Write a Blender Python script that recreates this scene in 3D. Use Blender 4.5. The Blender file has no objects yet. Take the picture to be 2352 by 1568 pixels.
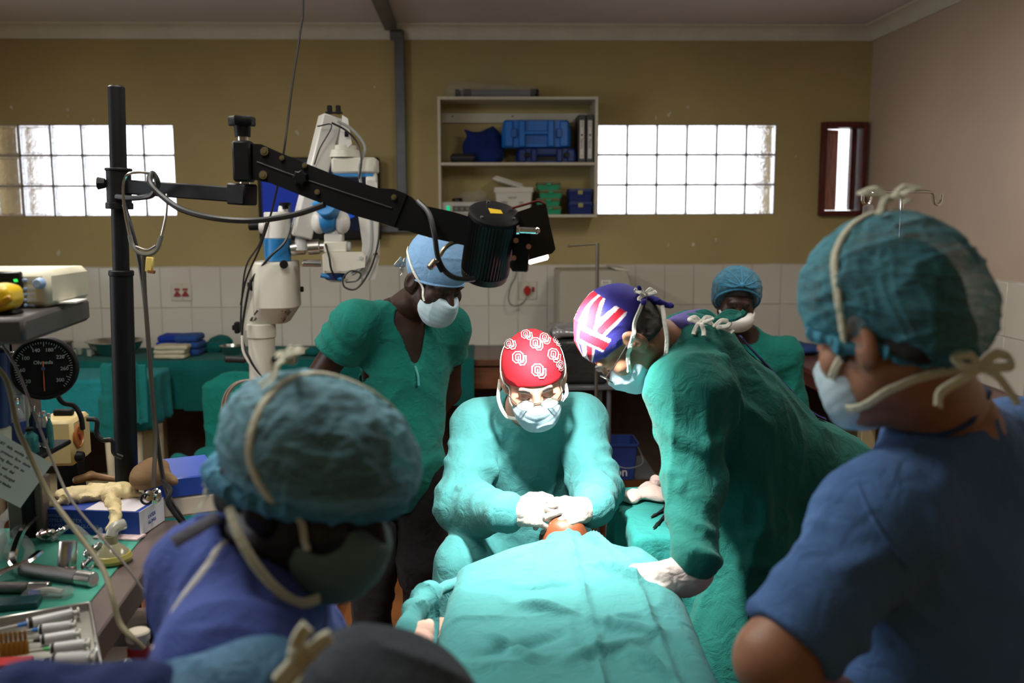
import bpy, bmesh, math, random
import numpy as np
from mathutils import Vector, Matrix
SC = bpy.context.scene
COL = SC.collection
V3 = lambda *a: np.array(a, float)

# ------------------------------------------------------------------ camera, sky, light, exposure
FPX = 2170.0
YAW, PIT, ROL = math.radians(1.85), math.radians(7.55), math.radians(-.18)
EYE = V3(0, 0, 1.75)
_fw = V3(math.sin(YAW)*math.cos(PIT), math.cos(YAW)*math.cos(PIT), -math.sin(PIT))
_r0 = V3(math.cos(YAW), -math.sin(YAW), 0)
_u0 = np.cross(_r0, _fw)
_rt = _r0*math.cos(ROL) + _u0*math.sin(ROL)
_up = _u0*math.cos(ROL) - _r0*math.sin(ROL)
cam_d = bpy.data.cameras.new('camera')
cam_d.sensor_width = 36
cam_d.lens = FPX/2352*36
cam_d.clip_start = .05
cam_d.dof.use_dof = True
cam_d.dof.focus_distance = 2.75
cam_d.dof.aperture_fstop = 2.8
cam = bpy.data.objects.new('camera', cam_d)
COL.objects.link(cam)
M = Matrix([list(_rt)+[0], list(_up)+[0], list(-_fw)+[0], [0, 0, 0, 1]]).transposed()
M.translation = Vector(EYE)
cam.matrix_world = M
SC.camera = cam

def P(x, y, Y):
    """the point of the room at depth Y seen at photo pixel x, y"""
    d = _fw + _rt*((x-1176)/FPX) - _up*((y-784)/FPX)
    return EYE + d*(Y/d[1])

SC.view_settings.view_transform = 'Standard'
SC.view_settings.look = 'None'
SC.view_settings.gamma = 1
SC.view_settings.use_curve_mapping = False
SC.view_settings.exposure = 0.0
SC.cycles.max_bounces = 8
SC.cycles.transparent_max_bounces = 16
SC.cycles.sample_clamp_indirect = 4

w = bpy.data.worlds.new('overcast_sky')
SC.world = w
w.use_nodes = True
bg = w.node_tree.nodes['Background']
bg.inputs[0].default_value = (.93, .95, 1, 1)
bg.inputs[1].default_value = 3.2

def lamp(name, kind, loc, aim, power, col=(1, 1, 1), **kw):
    d = bpy.data.lights.new(name, kind)
    d.energy = power
    d.color = col
    for k, v in kw.items(): setattr(d, k, v)
    o = bpy.data.objects.new(name, d)
    COL.objects.link(o)
    o.location = loc
    o.rotation_euler = (Vector(aim)-Vector(loc)).to_track_quat('-Z', 'Y').to_euler()
    return o

CEIL = 2.95
D = 6.2            # depth of the back wall
XR, XL = 2.53, -3.7
TUBES = [(-1.7, 3.3), (-.75, 1.95), (1.1, 3.3)]      # unseen ceiling fluorescents, added to light heads, foreground and walls
for (x, y), pw in zip(TUBES, (33, 29, 25)):
    lamp('fluorescent_light', 'AREA', (x, y, CEIL-.14), (x, y, 0), pw, (1, .95, .87), shape='RECTANGLE', size=.3, size_y=1.25)
# daylight from the left-hand window of the room and the surgical head lamp
lamp('window_daylight', 'AREA', (XL+.05, 2.2, 1.75), (0, 2.4, 1.2), 16, (.82, .9, 1), shape='RECTANGLE', size=1.5, size_y=1.1)
SPOT_AT = P(1236, 616, 2.20)
spot = lamp('surgical_light', 'SPOT', SPOT_AT, (.135, 2.42, .92), 128, (1, .97, .93), spot_size=math.radians(124), spot_blend=1.0, shadow_soft_size=.03)

# ------------------------------------------------------------------ materials
MATS = {}
def lin(h):
    if not isinstance(h, str): return tuple(h)
    h = h.lstrip('#')
    c = [int(h[i:i+2], 16)/255 for i in (0, 2, 4)]
    return tuple(x/12.92 if x <= .04045 else ((x+.055)/1.055)**2.4 for x in c)

def mat(name, col=(.5, .5, .5), rough=.6, metal=0, var=.08, vs=6, bump=0, bs=120, spec=.5, emit=None, es=0,
        alpha=1, trans=0, ior=1.45, sheen=0, col2=None, cscale=None, attr=None, bump2=0, b2s=14, coat=0, stretch=None, sss=0):
    """a principled material; colour breaks up with noise, relief is a noise bump"""
    if name in MATS: return MATS[name]
    m = bpy.data.materials.new(name)
    MATS[name] = m
    m.use_nodes = True
    nt = m.node_tree
    N, L = nt.nodes, nt.links
    b = N['Principled BSDF']
    c = lin(col)
    b.inputs['Roughness'].default_value = rough
    b.inputs['Metallic'].default_value = metal
    b.inputs['Specular IOR Level'].default_value = spec
    b.inputs['IOR'].default_value = ior
    b.inputs['Alpha'].default_value = alpha
    b.inputs['Transmission Weight'].default_value = trans
    b.inputs['Sheen Weight'].default_value = sheen
    b.inputs['Coat Weight'].default_value = coat
    if sss:
        b.inputs['Subsurface Weight'].default_value = sss
        b.inputs['Subsurface Radius'].default_value = (.012, .004, .002)
    tc = N.new('ShaderNodeTexCoord')
    src = tc.outputs['Object']
    if stretch:
        mp = N.new('ShaderNodeMapping')
        mp.inputs['Scale'].default_value = stretch
        L.new(src, mp.inputs[0]); src = mp.outputs[0]
    n = N.new('ShaderNodeTexNoise')
    n.inputs['Scale'].default_value = cscale or vs
    n.inputs['Detail'].default_value = 5
    L.new(src, n.inputs['Vector'])
    r = N.new('ShaderNodeMix'); r.data_type = 'RGBA'
    c2 = lin(col2) if col2 else tuple(min(1, x*(1+var*2.2)) for x in c)
    c1 = c if col2 else tuple(x*(1-var*2.2) for x in c)
    rr = N.new('ShaderNodeMapRange')
    rr.inputs[1].default_value = .3; rr.inputs[2].default_value = .7
    L.new(n.outputs['Fac'], rr.inputs[0])
    L.new(rr.outputs[0], r.inputs[0])
    r.inputs[6].default_value = (*c1, 1); r.inputs[7].default_value = (*c2, 1)
    colout = r.outputs[2]
    if attr:
        a = N.new('ShaderNodeAttribute'); a.attribute_name = attr
        x = N.new('ShaderNodeMix'); x.data_type = 'RGBA'; x.blend_type = 'MULTIPLY'
        x.inputs[0].default_value = 1
        L.new(r.outputs[2], x.inputs[6]); L.new(a.outputs['Color'], x.inputs[7])
        colout = x.outputs[2]
    L.new(colout, b.inputs['Base Color'])
    if emit is not None:
        b.inputs['Emission Color'].default_value = (*lin(emit), 1)
        b.inputs['Emission Strength'].default_value = es
    last = None
    for s, st in ((bs, bump), (b2s, bump2)):
        if st:
            n2 = N.new('ShaderNodeTexNoise'); n2.inputs['Scale'].default_value = s; n2.inputs['Detail'].default_value = 4
            if s == b2s: n2.inputs['Distortion'].default_value = 1.2
            L.new(src, n2.inputs['Vector'])
            bp = N.new('ShaderNodeBump'); bp.inputs['Strength'].default_value = st
            bp.inputs['Distance'].default_value = .02 if s == b2s else .004
            L.new(n2.outputs['Fac'], bp.inputs['Height'])
            if last: L.new(last, bp.inputs['Normal'])
            last = bp.outputs[0]
    if last: L.new(last, b.inputs['Normal'])
    return m

def cloth(name, col=(.5, .5, .5), rough=.9, **k):
    k.setdefault('bump', .25); k.setdefault('bs', 420); k.setdefault('bump2', .32); k.setdefault('b2s', 22); k.setdefault('var', .05)
    k.setdefault('spec', .2); k.setdefault('sheen', .05)
    return mat(name, col, rough, **k)

def veil(name, col, cover=.6, edge=.35, scale=46, stretch=(1, 1, 1)):
    """thin crinkled non-woven fabric one sees through: transparent mixed with cloth, denser on crinkles"""
    if name in MATS: return MATS[name]
    m = bpy.data.materials.new(name); MATS[name] = m; m.use_nodes = True
    nt = m.node_tree; N, L = nt.nodes, nt.links
    b = N['Principled BSDF']; b.inputs['Base Color'].default_value = (*lin(col), 1)
    b.inputs['Roughness'].default_value = .75; b.inputs['Specular IOR Level'].default_value = .25
    out = N['Material Output']
    tr = N.new('ShaderNodeBsdfTransparent')
    mx = N.new('ShaderNodeMixShader')
    tc = N.new('ShaderNodeTexCoord'); mp = N.new('ShaderNodeMapping'); mp.inputs['Scale'].default_value = stretch
    L.new(tc.outputs['Object'], mp.inputs[0])
    n = N.new('ShaderNodeTexNoise'); n.inputs['Scale'].default_value = scale; n.inputs['Detail'].default_value = 3; n.inputs['Distortion'].default_value = 1.5
    L.new(mp.outputs[0], n.inputs['Vector'])
    lw = N.new('ShaderNodeLayerWeight'); lw.inputs[0].default_value = .3
    ma = N.new('ShaderNodeMath'); ma.operation = 'MULTIPLY_ADD'
    L.new(n.outputs['Fac'], ma.inputs[0]); ma.inputs[1].default_value = .9; ma.inputs[2].default_value = cover-.45
    mb = N.new('ShaderNodeMath'); mb.operation = 'MULTIPLY_ADD'; mb.use_clamp = True
    L.new(lw.outputs['Facing'], mb.inputs[0]); mb.inputs[1].default_value = edge; L.new(ma.outputs[0], mb.inputs[2])
    L.new(mb.outputs[0], mx.inputs[0]); L.new(tr.outputs[0], mx.inputs[1]); L.new(b.outputs[0], mx.inputs[2])
    L.new(mx.outputs[0], out.inputs[0])
    bp = N.new('ShaderNodeBump'); bp.inputs['Strength'].default_value = .5; bp.inputs['Distance'].default_value = .006
    L.new(n.outputs['Fac'], bp.inputs['Height']); L.new(bp.outputs[0], b.inputs['Normal'])
    return m

def film(name, col=(.9, .9, .9), cover=.25):
    """clear plastic film"""
    if name in MATS: return MATS[name]
    m = bpy.data.materials.new(name); MATS[name] = m; m.use_nodes = True
    nt = m.node_tree; N, L = nt.nodes, nt.links
    b = N['Principled BSDF']; b.inputs['Base Color'].default_value = (*col, 1); b.inputs['Roughness'].default_value = .12
    b.inputs['Specular IOR Level'].default_value = .9
    n = N.new('ShaderNodeTexNoise'); n.inputs['Scale'].default_value = 30; n.inputs['Distortion'].default_value = 2
    bp = N.new('ShaderNodeBump'); bp.inputs['Strength'].default_value = .9; bp.inputs['Distance'].default_value = .01
    L.new(n.outputs['Fac'], bp.inputs['Height']); L.new(bp.outputs[0], b.inputs['Normal'])
    tr = N.new('ShaderNodeBsdfTransparent'); mx = N.new('ShaderNodeMixShader')
    mx.inputs[0].default_value = cover
    L.new(tr.outputs[0], mx.inputs[1]); L.new(b.outputs[0], mx.inputs[2]); L.new(mx.outputs[0], N['Material Output'].inputs[0])
    return m

# ------------------------------------------------------------------ mesh builders
def unit(v):
    v = np.asarray(v, float); return v/(np.linalg.norm(v)+1e-12)
def frame(f, up=(0, 0, 1)):
    """columns: right, forward, up"""
    f = unit(f); r = unit(np.cross(f, up)); u = np.cross(r, f)
    return np.column_stack([r, f, u])
def rotz(a):
    c, s = math.cos(a), math.sin(a); return np.array([[c, -s, 0], [s, c, 0], [0, 0, 1.]])
def rot(ax, a):
    return np.array(Matrix.Rotation(a, 3, Vector(ax)))
def spline(pts, n=8):
    """Catmull-Rom through the points"""
    p = np.asarray(pts, float)
    if len(p) < 3: 
        return np.array([p[0]+(p[-1]-p[0])*t for t in np.linspace(0, 1, n+1)])
    q = np.vstack([2*p[0]-p[1], p, 2*p[-1]-p[-2]])
    out = []
    for i in range(1, len(q)-2):
        a, b, c, d = q[i-1:i+3]
        for t in np.arange(n)/n:
            out.append(.5*((2*b)+(c-a)*t+(2*a-5*b+4*c-d)*t*t+(3*b-a-3*c+d)*t**3))
    out.append(p[-1])
    return np.array(out)

class MB:
    def __init__(s): s.v = []; s.f = []; s.n = 0
    def add(s, v, f):
        v = np.asarray(v, float); o = s.n
        s.v.append(v); s.f += [tuple(int(i)+o for i in q) for q in f]; s.n += len(v)
        return s
    def box(s, c, size, R=None, b=.0):
        h = np.asarray(size, float)/2; b = min(b, h.min()*.95)
        R = np.eye(3) if R is None else R
        c = np.asarray(c, float)
        if b <= 0:
            v = [(x, y, z) for x in (-1, 1) for y in (-1, 1) for z in (-1, 1)]
            v = np.array(v)*h
            f = [(0, 1, 3, 2), (4, 6, 7, 5), (0, 4, 5, 1), (2, 3, 7, 6), (0, 2, 6, 4), (1, 5, 7, 3)]
            return s.add(v@R.T+c, f)
        v = []; ix = {}
        for x in (-1, 1):
            for y in (-1, 1):
                for z in (-1, 1):
                    for a in range(3):
                        sg = np.array([x, y, z]); p = sg*(h-b); p[a] = sg[a]*h[a]
                        ix[(x, y, z, a)] = len(v); v.append(p)
        f = []
        for a in range(3):
            o = [i for i in range(3) if i != a]
            for sgn in (-1, 1):
                q = []
                for (i, j) in ((-1, -1), (1, -1), (1, 1), (-1, 1)):
                    k = [0, 0, 0]; k[a] = sgn; k[o[0]] = i; k[o[1]] = j
                    q.append(ix[(*k, a)])
                f.append(q)
        for a in range(3):          # edges along axis a
            o = [i for i in range(3) if i != a]
            for i in (-1, 1):
                for j in (-1, 1):
                    k0 = [0, 0, 0]; k0[o[0]] = i; k0[o[1]] = j; k1 = list(k0); k0[a] = -1; k1[a] = 1
                    f.append([ix[(*k0, o[0])], ix[(*k1, o[0])], ix[(*k1, o[1])], ix[(*k0, o[1])]])
        for x in (-1, 1):
            for y in (-1, 1):
                for z in (-1, 1): f.append([ix[(x, y, z, a)] for a in range(3)])
        v = np.array(v); g = []
        for q in f:                 # orient outwards (convex)
            p = v[q]; nn = np.cross(p[1]-p[0], p[2]-p[0])
            g.append(q if nn@p.mean(0) > 0 else q[::-1])
        return s.add(v@R.T+c, g)
    def rings(s, R, caps=True, closed=False):
        """loft equal-length rings"""
        n = len(R[0]); m = len(R); f = []
        for i in range(m if closed else m-1):
            a, b = i*n, ((i+1) % m)*n
            for j in range(n):
                k = (j+1) % n
                f.append((a+j, a+k, b+k, b+j))
        if caps and not closed:
            f.append(tuple(range(n))[::-1]); f.append(tuple((m-1)*n+j for j in range(n)))
        return s.add(np.vstack(R), f)
    def cyl(s, a, b, r0, r1=None, n=16, bev=0):
        a = np.asarray(a, float); b = np.asarray(b, float); r1 = r0 if r1 is None else r1
        L = np.linalg.norm(b-a)
        pr = [(r0, 0), (r1, L)] if not bev else [(r0-bev, 0), (r0, bev), (r1, L-bev), (r1-bev, L)]
        return s.lathe(pr, a, b-a, n)
    def lathe(s, prof, c, axis=(0, 0, 1), n=20):
        ax = unit(axis); t = unit(np.cross(ax, (1, 0, 0) if abs(ax[0]) < .8 else (0, 1, 0))); q = np.cross(ax, t)
        an = np.arange(n)*2*math.pi/n
        return s.rings([np.asarray(c, float)+ax*z+max(r, 1e-5)*(np.outer(np.cos(an), t)+np.outer(np.sin(an), q)) for r, z in prof])
    def tube(s, pts, r, n=8, k=6, sm=True):
        p = spline(pts, k) if sm else np.asarray(pts, float)
        m = len(p); rr = np.interp(np.linspace(0, 1, m), np.linspace(0, 1, len(np.atleast_1d(r))), np.atleast_1d(r)) if np.ndim(r) else np.full(m, r)
        T = np.gradient(p, axis=0); T /= np.linalg.norm(T, axis=1)[:, None]+1e-12
        t = unit(np.cross(T[0], (.3, .2, .93))); an = np.arange(n)*2*math.pi/n; R = []
        for i in range(m):
            t = unit(t-T[i]*(t@T[i])); q = np.cross(T[i], t)
            R.append(p[i]+rr[i]*(np.outer(np.cos(an), t)+np.outer(np.sin(an), q)))
        return s.rings(R)
    def ribbon(s, pts, wid, th=.002, nrm=None, k=8, tw=0):
        """flat band with thickness; nrm(p) gives the face normal"""
        p = spline(pts, k); m = len(p)
        T = np.gradient(p, axis=0); T /= np.linalg.norm(T, axis=1)[:, None]+1e-12
        R = []
        for i in range(m):
            nn = nrm(p[i]) if callable(nrm) else (nrm if nrm is not None else (0, -1, .2))
            sd = unit(np.cross(T[i], nn)); nn = np.cross(sd, T[i])
            if tw: a = tw*i/m; sd, nn = sd*math.cos(a)+nn*math.sin(a), nn*math.cos(a)-sd*math.sin(a)
            h = wid/2
            R.append(np.array([p[i]+sd*h-nn*th/2, p[i]+sd*h*.6+nn*th/2, p[i]-sd*h*.6+nn*th/2, p[i]-sd*h-nn*th/2]))
        return s.rings(R)
    def ell(s, c, r, R=None, nu=20, nv=12):
        R = np.eye(3) if R is None else R; out = []
        for i in range(nv+1):
            a = math.pi*i/nv
            an = np.arange(nu)*2*math.pi/nu
            q = np.column_stack([np.cos(an)*max(math.sin(a), 1e-4)*r[0], np.sin(an)*max(math.sin(a), 1e-4)*r[1], np.full(nu, -math.cos(a)*r[2])])
            out.append(q@R.T+np.asarray(c, float))
        return s.rings(out)
    def prism(s, poly, o, ux, uy, depth, bev=0):
        """poly in (ux, uy) at o, extruded by depth along ux x uy (centred)"""
        o = np.asarray(o, float); ux = unit(ux); uy = unit(uy); w_ = np.cross(ux, uy); q = np.asarray(poly, float)
        a = o+np.outer(q[:, 0], ux)+np.outer(q[:, 1], uy)
        if not bev: return s.rings([a-w_*depth/2, a+w_*depth/2])
        c = q.mean(0); L = np.linalg.norm(q-c, axis=1)[:, None]; qi = c+(q-c)*(1-bev/L)
        ai = o+np.outer(qi[:, 0], ux)+np.outer(qi[:, 1], uy)
        return s.rings([ai-w_*depth/2, a-w_*(depth/2-bev), a+w_*(depth/2-bev), ai+w_*depth/2])
    def sheet(s, F, nu, nv, th=.003):
        """thin sheet from F(u, v) -> points (vectorised), with thickness"""
        u, v = np.meshgrid(np.linspace(0, 1, nu), np.linspace(0, 1, nv), indexing='ij')
        p = F(u.ravel(), v.ravel()).reshape(nu, nv, 3)
        nx = np.cross(np.gradient(p, axis=0), np.gradient(p, axis=1)); nx /= np.linalg.norm(nx, axis=2)[..., None]+1e-12
        q = p-nx*th
        i = np.arange(nu*nv).reshape(nu, nv); o = nu*nv
        A = np.stack([i[:-1, :-1], i[1:, :-1], i[1:, 1:], i[:-1, 1:]], -1).reshape(-1, 4)
        B = A[:, ::-1]+o
        rim = list(i[:, 0])+list(i[-1, 1:])+list(i[::-1, -1][1:])+list(i[0, ::-1][1:-1])
        E_ = [(rim[(k+1) % len(rim)], rim[k], rim[k]+o, rim[(k+1) % len(rim)]+o) for k in range(len(rim))]
        return s.add(np.vstack([p.reshape(-1, 3), q.reshape(-1, 3)]), [tuple(x) for x in A]+[tuple(x) for x in B]+E_)
    def text(s, body, size, o, ux, uy, ext=.0006, align='CENTER'):
        c = bpy.data.curves.new('lettering', 'FONT'); c.body = body; c.size = size; c.extrude = ext; c.align_x = align; c.align_y = 'CENTER'; c.resolution_u = 3
        ob = bpy.data.objects.new('lettering', c)
        me = ob.to_mesh(); v = np.array([x.co[:] for x in me.vertices]) if len(me.vertices) else np.zeros((0, 3)); f = [tuple(p.vertices) for p in me.polygons]
        ob.to_mesh_clear(); bpy.data.objects.remove(ob); bpy.data.curves.remove(c)
        ux = unit(ux); uy = unit(uy); n = np.cross(ux, uy)
        if len(v): s.add(np.asarray(o, float)+np.outer(v[:, 0], ux)+np.outer(v[:, 1], uy)+np.outer(v[:, 2], n), f)
        return s
    def arr(s): return np.vstack(s.v)

def mesh_of(name, mb, mt, off=(0, 0, 0), ang=40, cols=None):
    v = mb.arr()-np.asarray(off, float)
    me = bpy.data.meshes.new(name)
    me.from_pydata(v.tolist(), [], mb.f)
    if isinstance(mt, (list, tuple)):
        for x in mt: me.materials.append(x)
    else: me.materials.append(mt)
    bm = bmesh.new(); bm.from_mesh(me); bmesh.ops.recalc_face_normals(bm, faces=bm.faces); bm.to_mesh(me); bm.free()
    me.shade_smooth()
    me.set_sharp_from_angle(angle=math.radians(ang))
    if cols is not None:
        a = me.color_attributes.new('pattern', 'FLOAT_COLOR', 'POINT')
        a.data.foreach_set('color', np.column_stack([cols, np.ones(len(cols))]).astype(np.float32).ravel())
    return me

def tag(o, label=None, cat=None, group=None, kind=None):
    for k, v in (('label', label), ('category', cat), ('group', group), ('kind', kind)):
        if v: o[k] = v
    return o

class Thing:
    """an Empty at the thing's base that parents its parts; part vertices are given in room coordinates"""
    def __init__(s, name, label, cat, loc, group=None):
        s.o = bpy.data.objects.new(name, None); s.o.empty_display_size = .05
        COL.objects.link(s.o); s.loc = np.asarray(loc, float); s.o.location = s.loc; tag(s.o, label, cat, group)
    def part(s, name, mb, mt, parent=None, label=None, ang=40, cols=None, kind=None):
        o = bpy.data.objects.new(name, mesh_of(name, mb, mt, s.loc, ang, cols)); COL.objects.link(o)
        o.parent = parent or s.o
        return tag(o, label, kind=kind)

def single(name, mb, mt, label, cat, group=None, kind=None, ang=40, cols=None):
    v = mb.arr(); lo, hi = v.min(0), v.max(0); off = V3((lo[0]+hi[0])/2, (lo[1]+hi[1])/2, lo[2])
    o = bpy.data.objects.new(name, mesh_of(name, mb, mt, off, ang, cols)); COL.objects.link(o); o.location = off
    return tag(o, label, cat, group, kind)

def struct(name, mb, mt, parent=None, ang=40):
    o = bpy.data.objects.new(name, mesh_of(name, mb, mt, (0, 0, 0), ang)); COL.objects.link(o)
    if parent: o.parent = parent
    else: o['kind'] = 'structure'
    return o

def dup(root, loc, label=None, rz=None):
    """copy of a thing with copies of its parts and sub-parts"""
    r = root.copy(); COL.objects.link(r); r.location = loc
    if label: r['label'] = label
    if rz is not None: r.rotation_euler = (0, 0, rz)
    for ch in list(root.children):
        c = ch.copy(); COL.objects.link(c); c.parent = r
        for g in ch.children:
            d = g.copy(); COL.objects.link(d); d.parent = c
    return r

# ------------------------------------------------------------------ noise and sculpted (distance-field) surfaces
def _hash(ix, iy, iz, seed):
    h = (ix.astype(np.int64)*374761393+iy.astype(np.int64)*668265263+iz.astype(np.int64)*2147483647+seed*1274126177) & 0xffffffff
    h = ((h ^ (h >> 13))*1274126177) & 0xffffffff
    return ((h ^ (h >> 16)) & 0xffff)/65535.0
def vnoise(p, seed=0):
    p = np.asarray(p, float); i = np.floor(p); f = p-i; f = f*f*f*(f*(f*6-15)+10); r = 0
    for dx in (0, 1):
        wx = f[:, 0] if dx else 1-f[:, 0]
        for dy in (0, 1):
            wy = f[:, 1] if dy else 1-f[:, 1]
            for dz in (0, 1):
                wz = f[:, 2] if dz else 1-f[:, 2]
                r = r+wx*wy*wz*_hash(i[:, 0]+dx, i[:, 1]+dy, i[:, 2]+dz, seed)
    return r
def folds(p, s, seed=0, warp=.7, sharp=1.6):
    """ridged noise: soft cloth creases; s = frequencies along the three axes"""
    q = p*np.asarray(s, float)
    q = q+warp*np.column_stack([vnoise(q*.7+11, seed+1), vnoise(q*.7+37, seed+2), vnoise(q*.7+71, seed+3)])*2
    r = 1-np.abs(2*vnoise(q, seed)-1)
    return r**(1+sharp)-1/(2+sharp)

def smin(a, b, k):
    if k <= 0: return np.minimum(a, b)
    h = np.maximum(k-np.abs(a-b), 0)/k
    return np.minimum(a, b)-h*h*k*.25

class Sdf:
    def __init__(s): s.ops = []; s.lo = np.full(3, 9e9); s.hi = np.full(3, -9e9)
    def _bb(s, lo, hi): s.lo = np.minimum(s.lo, lo); s.hi = np.maximum(s.hi, hi)
    def cap(s, a, b, ra, rb=None, k=.02, op='+'):
        a = np.asarray(a, float); b = np.asarray(b, float); rb = ra if rb is None else rb
        ab = b-a; L2 = ab@ab+1e-12
        def f(p):
            t = np.clip((p-a)@ab/L2, 0, 1)
            return np.linalg.norm(p-a-t[:, None]*ab, axis=1)-(ra+(rb-ra)*t)
        if op == '+': s._bb(np.minimum(a-ra, b-rb), np.maximum(a+ra, b+rb))
        s.ops.append((op, f, k)); return s
    def chain(s, pts, rs, k=.02):
        for i in range(len(pts)-1): s.cap(pts[i], pts[i+1], rs[i], rs[i+1], k)
        return s
    def ell(s, c, r, R=None, k=.02, op='+'):
        c = np.asarray(c, float); r = np.asarray(r, float); R = np.eye(3) if R is None else R
        def f(p):
            q = (p-c)@R
            k0 = np.linalg.norm(q/r, axis=1); k1 = np.linalg.norm(q/(r*r), axis=1)
            return k0*(k0-1)/(k1+1e-9)
        if op == '+': s._bb(c-r.max(), c+r.max())
        s.ops.append((op, f, k)); return s
    def box(s, c, h, R=None, rd=.01, k=.02, op='+'):
        c = np.asarray(c, float); h = np.asarray(h, float)-rd; R = np.eye(3) if R is None else R
        def f(p):
            q = np.abs((p-c)@R)-h
            return np.linalg.norm(np.maximum(q, 0), axis=1)+np.minimum(q.max(1), 0)-rd
        if op == '+': s._bb(c-np.linalg.norm(h)-rd, c+np.linalg.norm(h)+rd)
        s.ops.append((op, f, k)); return s
    def plane(s, c, n, k=.004, op='&'):
        """keep the side the normal points away from"""
        c = np.asarray(c, float); n = unit(n)
        s.ops.append((op, lambda p: (p-c)@n, k)); return s
    def sdf(s, o, off=0, op='+', k=.0):
        s.ops.append((op, lambda p: o(p)-off, k))
        if op == '+': s._bb(o.lo-off, o.hi+off)
        return s
    def func(s, g, op='+', k=0): s.ops.append((op, g, k)); return s
    def __call__(s, p):
        d = np.full(len(p), 9.0)
        for op, f, k in s.ops:
            if op == '+': d = smin(d, f(p), k)
            elif op == '-': d = -smin(-d, f(p), k)
            elif op == '&': d = -smin(-d, -f(p), k)
            elif op == 'd': d = d+f(p)
        return d
    def grad(s, p, e=.0015):
        K = np.array([(1, -1, -1), (-1, -1, 1), (-1, 1, -1), (1, 1, 1.)])
        g = sum(k*s(p+k*e)[:, None] for k in K)
        return g/(np.linalg.norm(g, axis=1)[:, None]+1e-12)
    def snap(s, pts, off=0, it=4):
        p = np.array(pts, float)
        for _ in range(it): p = p-s.grad(p)*(s(p)-off)[:, None]
        return p

def poly(sd, h, disp=None, lo=None, hi=None, pad=.02, post=True, mb=None):
    """polygonise a distance field by surface nets, then displace along the normal"""
    lo = (sd.lo-pad) if lo is None else np.asarray(lo, float)
    hi = (sd.hi+pad) if hi is None else np.asarray(hi, float)
    B = 5
    nb = np.ceil((hi-lo)/(h*B)).astype(int)+1
    n = nb*B
    cs = np.stack(np.meshgrid(*[np.arange(k) for k in nb], indexing='ij'), -1).reshape(-1, 3)
    cen = lo+(cs+.5)*B*h
    dc = np.concatenate([sd(c) for c in np.array_split(cen, max(1, len(cen)//200000))])
    near = np.abs(dc) < B*h*1.35
    Vd = np.repeat(np.repeat(np.repeat(dc.reshape(nb).astype(np.float32), B, 0), B, 1), B, 2)
    Vd = np.where(Vd > 0, 1., -1.).astype(np.float32)
    off = np.stack(np.meshgrid(*[np.arange(B)]*3, indexing='ij'), -1).reshape(-1, 3)
    gi = (cs[near][:, None, :]*B+off[None]).reshape(-1, 3)
    if len(gi):
        val = np.concatenate([sd(lo+c*h) for c in np.array_split(gi, max(1, len(gi)//200000))])
        Vd[gi[:, 0], gi[:, 1], gi[:, 2]] = val
    neg = Vd < 0
    c8 = [(x, y, z) for x in (0, 1) for y in (0, 1) for z in (0, 1)]
    sl = lambda a, o: a[o[0]:a.shape[0]-1+o[0], o[1]:a.shape[1]-1+o[1], o[2]:a.shape[2]-1+o[2]]
    cnt = sum(sl(neg, o).astype(np.int8) for o in c8)
    act = (cnt > 0) & (cnt < 8)
    ci = np.argwhere(act)
    idx = np.full(act.shape, -1, np.int64); idx[act] = np.arange(len(ci))
    val = np.stack([Vd[ci[:, 0]+o[0], ci[:, 1]+o[1], ci[:, 2]+o[2]] for o in c8], 1)
    acc = np.zeros((len(ci), 3)); num = np.zeros(len(ci))
    for a in range(8):
        for b in range(a+1, 8):
            oa, ob = np.array(c8[a]), np.array(c8[b])
            if np.abs(oa-ob).sum() != 1: continue
            m = (val[:, a] < 0) != (val[:, b] < 0)
            t = val[m, a]/(val[m, a]-val[m, b]+1e-12)
            acc[m] += oa+t[:, None]*(ob-oa); num[m] += 1
    v = lo+(ci+acc/num[:, None])*h
    quads = []
    for ax in range(3):
        s0 = [slice(None)]*3; s1 = [slice(None)]*3
        s0[ax] = slice(0, -1); s1[ax] = slice(1, None)
        ch = neg[tuple(s0)] != neg[tuple(s1)]
        e = np.argwhere(ch)
        o1, o2 = [i for i in range(3) if i != ax]
        ok = (e[:, o1] > 0) & (e[:, o2] > 0) & (e[:, o1] < act.shape[o1]) & (e[:, o2] < act.shape[o2])
        e = e[ok]
        q = []
        for d1, d2 in ((0, 0), (1, 0), (1, 1), (0, 1)):
            k = e.copy(); k[:, o1] -= d1; k[:, o2] -= d2
            q.append(idx[k[:, 0], k[:, 1], k[:, 2]])
        q = np.stack(q, 1)
        quads.append(q[(q >= 0).all(1)])
    quads = np.vstack(quads)
    if post:
        g = sd.grad(v, h*.4); d = sd(v)
        v = v-g*np.clip(d, -h, h)[:, None]
    if disp is not None:
        g = sd.grad(v, h)
        v = v+g*disp(v)[:, None]
    mb = mb or MB()
    return mb.add(v, quads.tolist())
# ------------------------------------------------------------------ room
WALL = mat('ochre_wall_paint', (.42, .335, .145), .75, var=.05, vs=1.3, bump=.12, bs=300)
WALLR = mat('beige_wall_paint', (.56, .44, .345), .7, var=.04, vs=1.2, bump=.12, bs=300)
CEILM = mat('ceiling_paint', (.72, .69, .72), .8, var=.03, vs=1)
TRIM = mat('cornice_paint', (.66, .64, .55), .6, var=.03)
TILE = mat('white_glazed_tile', (.66, .63, .55), .16, var=.03, vs=1.2, bump=.03, bs=30, spec=.6)
GROUT = mat('tile_grout', (.50, .47, .40), .9)
FLOORM = mat('brown_vinyl_floor', (.24, .085, .025), .35, var=.12, vs=3)

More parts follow.
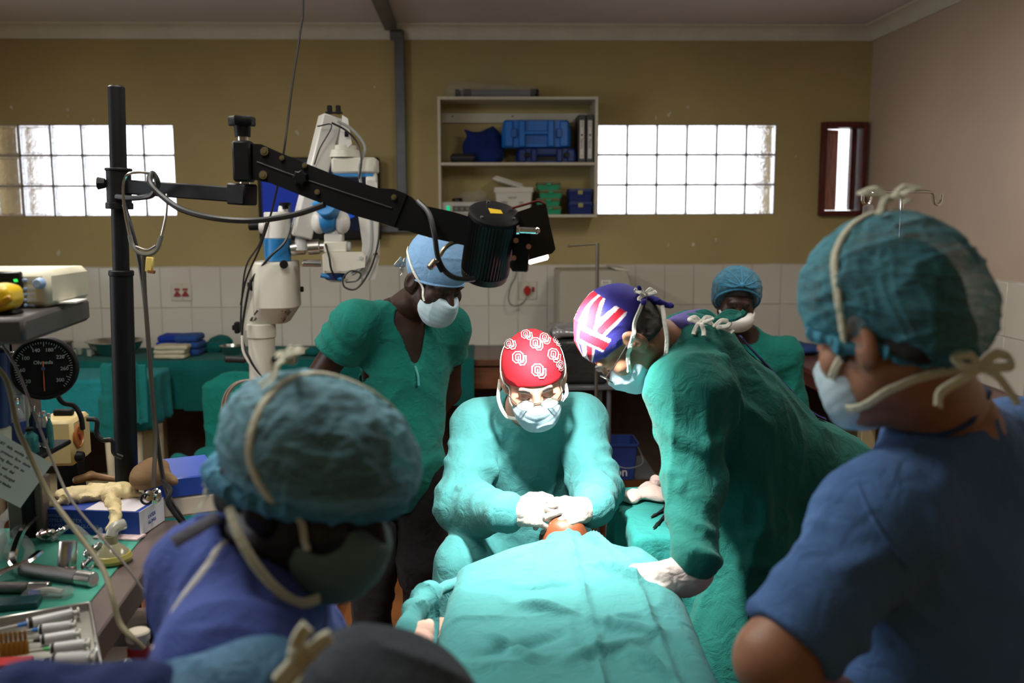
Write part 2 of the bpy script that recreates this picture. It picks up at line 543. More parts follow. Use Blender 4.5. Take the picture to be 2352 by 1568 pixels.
def wall_rects(x0, x1, z0, z1, holes):
    xs = sorted({x0, x1, *[h[0] for h in holes], *[h[1] for h in holes]}); zs = sorted({z0, z1, *[h[2] for h in holes], *[h[3] for h in holes]})
    for a, b in zip(xs, xs[1:]):
        for c, d in zip(zs, zs[1:]):
            if not any(h[0] <= a and b <= h[1] and h[2] <= c and d <= h[3] for h in holes): yield a, b, c, d
PITCH = .1945; PZ = .1925
GZ0, GZ1 = 1.757, 1.757+3*PZ
W1 = (-1.95-6*PITCH, -1.95, GZ0, GZ1)
W2 = (.757, .757+6*PITCH, GZ0, GZ1)
W3 = (2.212, 2.507, 1.747, 2.347)
mb = MB()
for a, b, c, d in wall_rects(XL-.2, XR+.2, 0, CEIL, [W1, W2, W3]):
    mb.box(((a+b)/2, D+.1, (c+d)/2), (b-a, .2, d-c))
wall_back = struct('wall_back', mb, WALL)
wall_right = struct('wall_right', MB().box((XR+.1, 2.6, CEIL/2), (.2, 7.2, CEIL)), WALLR)
mb = MB()
for a, b, c, d in wall_rects(-1, 6.2, 0, CEIL, [(1.3, 3.1, 1.1, 2.3)]): mb.box((XL-.1, (a+b)/2, (c+d)/2), (.2, b-a, d-c))
struct('wall_left', mb, WALL)
struct('wall_front', MB().box(((XL+XR)/2, -1.1, CEIL/2), (XR-XL+.4, .2, CEIL)), WALL)
struct('ceiling', MB().box(((XL+XR)/2, 2.6, CEIL+.05), (XR-XL+.4, 7.6, .1)), CEILM)
struct('floor', MB().box(((XL+XR)/2, 2.6, -.05), (XR-XL+.4, 7.6, .1)), FLOORM)
# window in the left wall, out of the frame, that the daylight comes through
mb = MB()
for z in (1.12, 2.28): mb.box((XL-.1, 2.2, z), (.08, 1.8, .05))
for y in (1.32, 2.2, 3.08): mb.box((XL-.1, y, 1.7), (.08, .05, 1.15))
struct('window_4', mb, mat('cream_window_paint', (.7, .66, .55), .5))

# coved cornices
def cove(name, a, b, inward):
    a = V3(*a); b = V3(*b); i = V3(*inward); pr = [(0, 0)]+[(.012, .0), (.014, .014)]
    pr += [(.014+.064*(1-math.cos(t)), .014+.064*math.sin(t)) for t in np.linspace(.15, math.pi/2, 7)]+[(.09, .09), (0, .09)]
    R = [p+np.outer([q[0] for q in pr], i)+np.outer([q[1] for q in pr], V3(0, 0, 1)) for p in (a, b)]
    struct(name, MB().rings(R), TRIM, ang=25)
cove('trim_1', (XL, D-.001, CEIL-.092), (XR, D-.001, CEIL-.092), (0, -1, 0))
cove('trim_2', (XR-.001, D, CEIL-.092), (XR-.001, -1, CEIL-.092), (-1, 0, 0))

# tiles: two rows above the counters, each a piece of its wall
TP, TH, TZ = .1935, .263, .903
tile_me = mesh_of('tile', MB().box((0, 0, 0), (TP-.0035, .008, TH-.0035), b=.0018), TILE)
rng = random.Random(3)
def tile(parent, x, y, z, rz):
    o = bpy.data.objects.new('tile', tile_me); COL.objects.link(o); o.parent = parent; o.location = (x, y, z)
    o.rotation_euler = (rng.uniform(-.006, .006), 0, rz+rng.uniform(-.006, .006))
x0 = -2.081-TP*8
n_ = int((XR-x0)/TP)
for i in range(n_):
    for j in range(2):
        tile(wall_back, x0+(i+.5)*TP, D-.004, TZ+(j+.5)*TH, 0)
for i in range(24):
    for j in range(2):
        tile(wall_right, XR-.004, D-.012-(i+.5)*TP, TZ+(j+.5)*TH, math.pi/2)
struct('trim_3', MB().box(((x0+XR)/2, D-.0015, TZ+TH), (XR-x0, .003, 2*TH+.012)).box((XR-.0015, D-2.4, TZ+TH), (.003, 4.8, 2*TH+.012)), GROUT)
# chips and scuffs of bare plaster on the paint
chip = mat('plaster_chip', (.62, .58, .48), .9)
mb = MB()
for x, y, s in ((27, 247, 5), (156, 252, 6), (157, 267, 4), (216, 274, 6), (683, 304, 7), (133, 578, 9), (1536, 262, 8), (1508, 270, 6), (1580, 246, 5), (1535, 562, 5), (1592, 561, 5), (1828, 358, 3), (1644, 550, 5), (860, 200, 3)):
    c = P(x, y, D); an = np.sort(np.array([rng.uniform(0, 6.28) for _ in range(8)]))
    r = s/350*np.array([rng.uniform(.5, 1.1) for _ in range(8)])
    mb.prism(np.column_stack([np.cos(an)*r*.7, np.sin(an)*r]), (c[0], D-.0006, c[2]), (1, 0, 0), (0, 0, 1), .0012)
struct('trim_4', mb, chip)

# glass-block windows
def glassmat():
    m = bpy.data.materials.new('glass_block'); m.use_nodes = True; nt = m.node_tree; N, L = nt.nodes, nt.links
    N.remove(N['Principled BSDF']); g = N.new('ShaderNodeBsdfGlass'); g.inputs['Color'].default_value = (.97, .98, 1, 1); g.inputs['Roughness'].default_value = .02; g.inputs['IOR'].default_value = 1.35
    tc = N.new('ShaderNodeTexCoord'); n = N.new('ShaderNodeTexNoise'); n.inputs['Scale'].default_value = 26; n.inputs['Detail'].default_value = 2; n.inputs['Distortion'].default_value = 1.8
    L.new(tc.outputs['Object'], n.inputs['Vector'])
    bp = N.new('ShaderNodeBump'); bp.inputs['Strength'].default_value = .55; bp.inputs['Distance'].default_value = .012
    L.new(n.outputs['Fac'], bp.inputs['Height']); L.new(bp.outputs[0], g.inputs['Normal'])
    t = N.new('ShaderNodeBsdfTransparent'); mx = N.new('ShaderNodeMixShader'); mx.inputs[0].default_value = .72
    L.new(t.outputs[0], mx.inputs[1]); L.new(g.outputs[0], mx.inputs[2]); L.new(mx.outputs[0], N['Material Output'].inputs[0])
    return m
GLASSB = glassmat()
MORTAR = mat('window_mortar', (.36, .33, .32), .9)
# a block: two dished faces and a stepped rim
mb = MB()
h = (PITCH-.013)/2; hz = (PZ-.013)/2; R = []
for y, s in ((-.04, .86), (-.046, .93), (-.044, 1.0), (.044, 1.0), (.046, .93), (.04, .86)):
    R.append(np.array([(h*s*a, y, hz*s*b) for a, b in ((-1, -1), (1, -1), (1, 1), (-1, 1))]))
mb.rings(R)
block_me = mesh_of('glass_block', mb, GLASSB)
for wi, (a, b, c, d) in enumerate((W1, W2), 1):
    mb = MB()
    for i in range(7): mb.box((a+i*PITCH, D+.05, (c+d)/2), (.0125, .094, d-c))
    for j in range(4): mb.box(((a+b)/2, D+.05, c+j*PZ), (b-a, .094, .0125))
    win = struct('window_%d' % wi, mb, MORTAR)
    for i in range(6):
        for j in range(3):
            o = bpy.data.objects.new('glass_block', block_me); COL.objects.link(o); o.parent = win
            o.location = (a+(i+.5)*PITCH, D+.05, c+(j+.5)*PZ); o.rotation_euler = (0, math.pi*((i+j) % 2), 0)
# what the panes look out on: an added eave that darkens the top rows, its brick pier and the yard
struct('trim_5', MB().box((-.5, D+.75, 2.66), (7, 1.1, .1)), mat('eave_board', (.5, .3, .26), .8))
struct('trim_6', MB().box((-3.2, D+.5, 1.5), (.28, .28, 3)).box((2.02, D+.45, 1.5), (.12, .2, 3)), mat('outside_pier', (.45, .42, .38), .9))
struct('trim_7', MB().box((-.5, D+4.5, -.1), (16, 8.4, .1)), mat('outside_ground', (.55, .5, .42), .9))

# wooden casement by the corner: frame, tilted sash board, glass louvres
WOODR = mat('red_stained_wood', (.10, .017, .014), .4, var=.25, vs=8, stretch=(14, 14, 1.2))
WOODL = mat('pink_worn_wood', (.60, .34, .30), .55, var=.2, vs=8, stretch=(14, 14, 1.2))  # daylight falling on the boards is put into this lighter wood colour
a, b, c, d = W3
mb = MB(); t = .030
mb.box((a+t/2, D+.02, (c+d)/2), (t, .14, d-c), b=.004).box((b-t/2, D+.02, (c+d)/2), (t, .14, d-c), b=.004)
mb.box(((a+b)/2, D+.02, d-t*.6), (b-a-2*t, .138, t*1.2), b=.004).box(((a+b)/2, D+.02, c+t*.55), (b-a-2*t, .138, t*1.1), b=.004)
win = struct('window_3', mb, WOODR)
struct('sash_board', MB().box((P(1915, 390, D+.06)[0], D+.125, (c+d)/2), (.115, .02, d-c-2.4*t), R=rotz(.45), b=.004), WOODL, win)
struct('sash_stile', MB().box((P(1954, 390, D+.06)[0], D+.06, (c+d)/2), (.022, .05, d-c-2.4*t), b=.003), WOODR, win)
struct('sash_board', MB().box((P(1969, 390, D+.06)[0], D+.09, (c+d)/2), (.05, .02, d-c-2.4*t), b=.003), WOODL, win)
LOUV = mat('louvre_glass', (.95, .93, .95), .1, trans=.9, spec=.6, alpha=.5)
sl = mesh_of('louvre', MB().box((0, 0, 0), (b-a-2*t, .006, .060), R=rot((1, 0, 0), .5), b=.002), LOUV)
for i in range(9):
    o = bpy.data.objects.new('louvre', sl); COL.objects.link(o); o.parent = win; o.location = ((a+b)/2, D+.165, c+.085+i*.0545)

# added ceiling fluorescents, unseen above and behind the frame
for k, (x, y) in enumerate(TUBES):
    t = Thing('ceiling_light', ['white batten ceiling light over the lamp pole, out of view', 'white batten ceiling light over the foreground, out of view', 'white batten ceiling light near the right wall, out of view'][k], 'light', (x, y, CEIL-.1), 'ceiling battens')
    t.part('housing', MB().box((x, y, CEIL-.03), (.14, 1.3, .06), b=.01), TRIM)
    t.part('tube', MB().cyl((x, y-.6, CEIL-.09), (x, y+.6, CEIL-.09), .016), mat('lit_tube', (1, 1, 1), .5, emit=(1, .93, .8), es=3))

# steel trunking: along the ceiling, down the wall, then across to the screen
STEEL = mat('grey_painted_steel', (.13, .14, .15), .4, metal=.3, var=.1, vs=5)
tx = P(921, 250, D)[0]
mb = MB().box((tx, D-.028, 2.28), (.062, .05, 1.25), b=.004).box((tx-.03, 4.62, CEIL-.026), (.075, 3.0, .05), R=rotz(.012), b=.004)
mb.box((tx-.02, D-.03, 2.885), (.075, .055, .06), R=rot((1, 0, 0), .5), b=.004).box((tx-.06, D-.028, 1.672), (.30, .05, .045), b=.004)
single('cable_trunking', mb, STEEL, 'grey steel cable trunking running over the ceiling and down the ochre wall', 'trunking')

def pxbox(x0, y0, x1, y1, Y, dep):
    """centre and size of a box whose front face, at depth Y, fills the pixel rectangle"""
    a, b = P(x0, (y0+y1)/2, Y), P(x1, (y0+y1)/2, Y); xm = (x0+x1)/2; c, d = P(xm, y0, Y), P(xm, y1, Y)
    return V3((a[0]+b[0])/2, Y+dep/2, (c[2]+d[2])/2), V3(b[0]-a[0], dep, c[2]-d[2])

# wall-hung television behind the microscope
c, s = pxbox(592, 361, 873, 552, 6.08, .05)
t = Thing('television', 'black flat television with a blue screen on the wall behind the microscope', 'television', (c[0], D, c[2]-s[2]/2))
t.part('casing', MB().box(c, s, b=.01), mat('black_gloss_plastic', (.006, .006, .007), .25))
scr = mat('dark_screen', (.006, .008, .02), .2, emit=(.004, .008, .05), es=.2, var=.1)
t.part('screen', MB().box((c[0]+.005, 6.078, c[2]+.015), (s[0]-.06, .004, s[2]-.09)), scr)
blu = mat('blue_screen', (.01, .02, .1), .2, emit=(.008, .035, .40), es=.45, var=.1)
sb = t.o.children[-1]
t.part('picture', MB().box((c[0]-.20, 6.0755, c[2]+.015), (.31, .002, s[2]-.10)), blu, parent=sb)
t.part('picture', MB().prism([(-.05, -.10), (.10, -.03), (.12, .03), (.02, .04), (-.06, .0)], (c[0]+.12, 6.0755, c[2]-.08), (1, 0, 0), (0, 0, 1), .002), mat('bright_blue_screen', (.01, .05, .2), .2, emit=(.01, .10, .75), es=.5), parent=sb)
t.part('wall_bracket', MB().box((c[0], 6.15, c[2]), (.3, .10, .25), b=.006), STEEL)

# sockets
PLATE = mat('ivory_plastic', (.60, .56, .47), .35, var=.02)
REDP = mat('red_plastic', (.30, .012, .015), .4)
def socket(x0, y0, x1, y1, label, n):
    c, s = pxbox(x0, y0, x1, y1, D-.016, .010)
    t = Thing('power_socket', label, 'socket', (c[0], D-.008, c[2]-s[2]/2))
    t.part('face_plate', MB().box(c, s, b=.003), PLATE)
    yf = c[1]-s[1]/2
    if n == 2:
        for dx in (-.026, .026):
            t.part('switch', MB().box((c[0]+dx, yf-.003, c[2]+.018), (.032, .008, .014), b=.002), REDP)
            t.part('red_cover', MB().prism([(-.022, -.025), (.022, -.025), (.020, -.012), (.008, 0), (.009, .010), (-.009, .010), (-.008, 0), (-.020, -.012)], (c[0]+dx, yf-.004, c[2]-.004), (1, 0, 0), (0, 0, 1), .01, .002), REDP)
    else:
        t.part('switch', MB().box((c[0]+.036, yf-.003, c[2]+.008), (.016, .008, .03), b=.002), REDP)
    for dz in (-.046, .046): t.part('screw', MB().cyl((c[0]+.006, yf+.001, c[2]+dz), (c[0]+.006, yf-.002, c[2]+dz), .003, n=8), mat('dark_screw', (.1, .1, .1), .4, metal=.8))
    return c, yf
socket(393, 650, 440, 691, 'double wall socket with two red covers on white tiles left of the microscope', 2)
c, yf = socket(1191, 646, 1233, 688, 'wall socket with a red plug, on white tiles below the lamp', 1)
t = Thing('power_plug', 'red plug with a looping grey flex, in the socket below the lamp', 'plug', (c[0]-.004, yf, c[2]-.03))
t.part('plug_body', MB().prism([(-.02, -.012), (-.008, -.032), (.008, -.032), (.02, -.012), (.024, .008), (.012, .026), (0, .034), (-.012, .026), (-.024, .008)], (c[0]-.004, yf-.017, c[2]), (1, 0, 0), (0, 0, 1), .03, .006), mat('bright_red_plastic', (.42, .015, .012), .35))
loop = [P(1210, 682, 6.13), P(1203, 694, 6.13), P(1188, 702, 6.1), P(1172, 698, 6.1), P(1168, 680, 6.12), P(1174, 655, 6.12), P(1184, 635, 6.13), P(1188, 600, 6.14)]
t.part('flex', MB().tube(loop, .0055), mat('grey_flex', (.22, .20, .16), .5))

# ------------------------------------------------------------------ counters
COUNTER = mat('brown_laminate', (.12, .055, .032), .3, var=.12, vs=4, stretch=(2, 20, 2))
COUNTR = mat('red_brown_laminate', (.15, .05, .042), .3, var=.08, vs=4)
CREAM = mat('cream_board', (.50, .42, .24), .55)
DARKW = mat('dark_cupboard_board', (.07, .045, .03), .6)
CZ = .9
t = Thing('back_counter', 'long brown laminate counter along the tiled back wall', 'counter', (-.6, 5.9, 0))
t.part('worktop', MB().box((-.58, 5.89, CZ-.02), (6.2, .6, .04), b=.004), COUNTER)
t.part('apron', MB().box((-.6, 5.62, CZ-.115), (5.9, .03, .13), b=.003), mat('brown_apron', (.16, .06, .028), .4, var=.15, vs=5, stretch=(1, 20, 6)))
for x in (-3.4, -2.0, -.55, .35, 1.4): t.part('leg', MB().box((x, 5.72, .435), (.06, .26, .85), b=.003), CREAM if x < -1 else DARKW)
t.part('kick_board', MB().box((-.6, 6.15, .45), (5.9, .02, .8)), DARKW)
t = Thing('side_counter', 'red-brown laminate counter on cream legs along the right wall', 'counter', (2.18, 4.8, 0))
t.part('worktop', MB().box((2.175, 4.41, CZ-.0175), (.70, 2.34, .035), b=.004), COUNTR)
t.part('apron', MB().box((1.86, 4.41, CZ-.075), (.022, 2.3, .078), b=.003), COUNTR)
t.part('leg', MB().box((1.86, 4.42, .43), (.07, .05, .86), b=.003), CREAM, label='wide cream board leg')
t.part('leg', MB().box((1.86, 3.9, .43), (.045, .045, .86), b=.003), mat('pale_cream_paint', (.62, .56, .4), .5))
t.part('side_panel', MB().box((2.3, 5.0, .43), (.4, .03, .86)), mat('brown_panel', (.10, .06, .03), .6))

# ------------------------------------------------------------------ wall shelf and what is on it
SHW = mat('cream_melamine', (.52, .49, .38), .35, var=.03)
SX0, SX1, SZ0, SZ1 = -.262, .728, 1.742, 2.478
SY = 5.94
SD = D-SY
t = Thing('hanging_shelf', 'open cream wall shelf with one middle board beside the glass-block window', 'shelf', ((SX0+SX1)/2, D, SZ0))
b_ = .018
t.part('side_board', MB().box((SX0+b_/2, SY+SD/2, (SZ0+SZ1)/2), (b_, SD, SZ1-SZ0), b=.0015), SHW)
t.part('side_board', MB().box((SX1-b_/2, SY+SD/2, (SZ0+SZ1)/2), (b_, SD, SZ1-SZ0), b=.0015), SHW)
t.part('top_board', MB().box(((SX0+SX1)/2, SY+SD/2, SZ1-b_/2), (SX1-SX0-2*b_, SD-.002, b_), b=.0015), SHW)
t.part('bottom_board', MB().box(((SX0+SX1)/2, SY+SD/2, SZ0+b_/2), (SX1-SX0-2*b_, SD-.002, b_), b=.0015), SHW)
MZ = P(1180, 376, SY)[2]
t.part('middle_board', MB().box(((SX0+SX1)/2, SY+SD/2, MZ), (SX1-SX0-2*b_, SD-.004, b_), b=.0015), SHW)
rail = t.part('hanging_rail', MB().box(((SX0+SX1)/2, D-.011, SZ1-.105), (SX1-SX0-2*b_, .02, .062), b=.002), SHW)
for x in (SX0+.085, SX0+.47, SX1-.1): t.part('screw', MB().cyl((x, D-.02, SZ1-.095), (x, D-.024, SZ1-.095), .006, n=10), mat('dark_screw'), rail)

ZB, ZM, ZT = SZ0+b_, MZ+b_/2, SZ1
YF = SY+.03
X = lambda px, Y=YF, py=420: P(px, py, Y)[0]
# rolled telescope tube in clear wrap, on top
t = Thing('wrapped_tube', 'grey tube with black ends in clear plastic wrap, lying on top of the shelf', 'tube', (X(1140), 6.06, ZT))
t.part('tube', MB().cyl((X(1060), 6.06, ZT+.03), (X(1222), 6.06, ZT+.03), .026, n=18, bev=.003), mat('grey_tube', (.16, .17, .18), .4))
t.part('end_cap', MB().cyl((X(1219), 6.06, ZT+.031), (X(1239), 6.06, ZT+.031), .030, n=18, bev=.005), mat('black_gloss_plastic'))
t.part('end_cap', MB().cyl((X(1047), 6.06, ZT+.03), (X(1056), 6.06, ZT+.03), .03, n=18, bev=.003).cyl((X(1056), 6.06, ZT+.03), (X(1070), 6.06, ZT+.03), .022, n=14).cyl((X(1066), 6.06, ZT+.032), (X(1084), 6.06, ZT+.032), .0285, n=14), mat('black_gloss_plastic'))
s = Sdf().cap((X(1040), 6.06, ZT+.045), (X(1085), 6.06, ZT+.055), .046, .042, 0).cap((X(1085), 6.06, ZT+.055), (X(1225), 6.06, ZT+.038), .042, .036, .04)
s.plane((0, 0, ZT+.001), (0, 0, -1), .01)
t.part('plastic_wrap', poly(s, .008, lambda p: .010*folds(p, (14, 20, 20), 5)), film('clear_wrap', cover=.16))

# upper compartment
t = Thing('pouch', 'small black zipped pouch at the left end of the middle shelf board', 'pouch', (X(1063), YF+.06, ZM))
c, s = pxbox(1034, 349, 1091, 369, YF, .11); s[2] = .056; c[2] = ZM+.028
t.part('body', MB().box(c, s, b=.014), mat('black_nylon', (.012, .012, .014), .8, bump=.3))
t.part('zip', MB().box((c[0], c[1], c[2]+.004), (s[0]+.003, s[1]+.003, .005), b=.001), mat('dark_grey_zip', (.05, .05, .055), .5))
NAVY = cloth('navy_bag_cloth', (.006, .018, .11))
t0 = V3(X(1108), YF+.11, ZM)
s = Sdf().ell(t0+V3(0, 0, .08), (.125, .08, .115), k=0).ell(t0+V3(.06, 0, .15), (.065, .06, .075), k=.05).cap(t0+V3(-.05, -.01, .16), t0+V3(-.105, -.02, .205), .03, .006, .03).ell(t0+V3(.06, -.03, .04), (.08, .07, .06), k=.03)
s.plane(t0, (0, 0, -1), .01)
single('cloth_bag', poly(s, .006, lambda p: .012*folds(p, (9, 12, 9), 8, 1.0)), NAVY, 'crumpled navy cloth bag on the middle shelf board beside the blue toolbox', 'bag')

def case(name, label, c, s, colm, darkm, up=True, tc=True):
    """moulded plastic case: shell halves, recessed grip, latches"""
    t = Thing(name, label, 'case', (c[0], c[1], c[2]-s[2]/2))
    R = []
    yb, yf = s[1]/2, -s[1]/2
    hw, hh = s[0]/2, s[2]/2
    def outline(yo, k, ch=.02):
        return np.array([c+V3(x*k, yo, z*k) for x, z in ((-hw+ch*.5, -hh), (hw-ch*.5, -hh), (hw, -hh+ch*.4), (hw-.0, hh*.2), (hw-ch*.5, hh-ch*.5), (hw-ch*1.2, hh), (-hw+ch*1.2, hh), (-hw+ch*.5, hh-ch*.5), (-hw, hh*.2), (-hw, -hh+ch*.4))])
    t.part('shell', MB().rings([outline(yf, .94), outline(yf+.015, 1), outline(yb-.015, 1), outline(yb, .94)]), colm)
    yff = c[1]+yf
    for sx in (-1, 1):      # raised pillars either side of the grip
        t.part('pillar', MB().box((c[0]+sx*hw*.42, yff-.006, c[2]), (hw*.20, .035, s[2]*.97), b=.008), colm)
        t.part('end_block', MB().box((c[0]+sx*hw*.80, yff-.002, c[2]-.002), (hw*.26, .024, s[2]*.93), b=.008), colm)
        t.part('latch', MB().box((c[0]+sx*hw*.66, yff-.012, c[2]+hh*.02), (hw*.16, .022, s[2]*.33), b=.004), darkm)
    t.part('handle', MB().box((c[0], yff-.012, c[2]+hh*.05), (hw*.70, .026, s[2]*.14), b=.006), colm)
    t.part('recess', MB().box((c[0], yff+.002, c[2]-hh*.42), (hw*.64, .006, s[2]*.36), b=.002), darkm)
    return t
c, s = pxbox(1153, 272, 1311, 336, YF, .17)
BLUE = mat('bright_blue_plastic', (.008, .14, .52), .32, var=.03); BLUE2 = mat('mid_blue_plastic', (.006, .09, .36), .35)
cu = c.copy()
c2, s2 = pxbox(1186, 338, 1325, 370, YF+.01, .17); s2[2] = .088; c2[2] = ZM+.044
case('flat_case', 'flat navy plastic case with dark handle under the bright blue toolbox', c2, s2, mat('navy_plastic', (.005, .025, .15), .35), mat('black_gloss_plastic'))
cu[2] = ZM+.088+.004+s[2]/2
case('toolbox', 'bright blue plastic toolbox with moulded grip lying on the navy case', cu, s, BLUE, BLUE2)
BIND = mat('dark_grey_binder', (.05, .05, .052), .5)
for k, (x0, x1, lab) in enumerate(((1328, 1345, 'dark grey lever-arch binder standing right of the toolbox, the left one'), (1347, 1363, 'dark grey lever-arch binder at the right end of the shelf, beside another'))):
    c, s = pxbox(x0, 259, x1, 369, YF, .21); h_ = s[2]; c[2] = ZM+h_/2
    t = Thing('binder', lab, 'binder', (c[0], c[1], ZM), 'binders on the shelf')
    t.part('cover', MB().box(c-(0, 0, 0), s, b=.003), BIND)
    lb = t.part('spine_label', MB().box((c[0], YF-.001, c[2]-.005), (s[0]*.56, .003, h_*.80)), mat('white_paper', (.70, .69, .65), .7, var=.02))
    mb = MB().text('Manual' if k else 'Reports', .020, (c[0], YF-.003, c[2]-.03), (0, 0, -1), (1, 0, 0))
    mb.text('THEATRE', .009, (c[0], YF-.003, c[2]+.09), (0, 0, -1), (1, 0, 0)).box((c[0], YF-.003, c[2]+.022), (.012, .001, .012)).text('File', .010, (c[0], YF-.003, c[2]-.105), (0, 0, -1), (1, 0, 0))
    t.part('lettering', mb, mat('black_print', (.02, .02, .02), .7), lb)

# lower compartment
c, s = pxbox(1014, 459, 1122, 487, YF-.01, .2); s[2] = .078; c[2] = ZB+.041
t = Thing('power_unit', 'grey bench power unit with a green lit switch at the left of the lower shelf', 'device', (c[0], c[1], ZB))
t.part('housing', MB().box(c, s, b=.004), mat('light_grey_enamel', (.45, .45, .40), .4))
yf = c[1]-s[1]/2
t.part('display_panel', MB().box((c[0]-.005, yf-.001, c[2]-.004), (.145, .004, .034), b=.001), mat('dark_panel', (.06, .06, .045), .4))
mb = MB()
for i in range(4): mb.box((c[0]-.055+i*.036, yf-.004, c[2]-.004), (.022, .003, .02), b=.001)
t.part('buttons', mb, mat('panel_keys', (.16, .16, .12), .5))
t.part('power_switch', MB().box((c[0]-.105, yf-.002, c[2]-.002), (.022, .005, .032), b=.001).box((c[0]-.105, yf-.005, c[2]-.002), (.008, .004, .018)), mat('green_neon', (.0, .25, .1), .3, emit=(.0, .6, .25), es=.8))
for k_, dx in enumerate((.09, .105)): pass
t.part('lettering', MB().text('MICRODRIVE', .014, (c[0]+.105, yf-.0015, c[2]+.022), (1, 0, 0), (0, 0, 1)).text('MD 20', .010, (c[0]+.105, yf-.0015, c[2]+.008), (1, 0, 0), (0, 0, 1)), mat('blue_print', (.05, .12, .3), .6))
for i in (-1, 1): t.part('foot', MB().cyl((c[0]+i*.11, c[1], ZB), (c[0]+i*.11, c[1], ZB+.004), .01, n=10), mat('black_nylon'))
zt = c[2]+s[2]/2
sd = Sdf().ell((c[0]+.03, c[1]+.03, zt+.026), (.075, .06, .035), k=0).ell((c[0]+.09, c[1]+.03, zt+.03), (.05, .05, .04), k=.03).plane((0, 0, zt+.001), (0, 0, -1), .004)
single('plastic_bag', poly(sd, .006, lambda p: .012*folds(p, (12, 12, 16), 3, 1)), film('clear_wrap'), 'crumpled clear plastic bag on the grey power unit', 'bag')
sd = Sdf()
single('coiled_lead', MB().tube([(c[0]-.05+.03*math.cos(a), c[1]-.02+.03*math.sin(a), zt+.006+a*.0012) for a in np.linspace(0, 14, 40)], .004, k=2), mat('black_gloss_plastic'), 'small coil of black lead lying on the grey power unit', 'cable')

c, s = pxbox(1136, 430, 1225, 486, YF-.005, .19); zb = ZB
hw, h_ = s[0]/2, c[2]+s[2]/2-zb
t = Thing('storage_bin', 'white plastic bin with its lid askew, centre of the lower shelf', 'bin', (c[0], c[1], zb))
WP = mat('white_plastic', (.60, .58, .50), .4, var=.02)
def rr(hx, hy, z): return np.array([(c[0]+x*hx, c[1]+y*hy, z) for x, y in ((-1, -.9), (-.94, -1), (.94, -1), (1, -.9), (1, .9), (.94, 1), (-.94, 1), (-1, .9))])
t.part('tub', MB().rings([rr(hw*.86, .075, zb), rr(hw*.97, .088, zb+h_*.86), rr(hw*.94, .085, zb+h_*.86), rr(hw*.82, .07, zb+.006)]), WP)
t.part('rim', MB().rings([rr(hw*1.03, .094, zb+h_*.82), rr(hw*1.03, .094, zb+h_), rr(hw*.94, .085, zb+h_), rr(hw*.94, .085, zb+h_*.82)], caps=False, closed=True), WP)
Rl = rot((0, 1, 0), .30)
lid = t.part('lid', MB().box((c[0]-.03, c[1], zb+h_+.026), (hw*1.75, .17, .022), R=Rl, b=.008).box((c[0]-.03, c[1], zb+h_+.041), (hw*1.5, .14, .016), R=Rl, b=.006), WP)
t.part('lettering', MB().text('ENT SET', .014, (c[0]-.01, c[1]-.0905, zb+h_*.62), (1, 0, 0), (0, 0, 1)).text('INSERT', .013, (c[0]-.06, c[1]-.0885, zb+h_*.46), (1, 0, 0), (0, 0, 1)).text('PACKS', .013, (c[0]-.06, c[1]-.0885, zb+h_*.38), (1, 0, 0), (0, 0, 1)).text('tubes', .013, (c[0]+.045, c[1]-.0885, zb+h_*.46), (1, 0, 0), (0, 0, 1)).text('wipes', .013, (c[0]+.045, c[1]-.0885, zb+h_*.38), (1, 0, 0), (0, 0, 1)), mat('pen_ink', (.08, .08, .16), .7))

GRN = mat('green_plastic', (.02, .26, .13), .4); OLV = mat('olive_lid', (.10, .10, .03), .4); CLIP = mat('khaki_clip', (.32, .28, .12), .4); NVP = mat('navy_box_plastic', (.006, .018, .12), .4)
def smallbox(x0, x1, z, hh, bodym, lidm, label, group, clipm, dy=0):
    c = V3((X(x0)+X(x1))/2, YF+.07+dy, z); w_ = X(x1)-X(x0); dp = .14
    t = Thing('instrument_box', label, 'box', c, group)
    def q(k, zz): return np.array([(c[0]+x*w_/2*k, c[1]+y*dp/2*k, zz) for x, y in ((-1, -.92), (-.94, -1), (.94, -1), (1, -.92), (1, .92), (.94, 1), (-.94, 1), (-1, .92))])
    t.part('tray', MB().rings([q(.90, z), q(.97, z+hh*.62)]), bodym)
    t.part('lid', MB().rings([q(1.0, z+hh*.63), q(1.02, z+hh*.68), q(1.02, z+hh*.76), q(.97, z+hh*.8), q(.96, z+hh)]), lidm)
    t.part('clip', MB().box((c[0], c[1]-dp/2*1.02-.002, z+hh*.72), (w_*.2, .007, hh*.34), b=.002), clipm)
for k, (x0, x1) in enumerate(((1237, 1291), (1232, 1288), (1238, 1292), (1233, 1288))):
    lab = ['bottom box of four in the green stack on the lower shelf', 'second box up in the green stack on the lower shelf', 'third box up in the green stack on the lower shelf', 'topmost green box with olive lid of the stack on the lower shelf'][k]
    smallbox(x0, x1, ZB+k*.0505, .0502, GRN, OLV, lab, 'green instrument boxes', GRN, dy=.004*(k % 2))
for k, (x0, x1) in enumerate(((1306, 1362), (1305, 1361))):
    smallbox(x0, x1, ZB+k*.080, .0795, NVP, NVP, ['lower navy box with a khaki clip, right end of the lower shelf', 'upper navy box with a khaki clip, right end of the lower shelf'][k], 'navy instrument boxes', CLIP)
